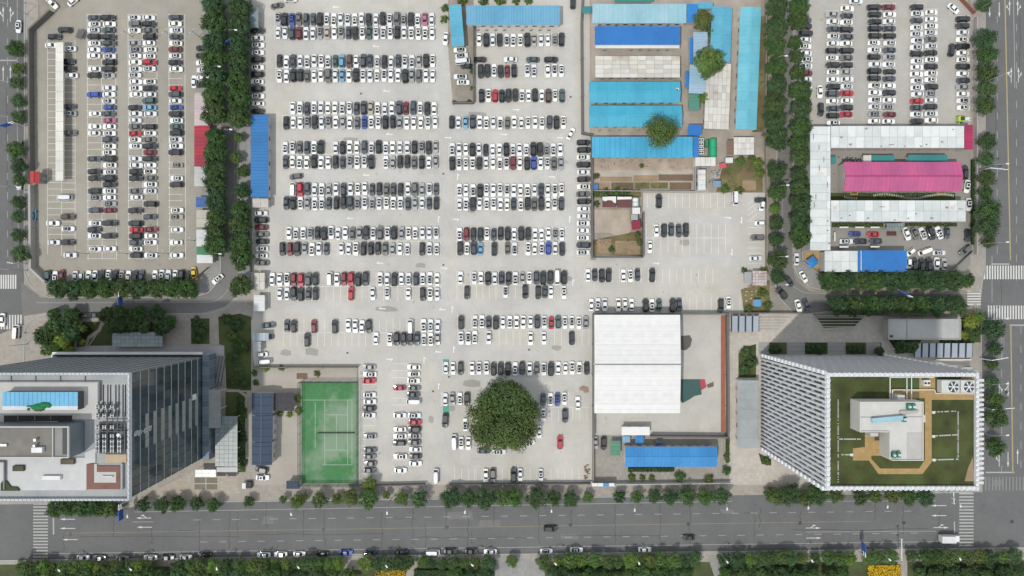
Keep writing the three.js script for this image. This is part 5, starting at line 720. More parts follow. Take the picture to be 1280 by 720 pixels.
{ const t = thing('ramp_rails', 'pair of dark handrails on the steps beside the glass tower', 'handrail', [X(275), 0, Z(464)]); for (const x of [270, 273.5, 277.5]) { new MB().bar(V(X(x + 6), 1.1, Z(446)), V(X(x), 1.1, Z(482)), 0.09).build('rail', mt(0.06, 0.055, 0.06), t); for (const f of [0.05, 0.35, 0.65, 0.95]) new MB().cyl(X(x + 6 - 6 * f), 0, Z(446 + 36 * f), 0.06, 1.0, 8).build('post', C.dark, t); } for (let i = 0; i < 9; i++) new MB().box(X(268 + i * 0.2), 0, Z(449 + i * 3.6), X(281), 0.15 + 0.05 * i, Z(452.4 + i * 3.6)).build('step', mt(0.3, 0.3, 0.3, 'wall'), t); }
{ const t = thing('court_pavers', 'four olive paving fields with pale cross lines below the glass tower', 'paving', [X(258), 0, Z(604)]); for (const [a, b] of [[243, 597], [258, 597], [243, 605], [258, 605]]) new MB().box(X(a), 0.02, Z(b), X(a + 14), 0.09, Z(b + 7)).build('paver', mt(0.2, 0.185, 0.13, 'pave'), t); new MB().box(X(242.5), 0.02, Z(596.5), X(272.5), 0.075, Z(612.5)).build('border', mt(0.5, 0.48, 0.44, 'wall'), t); }
for (const [i, x] of [271, 284.5].entries()) shed('bin_store', (i ? 'right' : 'left') + ' dark pit opening below the white strip roof', x, 590.5, x + 11, 595, 1.2, { category: 'pit', roof: mt(0.09, 0.075, 0.075, 'wall'), doors: 0, eave: 0.05, wall: C.paint });
{ const t = thing('gate_post_box', 'white box with dark backing at the drive edge below the canopy', 'cabinet', [X(304), 0, Z(607)]); new MB().box(X(302.5, 2), 0, Z(604, 2), X(307, 2), 2, Z(611, 2)).build('cabinet', C.white, t); new MB().box(X(308, 1.5), 0, Z(601), X(314, 1.5), 1.5, Z(609)).build('backing', C.dark, t); }

// ---------------------------------------------------------------- trees: leaf clumps through an uneven crown, on a trunk with limbs
function crownGeo(clumps, leaves, leaf, flat, spread, loose, lobed = 1) {
  const pos = [], nor = [], col = [], lob = [rr(0, 6), rr(0, 6), rr(0, 6)];
  for (let c = 0; c < clumps; c++) {
    const a = rnd() * 2 * Math.PI, u = rr(-0.55, 1), q = Math.sqrt(1 - u * u), edge = 1 + lobed * (0.1 * Math.sin(3 * a + lob[0]) + 0.08 * Math.sin(5 * a + lob[1]) + 0.06 * Math.sin(9 * a + lob[2]));
    const r = (c % 4 === 0 ? rr(0.2, 0.65) : rr(0.68, 0.97)) * edge, cx = Math.cos(a) * q * r, cz = Math.sin(a) * q * r, cy = u * r * flat, tone = rr(0.7, 1.28) * (lobed < 1 ? 0.5 + fbm(cx * 0.25 + 0.5, cz * 0.25 + 0.5, 8, 3, 301) : 1), warm = rr(-0.08, 0.14) + (lobed < 1 ? 0.5 * (fbm(cx * 0.25 + 0.5, cz * 0.25 + 0.5, 4, 3, 303) - 0.42) : 0);
    for (let l = 0; l < leaves; l++) {
      const d = V(rr(-1, 1), rr(-1, 1), rr(-1, 1)).normalize(), s = Math.cbrt(rnd()) * spread * (0.8 + loose * rnd()), p = V(cx, cy, cz).addScaledVector(d, s), n = d.clone().multiplyScalar(0.9).add(V(cx, cy + 0.75, cz)).add(V(rr(-0.5, 0.5), rr(-0.5, 0.5), rr(-0.5, 0.5))).normalize();
      const t = V(rr(-1, 1), rr(-1, 1), rr(-1, 1)).cross(n).normalize(), b = n.clone().cross(t), w = leaf * rr(0.7, 1.3), k = tone * rr(0.86, 1.14);
      const e = [p.clone().addScaledVector(t, -w), p.clone().addScaledVector(b, w * 0.55).addScaledVector(n, w * 0.15), p.clone().addScaledVector(t, w), p.clone().addScaledVector(b, -w * 0.55).addScaledVector(n, w * 0.15)];
      for (const i of [0, 3, 2, 0, 2, 1]) { pos.push(e[i].x, e[i].y, e[i].z); nor.push(n.x, n.y, n.z); col.push(k * (1 + warm), k, k * (1 - warm)); }
    }
  }
  const g = new THREE.BufferGeometry(); g.setAttribute('position', new THREE.Float32BufferAttribute(pos, 3)); g.setAttribute('normal', new THREE.Float32BufferAttribute(nor, 3)); g.setAttribute('color', new THREE.Float32BufferAttribute(col, 3));
  return g;
}
function trunkGeo(spread) {                    // unit crown radius; crown centre at y = 1.35, limbs reach into it
  const b = new MB(); b.cyl(0, 0, 0, 0.07, 0.75, 10, 0.05);
  for (let i = 0; i < 5; i++) { const a = i * 1.3 + 0.4, f = V(Math.cos(a) * spread, 1.25 + 0.12 * (i % 3), Math.sin(a) * spread); b.bar(V(0, 0.68, 0), f, 0.026); b.bar(f.clone().lerp(V(0, 0.68, 0), 0.4), f.clone().add(V(Math.cos(a + 0.8) * 0.2, 0.2, Math.sin(a + 0.8) * 0.2)), 0.014); }
  return b.geo();
}
const crowns = { dense: [0, 1, 2].map(() => crownGeo(130, 22, 0.085, 0.75, 0.23, 0.2)), loose: [0, 1, 2].map(() => crownGeo(105, 17, 0.085, 0.7, 0.22, 0.45)), wispy: [crownGeo(200, 22, 0.055, 0.75, 0.24, 1.1)], big: [crownGeo(1000, 28, 0.028, 0.62, 0.13, 0.3, 0.55)], bush: [0, 1].map(() => crownGeo(40, 13, 0.14, 0.6, 0.3, 0.3)) };
const trunk = trunkGeo(0.5);
const leafMat = (r, g, b) => { const m = new THREE.MeshPhysicalMaterial({ color: new THREE.Color().setRGB(r, g, b), vertexColors: true, roughness: 0.9, specularIntensity: 0.25, side: THREE.DoubleSide }); return m; };
const LEAF = { dark: leafMat(0.048, 0.086, 0.037), mid: leafMat(0.066, 0.115, 0.046), light: leafMat(0.095, 0.155, 0.045), olive: leafMat(0.084, 0.118, 0.042), yellow: leafMat(0.5, 0.33, 0.02), lime: leafMat(0.14, 0.19, 0.045) };
const leafKinds = {}; const leafOf = (k) => (leafKinds[k] ??= [[1, 1, 1], [1.18, 1.08, 0.95], [0.9, 1.0, 1.05], [1.05, 1.14, 0.9]].map(([r, g, b]) => { const m = LEAF[k].clone(); m.color.r *= r; m.color.g *= g; m.color.b *= b; return m; }))[Math.floor(rnd() * 4)];
const tones = { dark: 'dark green', mid: 'green', light: 'light green', olive: 'olive green', lime: 'lime green', yellow: 'yellow flowered' };
function tree(px, py, rp, shape, tone, label, group, category = 'tree', lift = 0) {
  const r0 = rp * S, ch = shape === 'bush' ? r0 * 0.4 : Math.max(2.6, r0 * 1.35) + lift, r = r0 * (1 - ch / H), x = X(px, ch), z = Z(py, ch), bush = shape === 'bush';
  const t = thing(bush ? 'shrub' : 'tree', label, category, [x, 0, z], group), g = crowns[shape], c = mesh('crown', g[Math.floor(rnd() * g.length)], leafOf(tone), t);
  c.position.y = ch; c.scale.set(r, r * rr(0.85, 1.1), r); c.rotation.y = rnd() * 6.28;
  const k = mesh(bush ? 'stem' : 'trunk', trunk, C.bark, t); k.scale.set(r, ch / 1.35, r); k.rotation.y = rnd() * 6.28;
  return t;
}
function treeRow(list, shape, tone, desc, from, group, cat) {   // list: [x, y, radius, tone?]
  list.forEach(([x, y, r, tn], i) => tree(x, y, r, shape, tn ?? tone, `${tones[tn ?? tone]} ${shape === 'bush' ? 'shrub' : 'tree'}, ${ORD[i]} from the ${from} ${desc}`, group, cat ?? (shape === 'bush' ? 'shrub' : 'tree')));
}
const column = (x, ys, r, jx = 1.5) => ys.map((y) => [x + rr(-jx, jx), y + rr(-1, 1), r * rr(0.92, 1.08)]);
treeRow([...column(268, [6, 28, 53, 75, 97, 119, 140], 15), ...column(270, [172, 192, 212, 232, 252, 272, 291, 307], 13.5)], 'dense', 'dark', 'in the street row beside the tan car park', 'top', 'street trees along the lane');
treeRow([...column(299, [10, 32, 55, 78, 101, 123, 145], 14), [298, 172, 6, 'mid'], [294, 197, 8, 'mid'], [304, 214, 8], [303, 238, 10], ...column(301, [263, 282, 302, 322], 13), [301, 357, 14]], 'dense', 'dark', 'in the street row beside the long blue shed', 'top', 'street trees along the lane');
treeRow([...column(970, [10, 34, 58, 82, 106, 130, 152, 172], 14), [971, 214, 12], [972, 240, 11.5], [969, 261, 7, 'light'], [970, 279, 9], [970, 300, 9], [973, 325, 12], [972, 346, 9]], 'dense', 'dark', 'in the street row beside the cyan sheds', 'top', 'street trees along the tree-lined lane');
treeRow([[999, 8, 13], [998, 26, 12], [994, 53, 9], [996, 71, 9], [997, 91, 10], [1001, 114, 13.5], [1002, 135, 14], [1001, 159, 13.5], [998, 179, 12], [1001, 195, 13], [998, 217, 10], [1001, 234, 12], [1001, 254, 13], [1000, 276, 13], [1000, 297, 13]], 'dense', 'dark', 'in the street row beside the white wing', 'top', 'street trees along the tree-lined lane');
treeRow([73, 93, 112, 133, 153, 174, 196, 217, 235].map((x) => [x, 361 + rr(-1, 1), 12.5]), 'dense', 'dark', 'in the row below the tan car park', 'left', 'trees along the bend of the lane');
treeRow([1037, 1056, 1076, 1095, 1115, 1135, 1155, 1174, 1191].map((x) => [x, 351.5 + rr(-1, 1), 13]).concat([[1209, 351, 9]]), 'dense', 'dark', 'in the row below the blue flat roof', 'left', 'two facing tree rows along the lane');
treeRow([1048, 1068, 1089, 1109, 1130, 1151, 1173, 1196].map((x) => [x, 382 + rr(-1, 1), 13]), 'dense', 'dark', 'in the row above the long low grey roof', 'left', 'two facing tree rows along the lane');
treeRow([[20, 61, 11], [22, 86, 8, 'olive'], [21, 103, 9, 'mid'], [23, 126, 9, 'mid'], [23, 146, 9, 'mid'], [20, 187, 11, 'mid'], [23, 207, 10], [24, 225, 8, 'mid'], [23, 253, 9], [22, 271, 8, 'mid'], [23, 294, 9], [25, 317, 11, 'mid']], 'loose', 'dark', 'on the kerb beside the grey boundary wall', 'top', 'kerb trees by the grey wall');
treeRow([[1230, 5, 9], [1232, 49, 14], [1234, 68, 13], [1234, 92, 13], [1233, 112, 12, 'mid'], [1232, 132, 12], [1234, 177, 11], [1233, 199, 10, 'mid'], [1234, 223, 11], [1232, 241, 9], [1236, 263, 15], [1235, 284, 14], [1236, 302, 8]], 'loose', 'dark', 'on the kerb beside the white wings', 'top', 'kerb trees by the wide road');
treeRow([[1242, 412, 14], [1244, 436, 9], [1240, 455, 8], [1240, 478, 9, 'mid'], [1244, 500, 11, 'mid'], [1245, 521, 15], [1245, 558, 12]], 'loose', 'dark', 'on the kerb beside the roof garden tower', 'top', 'kerb trees by the wide road');
treeRow([[69, 636, 11], [85, 634, 12], [104, 635, 11, 'mid'], [120, 635, 12], [137, 636, 11, 'mid']], 'loose', 'dark', 'under the glass tower edge by the avenue', 'left', 'avenue trees, upper side');
treeRow([[179, 631, 9], [202, 631, 10], [222, 630, 10], [246, 629, 9], [266, 631, 9], [311, 627, 7]], 'loose', 'dark', 'on the pavement below the glass tower plaza', 'left', 'avenue trees, upper side');
treeRow([[354, 624, 5, 'olive'], [371, 627, 9, 'olive'], [379, 622, 6, 'olive'], [399, 625, 10, 'mid'], [421, 624, 7, 'olive'], [437, 622, 11, 'olive'], [460, 623, 13, 'mid'], [462, 604, 9, 'light'], [483, 619, 5, 'olive'], [502, 623, 9, 'olive'], [524, 624, 11, 'mid']], 'loose', 'mid', 'on the pavement below the tennis court', 'left', 'avenue trees, upper side');
treeRow([[563, 623, 13], [585, 624, 11], [606, 623, 14], [627, 621, 12, 'mid'], [643, 622, 12, 'mid'], [671, 623, 13], [692, 623, 10], [714, 624, 10], [735, 622, 7, 'light']], 'loose', 'dark', 'below the car park with the big round tree', 'left', 'avenue trees, upper side');
treeRow([[774, 621, 8], [796, 621, 8, 'mid'], [818, 620, 9], [838, 621, 10], [859, 620, 12, 'mid'], [882, 621, 11, 'mid'], [902, 620, 11, 'mid']], 'loose', 'dark', 'below the blue site office', 'left', 'avenue trees, upper side');
treeRow([[962, 616, 7, 'mid'], [970, 621, 11, 'olive'], [987, 618, 14], [1007, 624, 10, 'olive'], [1022, 618, 14], [1046, 620, 9, 'mid'], [1076, 621, 10], [1094, 620, 9, 'mid'], [1115, 620, 9, 'olive'], [1136, 621, 11], [1157, 622, 11]], 'loose', 'dark', 'below the roof garden tower by the avenue', 'left', 'avenue trees, upper side');
// lower side of the avenue
{
  const a = [], xs = [], kinds = ['dark', 'mid', 'mid', 'light', 'light', 'olive'];
  const span = [[30, 200], [222, 430], [457, 505], [510, 515], [528, 610], [640, 645], [680, 735], [742, 875], [905, 1065], [1085, 1115], [1140, 1270]];
  for (const [p, q] of span) for (let x = p; x <= q; x += rr(11, 17)) a.push([x, 702.5 - 0.0125 * (x - 640) + rr(-1.5, 1.5), rr(7, 11), kinds[Math.floor(rnd() * 6)]]);
  const seg = [[0, 'kerb trees from the left frame edge'], [200, 'kerb trees past the first parked cars'], [430, 'kerb trees around the yellow flowers'], [700, 'kerb trees below the pale car trio'], [900, 'kerb trees up to the footpath'], [1130, 'kerb trees below the box truck']];
  for (let s = 0; s < seg.length; s++) treeRow(a.filter(([x]) => x >= seg[s][0] && x < (seg[s + 1]?.[0] ?? 2000)), 'loose', 'mid', 'among the ' + seg[s][1], 'left', 'avenue trees, lower side');
  const back = []; for (let x = 40; x < 1290; x += rr(15, 24)) { if ((x > 440 && x < 560) || (x > 630 && x < 685) || (x > 875 && x < 905) || (x > 1065 && x < 1140)) continue; back.push([x, 718 + rr(-2, 3), rr(7, 12), ['dark', 'dark', 'mid'][Math.floor(rnd() * 3)]]); }
  const names = [[0, 'in the park strip at the lower left'], [230, 'in the park strip below the blue parked car'], [560, 'in the park strip below the avenue middle'], [900, 'in the park strip before the yellow flowers'], [1100, 'in the park strip at the lower right']];
  for (let s = 0; s < names.length; s++) treeRow(back.filter(([x]) => x >= names[s][0] && x < (names[s + 1]?.[0] ?? 2000)), 'dense', 'dark', names[s][1], 'left', 'park trees along the bottom');
}
// shaded garden behind the glass tower
treeRow([[68, 393, 8], [88, 394, 10], [133, 394, 10], [151, 392, 10], [173, 392, 10], [196, 391, 10]], 'dense', 'dark', 'along the lane above the shaded garden', 'left', 'garden trees by the glass tower');
treeRow([[54, 420, 11], [68, 409, 12, 'mid'], [83, 404, 11], [60, 436, 9, 'mid'], [78, 424, 10, 'lime'], [90, 418, 10, 'mid'], [96, 405, 8], [148, 406, 11], [164, 407, 9], [203, 408, 11], [85, 437, 7, 'lime'], [104, 411, 5, 'light'], [139, 411, 7, 'mid'], [180, 407, 9, 'mid'], [213, 402, 8], [72, 432, 8], [64, 425, 7, 'mid'], [103, 428, 4, 'lime']], 'dense', 'dark', 'in the shaded garden left of the glass roof', 'left', 'garden trees by the glass tower');
treeRow([[245, 402, 7], [250, 412, 9], [246, 422, 7], [283, 399, 7], [296, 406, 8], [290, 420, 7, 'mid'], [301, 432, 8], [293, 446, 7], [299, 462, 7, 'mid'], [291, 476, 6], [304, 480, 6]], 'bush', 'dark', 'in the dark lawn between tower and car park', 'top', 'shrubs on the dark lawn');
treeRow([[301, 500, 5], [302, 512, 6], [300, 525, 6, 'mid'], [302, 540, 5], [301, 556, 6, 'mid'], [302, 570, 5], [303, 583, 5, 'mid'], [300, 506, 4], [304, 519, 5, 'mid'], [299, 533, 4], [304, 548, 5], [299, 563, 5, 'mid'], [304, 577, 5]], 'bush', 'dark', 'in the hedge strip beside the glass canopy', 'top', 'shrubs beside the glass canopy');
// roofs, yards, car park
tree(630, 521.5, 45.5, 'big', 'mid', 'huge round green tree standing in the middle of parked cars', null, 'tree', -8);
tree(886, 77, 19, 'dense', 'light', 'large bright green tree between pale blue roof and tan panel roof', null, 'tree', 2);
tree(878, 25, 12, 'loose', 'olive', 'small olive tree beside the short strong blue roof', null);
tree(888, 40, 7, 'loose', 'mid', 'small green tree at the edge of the upright cyan roof', null);
tree(880, 122, 7, 'loose', 'light', 'narrow light green tree beside the dull green roof', null);
tree(884, 96, 6, 'loose', 'mid', 'slim green tree top below the large bright green tree', null);
tree(826, 164, 19, 'wispy', 'olive', 'feathery dark olive tree hanging over the cyan roofs', null, 'tree', 2);
treeRow([[1127, 434, 9], [1140, 433, 8, 'mid'], [1099, 439, 6], [1214, 402, 10, 'lime'], [1222, 398, 9, 'light'], [1216, 415, 9], [1206, 418, 6, 'lime']], 'dense', 'dark', 'around the long low grey roof', 'left', 'garden trees by the grey roof');
treeRow([[932, 440, 7, 'mid'], [939, 452, 8], [931, 462, 7, 'mid'], [958, 576, 5, 'mid'], [972, 436, 6], [966, 436, 5], [1013, 436, 6], [1025, 436, 7], [1064, 436, 6], [1075, 436, 6]], 'bush', 'dark', 'in the beds round the striped tower', 'left', 'shrubs round the striped tower');
treeRow([[788, 579, 4], [806, 579, 4], [790, 597, 5], [803, 597, 4], [815, 597, 4], [850, 595, 7, 'mid'], [886, 598, 6], [908, 588, 6, 'mid'], [908, 570, 4]], 'bush', 'olive', 'around the blue site office', 'left', 'shrubs round the site office');
treeRow([[745, 241, 5], [757, 241, 6], [770, 240, 6], [782, 241, 5], [746, 255, 4, 'olive'], [797, 293, 4, 'olive'], [764, 311, 4], [800, 303, 4, 'olive'], [746, 220, 4, 'olive'], [802, 207, 3]], 'bush', 'mid', 'round the planted courtyard and beds', 'left', 'shrubs round the courtyard');
treeRow([[926, 201, 6], [947, 204, 7], [950, 216, 6], [940, 197, 5, 'olive'], [906, 236, 6], [925, 238, 5, 'olive'], [955, 338, 5, 'lime'], [930, 338, 4, 'olive'], [953, 366, 6, 'olive'], [936, 386, 5, 'olive'], [960, 382, 6, 'olive']], 'bush', 'light', 'in the scrub beside the tree-lined lane', 'top', 'scrub by the tree-lined lane');
treeRow([[372, 498, 5, 'lime'], [373, 514, 5, 'lime'], [350, 517, 4, 'lime'], [362, 518, 4, 'lime'], [333, 461, 4, 'lime'], [352, 460, 4, 'olive'], [396, 467, 4, 'olive'], [318, 466, 4], [320, 478, 4]], 'bush', 'mid', 'along the bare yard beside the tennis court', 'right', 'ivy shrubs by the tennis court');
treeRow([[556, 10, 5], [555, 24, 5, 'light'], [568, 128, 3], [590, 110, 3], [590, 90, 3], [586, 127, 3]], 'bush', 'mid', 'along the small fenced yard and its cyan roof', 'top', 'shrubs by the fenced yard');
treeRow([[578, 1, 6, 'olive'], [605, 1, 6, 'olive'], [625, 0, 7, 'light'], [645, 1, 5, 'olive'], [660, 0, 6, 'light']], 'bush', 'olive', 'at the top edge above the wide cyan roof', 'left', 'shrubs at the top edge');
// flower beds and hedges
function bed(name, label, cat, pts, h, tone, leaf, dens) {
  const t = thing(name, label, cat, [X(pts[0][0]), 0, Z(pts[0][1])]); const sh = pts.map(([x, y]) => [X(x), Z(y)]);
  if (name !== 'vegetable_patch') new MB().prism(sh, 0.02, h * 0.6).build('inner_growth', mt(0.03, 0.045, 0.015, 'soil'), t);
  const xs = sh.map((p) => p[0]), zs = sh.map((p) => p[1]), x0 = Math.min(...xs), x1 = Math.max(...xs), z0 = Math.min(...zs), z1 = Math.max(...zs), pos = [], nor = [], col = [], n = Math.floor((x1 - x0) * (z1 - z0) * dens);
  const inside = (x, z) => { let r = false; for (let i = 0, j = sh.length - 1; i < sh.length; j = i++) if ((sh[i][1] > z) !== (sh[j][1] > z) && x < (sh[j][0] - sh[i][0]) * (z - sh[i][1]) / (sh[j][1] - sh[i][1]) + sh[i][0]) r = !r; return r; };
  for (let i = 0; i < n; i++) { const x = rr(x0, x1), z = rr(z0, z1); if (!inside(x, z)) continue; const y = h * rr(0.55, 1.1), n_ = V(rr(-0.8, 0.8), 1, rr(-0.8, 0.8)).normalize(), a = V(rr(-1, 1), rr(-0.3, 0.3), rr(-1, 1)).cross(n_).normalize(), b = n_.clone().cross(a), w = leaf * rr(0.6, 1.4), k = rr(0.55, 1.45); for (const [p, q] of [[-1, 0], [0, -0.6], [1, 0], [-1, 0], [1, 0], [0, 0.6]]) { pos.push(x + a.x * w * p + b.x * w * q - rootPos(t).x, y + a.y * w * p + b.y * w * q, z + a.z * w * p + b.z * w * q - rootPos(t).z); nor.push(n_.x, n_.y, n_.z); col.push(k, k, k); } }
  const g = new THREE.BufferGeometry(); g.setAttribute('position', new THREE.Float32BufferAttribute(pos, 3)); g.setAttribute('normal', new THREE.Float32BufferAttribute(nor, 3)); g.setAttribute('color', new THREE.Float32BufferAttribute(col, 3));
  mesh('leaves', g, LEAF[tone], t).userData.kind = 'stuff';
}
for (const [lb, r, tn, d] of [['thin green crop rows on the leftmost lower vegetable plot', [765, 229, 791, 236], 'olive', 3], ['green crop rows in the middle of the vegetable plots', [794, 229, 834, 235], 'light', 5], ['sparse weeds along the top strip of the vegetable plots', [744, 203, 866, 211], 'olive', 0.5], ['crops on the left plot of the planted courtyard', [746, 299, 764, 317], 'olive', 1.2], ['crops on the right plot of the planted courtyard', [769, 301, 800, 318], 'olive', 1.2], ['tall weeds in the scrub left of the lane trees', [906, 204, 918, 236], 'light', 5], ['weeds in the scrub corner beside the white and rust roof', [942, 200, 953, 222], 'light', 5], ['weeds around the rubbish beside the checkered plastic roof', [938, 362, 962, 391], 'olive', 2.5], ['dry weeds in the narrow strip beside the longest cyan roof', [950, 60, 956, 164], 'olive', 2.5]]) bed('vegetable_patch', lb, 'crops', rect(...r), 0.3, tn, 0.2, d);
bed('flower_bed', 'larger bed of yellow flowers at the bottom edge beside a footpath', 'flower bed', rect(1084, 706, 1125, 726), 0.6, 'yellow', 0.28, 18);
bed('flower_bed', 'smaller bed of yellow flowers at the bottom edge', 'flower bed', rect(470, 712, 507, 726), 0.6, 'yellow', 0.24, 12);
bed('hedge', 'dark clipped hedge block below the pale car trio', 'hedge', rect(720, 707, 778, 728), 1.6, 'dark', 0.3, 16); bed('hedge', 'dark clipped hedge block below the white van by the avenue', 'hedge', rect(518, 711, 580, 728), 1.6, 'dark', 0.3, 16); bed('hedge', 'small dark hedge left of the clipped hedge block', 'hedge', rect(684, 706, 712, 716), 1.4, 'dark', 0.3, 16); bed('hedge', 'long dark hedge below the box truck', 'hedge', rect(1152, 705, 1260, 728), 1.6, 'dark', 0.3, 14); bed('hedge', 'long dark hedge left of the yellow flower bed', 'hedge', rect(905, 706, 1008, 728), 1.6, 'dark', 0.3, 14); bed('hedge', 'narrow hedge behind the bike shed by the grey roof', 'hedge', rect(1175, 425, 1216, 429), 1.2, 'dark', 0.25, 16); bed('hedge', 'low hedge between middle wing and walled yard, left of porch', 'hedge', rect(1040, 279, 1103, 284), 0.8, 'olive', 0.2, 20); bed('hedge', 'low hedge between middle wing and walled yard, right of porch', 'hedge', rect(1131, 279, 1195, 283), 0.8, 'olive', 0.2, 20); bed('hedge', 'long thin hedge along the wall of the white wings', 'hedge', rect(1213, 200, 1216, 306), 1.4, 'dark', 0.25, 18); bed('hedge', 'dark hedge strip below the blue site office roof', 'hedge', rect(785, 584, 842, 589), 1.2, 'dark', 0.25, 18); bed('hedge', 'hedge beside the brick path and the paved forecourt', 'hedge', rect(907, 545, 911, 578), 1.0, 'olive', 0.25, 18); bed('hedge', 'light green planting inside the garden strip below pink roof', 'hedge', [[1080, 242], [1180, 242], [1140, 246], [1100, 248]], 0.5, 'light', 0.22, 14);
sheet('path', rect(1123, 692, 1134, 760), mt(0.34, 0.31, 0.28, 'pave'), 0.062); sheet('lawn', [[-60, 706], [430, 703], [1122, 702], [1122, 760], [-60, 760]], mt(0.07, 0.095, 0.035, 'grass'), 0.056); sheet('lawn', [[1134, 702], [1440, 698], [1440, 760], [1134, 760]], mt(0.07, 0.095, 0.035, 'grass'), 0.056);
sheet('path', [[608, 694], [636, 694], [680, 704], [684, 760], [628, 760], [620, 730]], C.paveGrey, 0.062); sheet('path', rect(429, 692, 462, 712), C.pave, 0.062); sheet('path', [[513, 694], [526, 694], [516, 730], [505, 730]], C.pave, 0.062); sheet('path', [[190, 700], [228, 698], [224, 708], [190, 708]], mt(0.3, 0.27, 0.22, 'soil'), 0.062); sheet('path', [[884, 694], [902, 694], [906, 730], [896, 730]], C.paveGrey, 0.062);

// ---------------------------------------------------------------- lamps, sign gantries, posts
function lamp(label, px, py, dx, dy, h, style = 'single') {   // base pixel on the ground; arm length and direction in metres
  const t = thing('street_lamp', label, 'street lamp', [X(px), 0, Z(py)], null), x = X(px), z = Z(py);
  new MB().cyl(x, 0, z, 0.11, h, 10, 0.07).cyl(x, 0, z, 0.2, 0.5, 10, 0.18).build('pole', C.galv, t);
  for (const s of style === 'double' ? [1, -1] : [1]) {
    const hs = style === 'double' ? 0.4 : 1, e = V(x + s * dx, h + 0.5, z + s * dy), m = V(x + s * dx * 0.45, h + 0.35, z + s * dy * 0.45); new MB().bar(V(x, h - 0.1, z), m, 0.05).bar(m, e, 0.045).build('arm', C.galv, t);
    const d = V(s * dx, 0, s * dy).normalize(), n = V(-d.z, 0, d.x), b = new MB(), q = (u, v, y) => e.clone().addScaledVector(d, u).addScaledVector(n, v).setY(e.y + y);
    const L1 = hs, w1 = 0.26 * hs; b.quad(q(0, 0.2 * hs, 0.1), q(L1, w1, 0.08), q(L1, -w1, 0.08), q(0, -0.2 * hs, 0.1)); b.quad(q(0, -0.2 * hs, -0.06), q(L1, -w1, -0.06), q(L1, w1, -0.06), q(0, 0.2 * hs, -0.06)); b.quad(q(0, 0.2 * hs, -0.06), q(L1, w1, -0.06), q(L1, w1, 0.08), q(0, 0.2 * hs, 0.1)); b.quad(q(L1, -w1, -0.06), q(0, -0.2 * hs, -0.06), q(0, -0.2 * hs, 0.1), q(L1, -w1, 0.08)); b.quad(q(L1, w1, -0.06), q(L1, -w1, -0.06), q(L1, -w1, 0.08), q(L1, w1, 0.08)); b.quad(q(0, -0.2 * hs, -0.06), q(0, 0.2 * hs, -0.06), q(0, 0.2 * hs, 0.1), q(0, -0.2 * hs, 0.1));
    b.build('lamp_head', C.white, t);
  }
}
[161, 363, 484, 583, 689, 793, 907, 1010, 1108, 1196].forEach((x, i) => lamp(`white street lamp, ${ORD[i]} from the left on the upper avenue kerb`, x - (x - 640) * 0.035, 624 - 0.012 * (x - 640) - 3, rr(-0.5, 0.5), 1.6, 9));
[72, 161, 271, 371, 481, 587, 691, 797, 906, 1012, 1108, 1197].forEach((x, i) => lamp(`white street lamp, ${ORD[i]} from the left on the lower avenue kerb`, x - (x - 640) * 0.033, 690.5 - 0.0125 * (x - 640), rr(0.1, 0.6), 0.5, 8));
[[30, 18], [30, 112], [29, 154], [29, 238], [30, 338], [30, 430]].forEach(([x, y], i) => lamp(`white street lamp, ${ORD[i]} from the top beside the grey boundary wall`, x + 4, y, -3.6, -0.4, 9));
[[1222, 15], [1223, 108], [1222, 212], [1222, 306], [1222, 398], [1222, 476], [1222, 538]].forEach(([x, y], i) => lamp(`white street lamp, ${ORD[i]} from the top on the wide road kerb`, x - 4, y, 4.2, i < 2 ? -1.6 : -0.3, 9));
[[302, 48], [282, 92], [296, 168], [283, 318]].forEach(([x, y], i) => lamp(`white street lamp, ${ORD[i]} from the top in the lane beside the tan car park`, x - 4, y, 2, 0.2, 8));
[[971, 80], [973, 236], [972, 322], [972, 356]].forEach(([x, y], i) => lamp(`white street lamp, ${ORD[i]} from the top in the lane beside the cyan sheds`, x - 8, y, 1.6, 0, 8));
[[156, 40], [207, 40], [241, 40], [99, 311], [150, 311], [202, 311], [235, 295]].forEach(([x, y], i) => lamp(`slim white twin lamp, ${ORD[i]} from the upper left in the tan car park`, x + (640 - x) * 0.02, y + 6, 0.5, -0.5, 5, 'double'));
function gantry(label, px, py, ex, ey, blue) {  // sign board on an arm over the road, board seen edge on from above
  const t = thing('sign_gantry', label, 'road sign', [X(px), 0, Z(py)]), h = 6.5, a = V(X(px), h, Z(py)), b = V(X(ex, h), h, Z(ey, h)), d = b.clone().sub(a).normalize();
  new MB().cyl(a.x, 0, a.z, 0.18, h + 0.2, 12, 0.14).build('pole', C.pole, t); const arm = new MB().bar(a.clone(), b, 0.1); if (blue) arm.bar(a.clone().setY(h - 1.2), b.clone().setY(h - 1.2), 0.07); arm.build('arm', C.pole, t);
  if (blue) { const q = a.clone().lerp(b, 0.35), n = V(-d.z, 0, d.x).multiplyScalar(0.14); new MB().prism([[q.x - n.x, q.z - n.z], [b.x - n.x, b.z - n.z], [b.x + n.x, b.z + n.z], [q.x + n.x, q.z + n.z]], h - 2.2, h + 0.5).build('sign_board', mt(0.03, 0.08, 0.3), t); }
  else for (const f of [0.55, 0.95]) { const q = a.clone().lerp(b, f); new MB().box(q.x - 0.25, h - 1, q.z - 0.2, q.x + 0.25, h + 0.25, q.z + 0.2).build('traffic_light', mt(0.5, 0.5, 0.5), t); }
}
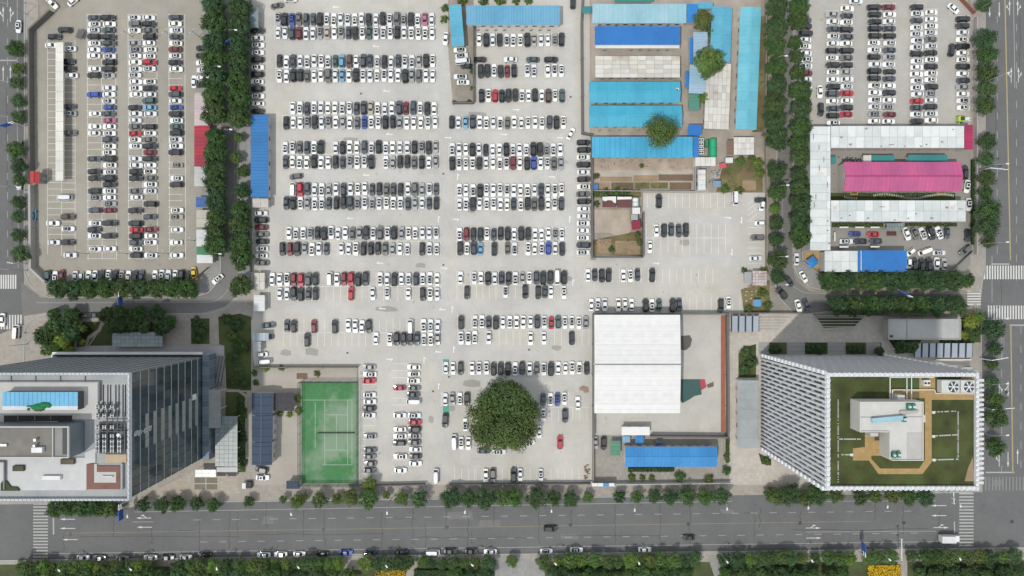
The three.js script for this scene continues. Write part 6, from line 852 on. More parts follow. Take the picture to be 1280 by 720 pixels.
gantry('blue road sign on an arm over the bend of the lane', 161.5, 366, 148.5, 381, 1); gantry('blue road sign hanging over the avenue below the glass tower', 162, 624, 149.5, 651, 1); gantry('blue road sign by the avenue left of the yellow flowers', 1070, 687, 1081, 680, 1); gantry('white signal arm over the avenue left of the box truck', 1114, 691, 1127, 673, 0); gantry('small blue sign arm between the two lane tree rows', 1127, 371, 1125, 364, 1); gantry('blue sign board crossing the lane beside the tree row', 300, 56, 282, 53, 1); gantry('white signal arm over the wide road beside the white wing', 1222, 214, 1260, 212, 0); gantry('white signal arm over the wide road beside the bike shed', 1224, 448, 1260, 447, 0); gantry('white signal arm over the wide road beside the striped tower', 1224, 508, 1268, 510, 0); gantry('blue sign arm over the side road near the carport', 32, 158, 0, 157, 1); gantry('white signal arm beside the zebra crossing below the grey wall', 33, 330, 10, 328, 0); gantry('white signal arm beside the zebra crossing with the box truck', 1177, 609, 1192.5, 630, 0);
{ // rubbish, machinery and small clutter
  const t = thing('forklift', 'lime green forklift with white cab in the corner lot', 'forklift', [X(1199), 0, Z(150)]); new MB().box(X(1194.5), 0.4, Z(146.5), X(1202), 1.7, Z(153)).build('body', mt(0.4, 0.6, 0.06), t); new MB().box(X(1197), 1.75, Z(147.5), X(1201), 2.3, Z(152)).build('roof_guard', C.dark, t); new MB().box(X(1202.3), 0.3, Z(147.5), X(1208), 1.6, Z(152)).build('cab', C.white, t); for (const y of [147.5, 151]) new MB().box(X(1209), 0.1, Z(y), X(1213), 0.5, Z(y + 1)).build('fork', C.white, t); for (const [x, y] of [[1196, 146], [1201, 146], [1196, 153], [1201, 153]]) { const w = mesh('wheel', new THREE.CylinderGeometry(0.35, 0.35, 0.25, 14).rotateX(Math.PI / 2), C.tyre, t); w.position.set(X(x) - X(1199), 0.35, Z(y) - Z(150)); }
  const s = thing('scrap_heap', 'rusty brown scrap lying at the edge of the car park near the office', 'scrap', [X(733), 0, Z(588)]); for (let i = 0; i < 16; i++) { const x = 731 + rnd() * 6, y = 580 + rnd() * 18; new MB(turned(X(x), Z(y), rnd() * 180)).box(X(x - 1.6), 0.03 + i * 0.02, Z(y - 0.4), X(x + 1.6), 0.16 + i * 0.02 + rnd() * 0.4, Z(y + 0.4)).build('plank', mt(0.24, 0.14, 0.08, 'worn'), s); }
  const s2 = thing('scrap_heap', 'pale and rusty rubbish heap beside the checkered plastic roof', 'scrap', [X(940), 0, Z(368)]); for (let i = 0; i < 40; i++) { const x = 930 + rnd() * 22, y = 356 + rnd() * 26; new MB(turned(X(x), Z(y), rnd() * 180)).box(X(x - rr(0.5, 1.6)), 0.06, Z(y - rr(0.3, 0.9)), X(x + rr(0.5, 1.6)), 0.15 + rnd() * 0.5, Z(y + rr(0.3, 0.9))).build('scrap', [mt(0.35, 0.28, 0.25, 'worn'), mt(0.45, 0.43, 0.42, 'worn'), mt(0.22, 0.16, 0.13, 'worn'), mt(0.3, 0.1, 0.1, 'worn')][i % 4], s2); }
  const s3 = thing('scrap_heap', 'cluttered heap beside the upright white container', 'scrap', [X(893), 0, Z(218)]); for (let i = 0; i < 30; i++) { const x = 886 + rnd() * 14, y = 208 + rnd() * 26; new MB(turned(X(x), Z(y), rnd() * 180)).box(X(x - rr(0.5, 1.6)), 0.04, Z(y - rr(0.3, 0.9)), X(x + rr(0.5, 1.6)), 0.2 + rnd() * 0.7, Z(y + rr(0.3, 0.9))).build('scrap', [mt(0.12, 0.12, 0.13, 'worn'), mt(0.3, 0.3, 0.31, 'worn'), mt(0.07, 0.28, 0.2, 'worn'), mt(0.14, 0.2, 0.28, 'worn')][i % 4], s3); }
  const s5 = thing('scrap_heap', 'dark clutter standing behind the pink roof beside the teal patch', 'scrap', [X(1063), 0, Z(199)]); for (let i = 0; i < 26; i++) { const x = 1048 + rnd() * 28, y = 196 + rnd() * 6; new MB(turned(X(x), Z(y), rnd() * 180)).box(X(x - rr(0.4, 1.3)), 0.04, Z(y - rr(0.3, 0.8)), X(x + rr(0.4, 1.3)), 0.2 + rnd() * 1.1, Z(y + rr(0.3, 0.8))).build('scrap', [mt(0.08, 0.08, 0.08), mt(0.4, 0.4, 0.38, 'worn'), mt(0.2, 0.17, 0.13, 'worn')][i % 3], s5); }
  const s4 = thing('sandbag_pile', 'brick red sand patch on the concrete beside the white hall', 'sand', [X(729), 0, Z(487)]); new MB().prism([[724, 485], [728, 482], [735, 484], [736, 490], [731, 491], [728, 488], [724, 488]].map(([x, y]) => [X(x), Z(y)]), 0.03, 0.22).build('heap', mt(0.4, 0.27, 0.2, 'soil'), s4);
  for (const [i, [x, y]] of [[557.5, 456], [557.5, 513]].entries()) { const p = new MB().prism([[x - 3.8, y - 7], [x + 3.8, y - 7], [x + 4.2, y + 8], [x - 4, y + 8]].map(([a, b]) => [X(a), Z(b)]), null, 0.044).build('painted_bay', mt(0.1, 0.32, 0.23, 'worn'), null); p.userData.kind = 'structure'; }
}

// ---------------------------------------------------------------- vehicles
function carKind(L, W, o) {                 // o: hood, roof heights, glass line positions along the length (front +x)
  const hl = L / 2, outline = (k, inset) => { const p = []; for (let i = 0; i < 24; i++) { const a = i / 24 * 2 * Math.PI, c = Math.cos(a), s = Math.sin(a), e = 2 / k; p.push([Math.sign(c) * Math.pow(Math.abs(c), e) * (hl - inset), Math.sign(s) * Math.pow(Math.abs(s), e) * (W / 2 - inset)]); } return p; };
  const body = new MB(), drop = (x) => -0.16 * Math.pow(Math.abs(x) / hl, 3), rings = [[0.2, 0.1, 5], [0.42, 0.01, 5.5], [o.belt - 0.22, 0.0, 5.5], [o.belt - 0.05, 0.05, 5], [o.belt, 0.14, 4.5]].map(([y, ins, k], j) => outline(k, ins).map(([x, z]) => V(x, y + (j > 1 ? drop(x) : 0), z)));
  for (let j = 0; j < rings.length - 1; j++) for (let i = 0; i < 24; i++) { const n = (i + 1) % 24; body.quad(rings[j][n], rings[j][i], rings[j + 1][i], rings[j + 1][n]); }
  const top = rings[4], mid = V(0, o.belt + 0.03, 0); for (let i = 0; i < 24; i++) body.tri(mid, top[(i + 1) % 24], top[i]);
  const low = rings[0]; for (let i = 0; i < 24; i++) body.tri(V(0, 0.2, 0), low[i], low[(i + 1) % 24]);
  const [wb, wt, rt, rb] = o.line.map((f) => f * L), hb = W / 2 - 0.12, ht = W / 2 - 0.3, y0 = o.belt - 0.04, y1 = o.roof - 0.04, P = (x, y, z) => V(x, y, z);
  const A = [P(wb, y0, -hb), P(wb, y0, hb), P(rb, y0, hb), P(rb, y0, -hb)], B = [P(wt, y1, -ht), P(wt, y1, ht), P(rt, y1, ht), P(rt, y1, -ht)];
  body.quad(A[1], A[0], B[0], B[1]); body.quad(A[3], A[2], B[2], B[3]); body.quad(A[2], A[1], B[1], B[2]); body.quad(A[0], A[3], B[3], B[0]);
  const ro = []; for (let i = 0; i < 20; i++) { const a = i / 20 * 2 * Math.PI, c = Math.cos(a), s = Math.sin(a); ro.push([(wt + rt) / 2 + Math.sign(c) * Math.pow(Math.abs(c), 0.4) * (wt - rt) / 2 * 1.02, Math.sign(s) * Math.pow(Math.abs(s), 0.4) * ht * 1.02]); }
  body.prism(ro, y1 - 0.01, o.roof); body.prism(ro.map(([x, z]) => [(wt + rt) / 2 + (x - (wt + rt) / 2) * 0.85, z * 0.82]), o.roof - 0.01, o.roof + 0.025);
  for (const s of [-1, 1]) body.box(wb - 0.35, o.belt - 0.02, s * (W / 2 + 0.02), wb - 0.15, o.belt + 0.14, s * (W / 2 + 0.2));
  const lerpQ = (a, b, c, d, e) => { const q = (u, v) => a.clone().lerp(b, u).lerp(d.clone().lerp(c, u), v); return [q(e, e), q(1 - e, e), q(1 - e, 1 - e), q(e, 1 - e)]; };
  const pane = (a, b, c, d, e = 0.07, out = 0.012) => { const m = new MB(), n = b.clone().sub(a).cross(d.clone().sub(a)).normalize().multiplyScalar(out), q = lerpQ(a, b, c, d, e).map((v) => v.add(n)); m.quad(...q); return m; };
  const windshield = pane(A[1], A[0], B[0], B[1]), rear = pane(A[3], A[2], B[2], B[3]), sideL = pane(A[2], A[1], B[1], B[2]), sideR = pane(A[0], A[3], B[3], B[0]);
  const sun = new MB(), dark = new MB(), so = 0.03 + o.roof; sun.quad(P(wt - 0.25, so, -0.42), P(wt - 1.05, so, -0.42), P(wt - 1.05, so, 0.42), P(wt - 0.25, so, 0.42));
  dark.quad(P(wt - 0.08, so, -ht * 0.8), P(rt + 0.08, so, -ht * 0.8), P(rt + 0.08, so, ht * 0.8), P(wt - 0.08, so, ht * 0.8));
  const fix = (m) => { const p = m.p; if (m.n[1] < 0) { for (let i = 0; i < p.length; i += 9) { for (let q = 0; q < 3; q++) { const v = p[i + 3 + q]; p[i + 3 + q] = p[i + 6 + q]; p[i + 6 + q] = v; } } m.n = m.n.map((v) => -v); } return m; };
  fix(sun); fix(dark);
  const wheel = new THREE.CylinderGeometry(0.32, 0.32, 0.22, 14).rotateX(Math.PI / 2), spots = [[0.3 * L, 1], [0.3 * L, -1], [-0.29 * L, 1], [-0.29 * L, -1]].map(([x, s]) => [x, 0.32, s * (W / 2 - 0.1)]);
  const head = new MB(), heads = []; for (const s of [-1, 1]) { const h1 = new MB(); for (const m of [head, h1]) m.box(hl - 0.42, o.belt - 0.33, s * (W / 2 - 0.52), hl - 0.06, o.belt - 0.2, s * (W / 2 - 0.2)); heads.push(h1.geo()); }
  const g = (m) => m.geo();
  const glassAll = new MB(); for (const m of [windshield, rear, sideL, sideR]) { glassAll.p.push(...m.p); glassAll.n.push(...m.n); glassAll.t.push(...m.t); }
  return { L, W, body: g(body), windshield: g(windshield), rear: g(rear), sideL: g(sideL), sideR: g(sideR), sun: g(sun), dark: g(dark), wheel, spots, head: g(head), heads, glass: g(glassAll) };
}
const KIND = {
  sedan: carKind(4.62, 1.84, { belt: 0.95, roof: 1.46, line: [0.24, 0.07, -0.2, -0.36] }),
  suv: carKind(4.9, 1.98, { belt: 1.12, roof: 1.74, line: [0.25, 0.1, -0.36, -0.45] }),
  mini: carKind(3.75, 1.68, { belt: 1.0, roof: 1.54, line: [0.3, 0.12, -0.34, -0.45] }),
  van: carKind(5.2, 1.98, { belt: 1.25, roof: 2.0, line: [0.43, 0.3, -0.45, -0.48] }),
};
const PAINT = { w: [0.77, 0.78, 0.78], s: [0.34, 0.35, 0.36], g: [0.13, 0.13, 0.125], k: [0.02, 0.021, 0.023], d: [0.05, 0.062, 0.08], r: [0.42, 0.018, 0.035], m: [0.17, 0.015, 0.025], b: [0.03, 0.075, 0.34], c: [0.14, 0.36, 0.52], n: [0.075, 0.045, 0.038], p: [0.4, 0.12, 0.2], e: [0.055, 0.1, 0.095], o: [0.38, 0.35, 0.3], t: [0.14, 0.42, 0.3], y: [0.6, 0.42, 0.02] };
const CNAME = { w: 'white', s: 'silver', g: 'grey', k: 'black', d: 'slate grey', r: 'red', m: 'dark red', b: 'blue', c: 'light blue', n: 'dark brown', p: 'pink', e: 'dark green', o: 'beige', t: 'mint green', y: 'yellow' };
const paintMat = {}; for (const k in PAINT) paintMat[k] = new THREE.MeshPhysicalMaterial({ color: new THREE.Color().setRGB(...PAINT[k]), roughness: 0.35, metalness: 'sgd'.includes(k) ? 0.35 : 0, clearcoat: 1, clearcoatRoughness: 0.06 });
const lampMat = mt(0.6, 0.62, 0.64, null, { roughness: 0.15 });
const VARY = [[1, 1, 1], [0.86, 0.86, 0.87], [1.04, 1.01, 0.95]], paintVar = new Map(), paintOf = (k, v) => { const q = k + v; if (!paintVar.has(q)) { const m = paintMat[k].clone(), dark = Math.max(...PAINT[k]) < 0.1 ? 1.2 : 1; m.color.setRGB(PAINT[k][0] * VARY[v][0] * (v ? dark : 1), PAINT[k][1] * VARY[v][1] * (v ? dark : 1), PAINT[k][2] * VARY[v][2] * (v ? dark : 1)); paintVar.set(q, m); } return paintVar.get(q); };
const cars = [];
function addCar(x, y, ang, code, tail, group, lone) {
  let c = code.toLowerCase(), kind = code === c ? 'sedan' : 'suv', roof = null;
  if (c === 'x') { c = 'w'; kind = 'sedan'; roof = 'dark'; }
  if (code === 'V' || code === 'W') { c = 'w'; kind = 'van'; } else if (code === 'j') { c = 's'; kind = 'mini'; } else if (code === 'i') { c = 'w'; kind = 'mini'; }
  if (!roof && kind === 'sedan' && 'wsob'.includes(c) && rnd() < 0.45) roof = 'sun';
  cars.push({ x, y, ang, c, kind, roof, tail, group, lone, flip: rnd() < 0.5, vary: Math.floor(rnd() * 3), size: rr(0.94, 1.04) });
}
const bays = marks.bay_line;
// a line of bays: codes from one end to the other, '.' is an empty bay; vert: cars stand upright in the picture
function line(desc, from, vert, x0, y0, x1, y1, codes, drawBays = true, fixed = null) {
  const n = codes.length; let k = 0;
  for (let i = 0; i < n; i++) {
    const f = n > 1 ? i / (n - 1) : 0, x = x0 + (x1 - x0) * f, y = y0 + (y1 - y0) * f, ch = codes[i];
    if (ch !== '.') { const j = rr(-0.8, 0.8); addCar(vert ? x + rr(-0.3, 0.3) : x + j, vert ? y + j : y + rr(-0.3, 0.3), (vert ? 90 : 0) + rr(-1.6, 1.6), ch, `${ORD[k]} from the ${from}${desc[0] === '~' ? ',' + desc.slice(1) : ' in ' + desc}`, 'cars parked in rows', false); k++; }
  }
  if (drawBays) { const p = vert ? (x1 - x0) / (n - 1) : (y1 - y0) / (n - 1); for (let i = 0; i <= n; i++) { const q = (i - 0.5) * p; if (vert) strip(bays, x0 + q, y0 - 9, x0 + q + 0.02, y0 + 9, 0.11, 0.039); else strip(bays, x0 - 9, y0 + q, x0 + 9, y0 + q, 0.11, 0.039); } }
}
const wl = [[24, 347.4, 539.4, 'sKbgDdKwwwwwwKwKwGsKwpw'], [41, 347.7, 540.3, 'wwDMwwsowsdKwewwwKwwwww'], [76.5, 349.1, 541.1, 'kwdwwwwweCNwDdwKwdwwsKw'], [94.5, 349.1, 541.1, 'wwKKgwwGwcwKwwwxwwKsGww'], [135, 366, 542.9, 'wwdwwwwwwdDowwwDmDwKw'], [153, 357.5, 543.9, 'KwwsKwswswgbwwKKswwwww'], [184, 356.7, 544.8, 'wwgDwK.wKwwDwKwwwwKsKs'], [202.5, 356.7, 544.8, 'dwwwKwwKdswwK.wsKKgKws'], [236.5, 366.3, 545.5, 'VRDwwswDwwwdKgdKwGsxd'], [254, 357.5, 545.5, 'dKwswwdKKDswswwwwdswdK'], [291.5, 361.4, 545.5, 'wwwskKxwwgsKwGwKswwwwx'], [311, 353, 546, 'KMKswwd.wwwKKKgsww.Kww'], [349, 340.5, 546.5, 'wwxMRGK.WwMRKK.wwKwwDwxw'], [367.5, 340.5, 546.5, '.wwKKdK....R..w.w..w.Kww'], [407.5, 358.5, 547, 'dK..M..K.wwwK.....V.www'], [424, 358.5, 547, '...K.........w.wKKKdwws']];
wl.forEach(([y, a, b, c], i) => line(`~ ${ORD[i]} line down the left car block`, 'left', true, a, y, b, y, c));
const ml = [[49.6, 598.8, 702, 'wKwKxwwKowwsK'], [88.4, 600.5, 701.6, 'KKwKmK.ww.wxw'], [119.5, 602, 702.3, 'KwRKKKwwKwNwE'], [153, 564.4, 704, 'KwcDwwwxgwwwwwDKw'], [187, 565.2, 700, 'wwwKwkwwKwwwKKsww'], [204, 565.2, 701, 'KxwwKwwxxMwKBwwgs'], [237.7, 574.2, 701.9, 'wwxKwwwxwwwwdwxw'], [255, 574.2, 701.9, 'wwKwwwwwdwKgKwwD'], [292.7, 574.6, 702.6, 'wMKKwdKKwKKwwwsw'], [310.5, 575, 702.6, 'KwDc.K.gx.wwwBwK'], [347.5, 575.3, 705, 'w.wwKwdKwswDKKWK'], [365, 575.3, 705, '.K.....x..K.Kdw.w'], [402.8, 576.5, 732, 'K.wwdKwwwwwDwrEwxws'], [422.5, 576.5, 732, 'wxw.w.....w.w...K..'], [460.6, 590, 733.4, 'wwwKKKwKwgxKwwwxk']];
ml.forEach(([y, a, b, c], i) => line(`~ ${ORD[i]} line down the middle car block`, 'left', true, a, y, b, y, c));
line('the trio beside the green painted bay', 'left', true, 557.6, 460.6, 575.5, 460.6, 'wwK'); line('the short line left of the huge tree', 'left', true, 556.5, 499, 583.8, 499, 'wswK'); line('the short line right of the huge tree', 'left', true, 678.8, 499, 705.7, 499, 'dxbw');
line('the column between middle block and courtyard', 'top', false, 729.5, 178.4, 729, 315.8, 'KKwKwKwgKwwwwwDw');
line('the column against the tennis court fence', 'top', false, 461.5, 459, 462, 588, 'swr.wwkw..s.dggd'); line('the sparse column right of the tennis court', 'top', false, 499, 459, 500, 588, '...r...w.wwK.w.w'); line('the full column right of the tennis court', 'top', false, 517, 459, 518.5, 579, 'wxwgdW.wrKsgwkw');
line('the five above the half-empty bays', 'left', true, 820.7, 287.7, 857.5, 287.7, 'wKDdK'); line('the line left below the courtyard', 'left', true, 735, 344, 761, 344, 'wdKK'); line('the four below the courtyard corner', 'left', true, 779, 344, 815, 344, 'wwd.K'); line('the line above the white hall', 'left', true, 738.8, 381, 849, 381, 'www.www.Kwe.Kd', false);
line('the pair above the brick path', 'left', true, 900.8, 381, 910.8, 378.5, 'Kw');
line('the column below the long blue shed', 'top', false, 327, 266.5, 327, 328.7, 'wKmgkwwg', false); line('the column beside the lane trees, top left', 'top', false, 322, 38.5, 322, 138.5, 'KwwwKwKwKwwk', false);
// tan car park
const tl = [[117.2, 'dwwKwww.wK..B..w.ww...d.KK.Ks.D.wKw.w.'], [135.8, 'KweKDbwKKs.wwwbdpwwDwwKwwKKwwsm.K.K.w.'], [168.7, 'wGw.sswwwwwww.Kwwgrww.wwKK.gw.K.KrKDwK'], [186.5, 'wKgKwwwRw.xKwEcw.KwgKmKwxgww.K.D.mww.w'], [219.2, 'DwwdwmwKw..rDwbKweKwwK.o.wK...wo.w.w.w']];
tl.forEach(([x, c], i) => line(`column ${['one', 'two', 'three', 'four', 'five'][i]} of the tan car park`, 'top', false, x, 21.9, x + 1.5, 319.2, c.slice(0, 38)));
line('the tan car park column under the lane trees', 'top', false, 253, 60, 253, 106, 'kkwwwk', false); line('the bottom line of the tan car park', 'left', true, 60.5, 346, 235.5, 346, 'Ewm.wiwwKwKowKd.wwwwKK', false);
for (let i = 0; i < 30; i++) { const y = 58 + i * 8.1; strip(bays, 59.5, y, 77, y, 0.11, 0.039); strip(bays, 77, y + 0.6, 94, y + 0.6, 0.11, 0.039); } strip(bays, 59.5, 50, 59.6, 318, 0.12, 0.039); strip(bays, 94, 50, 94.1, 320, 0.12, 0.039); strip(bays, 77, 226, 77.1, 320, 0.12, 0.039);
for (const [x, a, b] of [[109, 18, 325], [126.6, 18, 325], [144.5, 18, 325], [160, 18, 325], [177.7, 18, 325], [196, 18, 325], [211, 18, 325], [231, 18, 325]]) strip(bays, x, a, x + 1.2, b, 0.12, 0.0395);
for (const [y, a, b] of [[32.3, 343, 544], [85.5, 344, 545], [144, 353, 548], [193, 352, 549], [245.2, 353, 549], [301.3, 349, 550], [358.2, 336, 551], [416, 354, 551], [195.5, 560, 705], [246.3, 569, 706], [301.6, 569, 706], [356.2, 570, 709], [412.5, 571, 737]]) strip(bays, a, y, b, y, 0.12, 0.0395);
// corner car park
const rl = [[1007, 25, 116, 'dKKwwwwwmwwk', 'one'], [1041.2, 18, 153.5, 'swdwwKwKxwKDwdKw', 'two'], [1058.3, 10.4, 143.3, 'wdwKdwKgKswwrwKr', 'three'], [1093.3, 9.3, 151.4, 'KKKKKwwKwKKxwxwsw', 'four'], [1111.7, 9, 152, 'mwwdKwdswkdwKwsmw', 'five'], [1146.3, 9, 151.4, 'KwdwwxwKwwwxwwrdwk', 'six'], [1164, 15.6, 150.5, 'wwwwgwkwKwwKswKww', 'seven'], [1203.8, 24, 134.3, 'KKwwKwwKwdswxw', 'eight']];
for (const [x, a, b, c, n] of rl) line(`column ${n} of the corner car park`, 'top', false, x, a, x, b, c, n !== 'one');
line('the black row beside the strong blue roof', 'left', true, 1142.9, 330.5, 1180, 330.5, 'KKKws', false);
line('the slanted row in the walled yard', 'left', true, 1133.5, 291.5, 1184, 291, 'wgwKwd', false); for (const c of cars.slice(-6)) c.ang = 112 + (c.c === 'd' ? -22 : 0);
for (let i = 0; i < 12; i++) strip(bays, 809 + i * 8.8, 242, 809 + i * 8.8, 260, 0.11, 0.039); for (let i = 0; i < 12; i++) { strip(bays, 808 + i * 9, 280, 808 + i * 9, 297, 0.11, 0.039); strip(bays, 808 + i * 9, 298, 808 + i * 9, 317, 0.11, 0.039); } strip(bays, 808, 297.4, 907, 297.4, 0.12, 0.0395); for (let i = 0; i < 14; i++) strip(bays, 774 + i * 9, 336, 774 + i * 9, 354, 0.11, 0.039); for (let i = 0; i < 9; i++) strip(bays, 853 + i * 9, 372, 853 + i * 9, 389, 0.11, 0.039); for (const y of [276.5, 284.5, 292, 303, 310, 317, 329]) strip(bays, 935, y, 953, y, 0.11, 0.039); for (let i = 0; i < 4; i++) strip(bays, 934, 256 + i * 7, 946, 247 + i * 7, 0.11, 0.039);
for (let i = 0; i < 17; i++) { strip(bays, 593 + i * 8.7, 586, 593 + i * 8.7, 602, 0.11, 0.039); if (i < 8) strip(bays, 672 + i * 8.8, 510, 672 + i * 8.8, 526, 0.11, 0.039); } strip(bays, 672, 509, 737, 509, 0.12, 0.0395); for (let i = 0; i < 5; i++) strip(bays, 568 + i * 9, 585, 568 + i * 9, 602, 0.11, 0.039);
// vehicles on their own
const lone = (...list) => { for (const [x, y, a, c, t] of list) addCar(x, y, a, c, t, null, true); };
lone([370, 220.5, 8, 'G', 'parked across the drive above line nine'], [346, 7, 12, 'g', 'turning in at the top of the big lot'], [335.5, 406.5, 5, 'd', 'parked crosswise above the blue-grey canopy'], [334, 421, 0, 'd', 'half hidden under the blue-grey canopy'], [328, 443, 0, 'i', 'parked below the small pale grey roof'], [330.5, 452, 5, 'V', 'parked below the small white car by the ivy wall'], [557, 48, 84, 'w', 'standing left of the upright cyan roof'], [716, 3, 90, 'K', 'driving in at the very top beside the wall'], [713.5, 167, 62, 'w', 'driving at a slant beside the dark wall'], [599.7, 74.3, 0, 'k', 'parked sideways by the yard wall'], [638, 74.3, 0, 'w', 'parked sideways in the fenced car rows'], [666, 74.4, 0, 'e', 'parked sideways in the middle of fenced rows'], [688.7, 74.6, 0, 'K', 'parked sideways at the end of fenced rows'],
  [575, 62.4, 0, 'x', 'in the small yard just below the cyan roof'], [577, 69.7, 8, 'x', 'in the small yard, second below the cyan roof'], [578, 77, 5, 'W', 'with an open bed in the small yard'], [583.6, 82.6, -5, 'k', 'in the small yard against the wall'], [575.5, 95.8, 0, 'x', 'alone in the middle of the small yard'], [579, 103, 0, 'w', 'lowest in the small yard'],
  [556.5, 525.5, 88, 'K', 'at the end of the green painted bay'], [581.5, 531, 90, 'x', 'tucked beside the left edge of the huge tree'], [679, 518.6, 90, 'w', 'half under the right edge of the huge tree'], [706.3, 519.4, 90, 'D', 'alone right of the huge tree'], [722.3, 504, 92, 'w', 'alone near the red sand patch'], [567.7, 552.5, 92, 'W', 'left of three below the huge tree'], [576.5, 554, 90, 'w', 'middle of three below the huge tree'], [585.4, 554.5, 90, 'w', 'last of three beside the huge tree foot'], [604.5, 563.6, 0, 'd', 'poking out under the lower huge tree edge'], [624, 565, 0, 'w', 'under the lowest branches of the huge tree'], [661, 555, 25, 'w', 'slanted at the lower right tree edge'], [674, 540, 90, 'w', 'almost hidden at the right tree edge'], [700, 553, 90, 'R', 'alone on the empty concrete near the office'], [607.3, 594.4, 90, 'w', 'first of the pair at the bottom wall'], [616, 594.2, 90, 'G', 'second of the pair at the bottom wall'], [642, 593.5, 90, 'K', 'in the second pair at the bottom wall'], [650.3, 593.5, 90, 'w', 'right of a black one at the bottom wall'], [676, 594, 90, 'w', 'alone at the bottom wall'], [545, 595, 90, 'V', 'leaving through the bottom gate'], [640, 481, 0, 'k', 'hidden at the upper edge of the huge tree'],
  [823.5, 251.5, 90, 'K', 'alone in the bays below the vegetable beds'], [919, 248, 90, 'V', 'alone below the rough grass'], [812.4, 308.7, 88, 'w', 'alone in the half-empty bays'], [951, 250, 0, 'k', 'half hidden at the corner by lane trees'], [952.5, 257, 80, 'i', 'below a black one by the lane trees'], [950, 279, 0, 'i', 'parked sideways by the lane wall, upper'], [947, 297, 0, 'G', 'parked sideways by the lane wall, middle'], [944.5, 323, 2, 'w', 'parked sideways by the lane wall, lowest'],
  [242.5, 102, 88, 'w', 'driving beside the pale pink roof'], [81, 37.5, 0, 'K', 'in front of the carport, upper'], [68, 46, 0, 'K', 'at the top end of the carport'], [64, 56.5, 0, 'w', 'poking out left of the carport'], [86.5, 61, 0, 'w', 'first poking out right of the carport'], [85, 77, 0, 'K', 'second poking out right of the carport'], [86, 86, 0, 'K', 'third poking out right of the carport'], [89, 94.5, 0, 'w', 'fourth poking out right of the carport'], [87, 133, 0, 'd', 'fifth poking out right of the carport'], [87, 142, 0, 's', 'sixth poking out right of the carport'], [87.5, 166, 0, 'g', 'lowest poking out right of the carport'], [81, 247, 0, 'W', 'with an open bed below the carport'], [84.6, 271, 0, 'N', 'in the sparse bays below the carport'], [66, 279, 0, 'w', 'leftmost in the sparse bays below the carport'], [85, 286, 0, 'x', 'in the sparse bays below the carport'], [67, 303, 0, 'w', 'in front of a black one below the carport'], [84.6, 303, 0, 'K', 'behind a white one below the carport'], [87.5, 319, 0, 'w', 'lowest in the sparse bays below the carport'], [242.5, 342, 98, 'y', 'dumper at the corner of the tan car park'], [65, 4, -45, 'w', 'turning outside the tan car park corner'], [91.5, 1, 40, 'w', 'cut by the top edge above the tan car park'], [272, 349, 40, 'w', 'parked at the bend of the lane'],
  [363, -1, 0, 'w', 'cut by the top edge above the big lot'], [23, 33, 88, 'w', 'driving beside the top of the grey wall'], [23.5, 229.5, 88, 'w', 'under the kerb trees by the gatehouse'], [24.5, 184, 90, 'g', 'under the kerb trees above the gatehouse'], [41.5, 269, 88, 'c', 'small one against the grey wall'], [3, 400, 88, 'w', 'on the zebra crossing at the frame edge'], [20.7, 415, 86, 'V', 'driving over the zebra crossing'], [106, 394, 0, 'k', 'first of two in the shade above the garden'], [117.5, 394, 0, 'd', 'second of two in the shade above the garden'], [326.7, 587, -12, 'K', 'above a white one beside the dark blue house'], [328, 597, 0, 'w', 'below a black one beside the dark blue house'], [744.4, 553.5, 90, 's', 'in the narrow office yard entrance'], [754.6, 554, 88, 'K', 'right of a silver one in the office yard']);
lone([1189.5, 62.5, 80, 'K', 'standing alone beside column eight of the corner car park'], [1070, 1.5, 0, 'w', 'cut by the top edge of the corner car park'], [1192, 10.5, -42, 'w', 'slanted near the diagonal rail fence'], [1025, 114.5, 90, 'w', 'driving beside the lane trees in the corner car park'], [1026, 136.8, 90, 'K', 'waiting beside the lane trees in the corner car park'], [1068.8, 292.6, 0, 'b', 'in the walled yard between white racks'], [1091.6, 293, 0, 'r', 'in the walled yard right of a blue one'], [1058, 301.7, 0, 'w', 'in the walled yard below a blue one'], [1075.8, 301.7, 0, 'k', 'in the walled yard, middle of the lower three'], [1095, 301.5, 0, 'd', 'in the walled yard below a red one'], [1209.7, 294.4, 90, 'K', 'alone against the right wall of the walled yard'], [1206.6, 312.5, 40, 'G', 'slanted beside the sliding gate'], [1138.4, 315, 40, 'i', 'slanted at the corner of the blue flat roof'], [1155.8, 314.3, 20, 'V', 'slanted in the middle of the walled yard'], [1174, 316, 0, 'w', 'parked crosswise in the walled yard'], [1136, 329, 90, 'i', 'squeezed between blue roof and black row'], [1205.8, 215.6, 90, 'K', 'at the right end of the pink roof, upper'], [1209, 233, 82, 'w', 'at the right end of the pink roof, lower'], [1211, 255.5, 90, 'w', 'at the right end of the middle white wing'], [995.8, 324, 90, 'w', 'parked beside the tan corner terrace'], [1004.5, 346, -62, 'w', 'on the pavement bend below the tan terrace'], [986.5, 351.5, -58, 'k', 'driving round the tree-lined bend'], [977, 366.5, -48, 'K', 'second driving round the tree-lined bend'], [998, 382.5, -75, 'w', 'turning into the tower drive'], [1008, 381, -68, 'd', 'right of a white one entering the tower drive']);
lone([688, 660.7, 0, 'K', 'driving in the middle of the avenue'], [861, 672, 0, 'k', 'driving on the lower lane of the avenue']);
line('the kerb line below the glass tower', 'left', false, 0, 0, 0, 0, '', false);
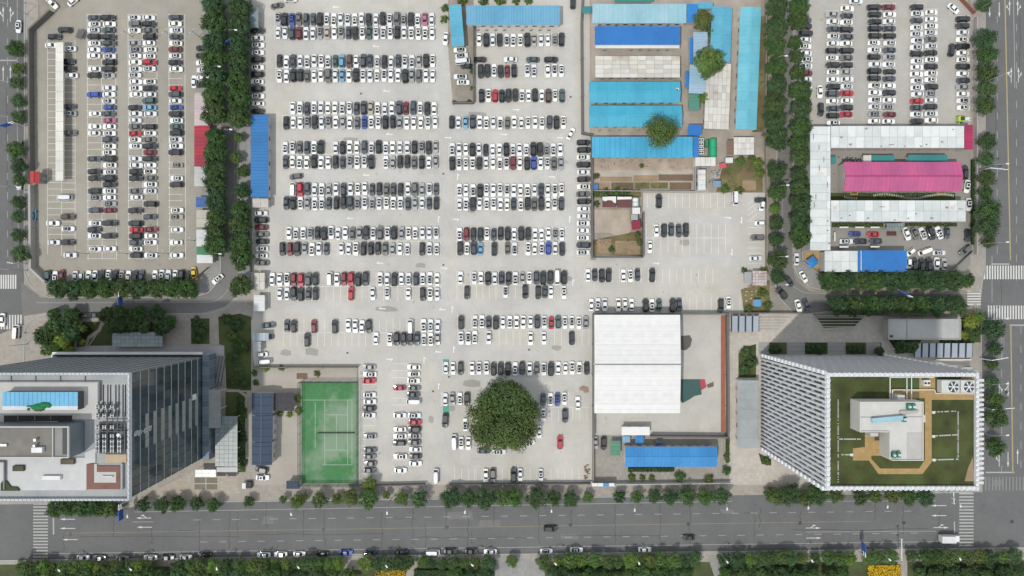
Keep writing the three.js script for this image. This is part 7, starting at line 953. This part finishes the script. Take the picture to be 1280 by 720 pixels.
lone([103.7, 697, 0, 'w', 'first parked along the lower avenue kerb'], [124, 697.5, 0, 's', 'second parked along the lower avenue kerb'], [152.5, 698, 0, 's', 'third parked along the lower avenue kerb'], [188, 697, 0, 'w', 'fourth parked along the lower avenue kerb'], [209.5, 697, 0, 'k', 'fifth parked along the lower avenue kerb'], [232, 696.7, 0, 'w', 'sixth parked along the lower avenue kerb'], [256, 694, 0, 'k', 'seventh parked along the lower avenue kerb'], [329.5, 694, 0, 'w', 'eighth parked along the lower avenue kerb'], [350.7, 693, 0, 'w', 'ninth parked along the lower avenue kerb'], [374, 692.5, 0, 'w', 'tenth parked along the lower avenue kerb'], [403, 692.5, 0, 'k', 'left of a blue one on the lower avenue kerb'], [432.5, 691, 0, 'b', 'alone in its colour on the lower avenue kerb'], [463, 691, 0, 'd', 'right of a blue one on the lower avenue kerb'], [502, 690.5, 0, 'k', 'alone between trees on the lower avenue kerb'], [541, 690.5, 0, 'V', 'left of two black ones on the avenue kerb'], [563, 689, 0, 'k', 'first of two black ones on the avenue kerb'], [589, 689, 0, 'k', 'second of two black ones on the avenue kerb'], [613, 689.5, 0, 'w', 'beside the grey footpath on the avenue kerb'], [683, 689, 0, 'x', 'right of the grey footpath on the avenue kerb'], [720.5, 687.5, 0, 'w', 'above the clipped hedge on the avenue kerb'], [806, 687, 0, 'w', 'last parked on the lower avenue kerb']);

// the first 300 that matter most one by one: all that stand alone, then those nearest the middle of the place
const singles = new Set([...cars].sort((a, b) => (b.lone - a.lone) || (Math.hypot(a.x - 640, a.y - 360) - Math.hypot(b.x - 640, b.y - 360))).slice(0, 300));
const tname = { sedan: 'sedan', suv: 'SUV', mini: 'small car', van: 'van' };
const protoOf = new Map();
function proto(c) {
  const key = [c.kind, c.c, c.roof, c.vary].join();
  if (!protoOf.has(key)) {
    const k = KIND[c.kind], g = new THREE.Group(); mesh('body', k.body, paintOf(c.c, c.vary), g);
    mesh('windshield', k.windshield, C.glass, g); mesh('rear_window', k.rear, C.glass, g); mesh('side_window', k.sideL, C.glass, g); mesh('side_window', k.sideR, C.glass, g); for (const h of k.heads) mesh('headlight', h, lampMat, g);
    if (c.roof) mesh(c.roof === 'sun' ? 'sunroof' : 'glass_roof', c.roof === 'sun' ? k.sun : k.dark, C.glass, g);
    for (const s of k.spots) mesh('wheel', k.wheel, C.tyre, g).position.set(...s);
    protoOf.set(key, g);
  }
  return protoOf.get(key);
}
const rest = {};
for (const c of cars) {
  const a = (c.ang + (c.flip ? 180 : 0)) * Math.PI / 180;
  if (singles.has(c)) {
    const o = proto(c).clone(); o.name = numbered('car'); o.position.set(X(c.x, 0.8), 0.03, Z(c.y, 0.8)); o.rotation.y = a; o.scale.setScalar(c.size); scene.add(o);
    tag(o, `${c.roof === 'dark' ? 'black-roofed ' : ''}${CNAME[c.c]} ${tname[c.kind]}, ${c.tail}`, 'car', c.group ?? undefined);
  } else (rest[c.kind] ??= []).push({ c, a });
}
{
  const g = new THREE.Group(); g.name = 'parked_cars'; scene.add(g); tag(g, 'the many further cars standing in the rows of the car parks', 'parked cars', undefined, 'stuff');
  const m4 = new THREE.Matrix4(), q = new THREE.Quaternion(), up = V(0, 1, 0), one = V(1, 1, 1);
  for (const k in rest) {
    const list = rest[k], K = KIND[k], pm = new THREE.MeshPhysicalMaterial({ color: 0xffffff, roughness: 0.35, clearcoat: 1, clearcoatRoughness: 0.06 });
    const inst = (name, geo, mat, sub, col) => { if (!sub.length) return; const im = new THREE.InstancedMesh(geo, mat, sub.length); im.name = name; im.castShadow = im.receiveShadow = true; sub.forEach((r, i) => { im.setMatrixAt(i, m4.compose(V(X(r.c.x, 0.8), 0.03, Z(r.c.y, 0.8)), q.setFromAxisAngle(up, r.a), one.setScalar(r.c.size))); if (col) im.setColorAt(i, paintOf(r.c.c, r.c.vary).color); }); g.add(im); im.userData.kind = 'stuff'; };
    inst('car_body', K.body, pm, list, true); inst('car_glass', K.glass, C.glass, list); inst('car_headlights', K.head, lampMat, list);
    inst('car_sunroof', K.sun, C.glass, list.filter((r) => r.c.roof === 'sun')); inst('car_glass_roof', K.dark, C.glass, list.filter((r) => r.c.roof === 'dark'));
    const wb = new THREE.BufferGeometry(), P = [], N = []; for (const s of K.spots) { const w = K.wheel.toNonIndexed(), p = w.attributes.position, n = w.attributes.normal; for (let i = 0; i < p.count; i++) { P.push(p.getX(i) + s[0], p.getY(i) + s[1], p.getZ(i) + s[2]); N.push(n.getX(i), n.getY(i), n.getZ(i)); } }
    wb.setAttribute('position', new THREE.Float32BufferAttribute(P, 3)); wb.setAttribute('normal', new THREE.Float32BufferAttribute(N, 3)); inst('car_wheels', wb, C.tyre, list);
  }
}
{ // box truck on the avenue
  const t = thing('box_truck', 'white box truck stopping before the zebra crossing on the avenue', 'truck', [X(1186, 1.5), 0, Z(673, 1.5)]), x = X(1186, 1.5), z = Z(673, 1.5);
  new MB().box(x - 3.2, 0.8, z - 1.15, x + 1.7, 3.1, z + 1.15).build('cargo_box', C.white, t); const c = new MB(); c.prism([[x + 1.85, z - 1.05], [x + 3.3, z - 1.0], [x + 3.3, z + 1.0], [x + 1.85, z + 1.05]], 0.5, 2.1); c.build('cab', paintMat.w, t); new MB().quad(V(x + 3.32, 1.3, z + 0.9), V(x + 3.32, 1.3, z - 0.9), V(x + 2.9, 2.15, z - 0.85), V(x + 2.9, 2.15, z + 0.85)).build('windshield', C.glass, t); new MB().box(x - 3.1, 0.5, z - 0.5, x + 3, 0.79, z + 0.5).build('chassis', C.dark, t);
  for (const [a, b] of [[2.5, 0.95], [2.5, -0.95], [-1.9, 0.95], [-1.9, -0.95]]) mesh('wheel', new THREE.CylinderGeometry(0.42, 0.42, 0.3, 16).rotateX(Math.PI / 2), C.tyre, t).position.set(a, 0.42, b);
}
console.log('cars', cars.length, 'singles', singles.size);
// painted lines collected above
for (const k in marks) { if (!marks[k].p.length) continue; const o = marks[k].build(k, k === 'centre_line' ? C.yellow : k === 'road_line' ? oldLine : k === 'court_line' ? mt(0.42, 0.46, 0.41, 'worn') : k === 'bay_line' ? mt(0.78, 0.775, 0.74, 'wall', { roughness: 0.8 }) : lineMat); o.userData.kind = 'structure'; o.castShadow = false; }

renderer.render(scene, camera);
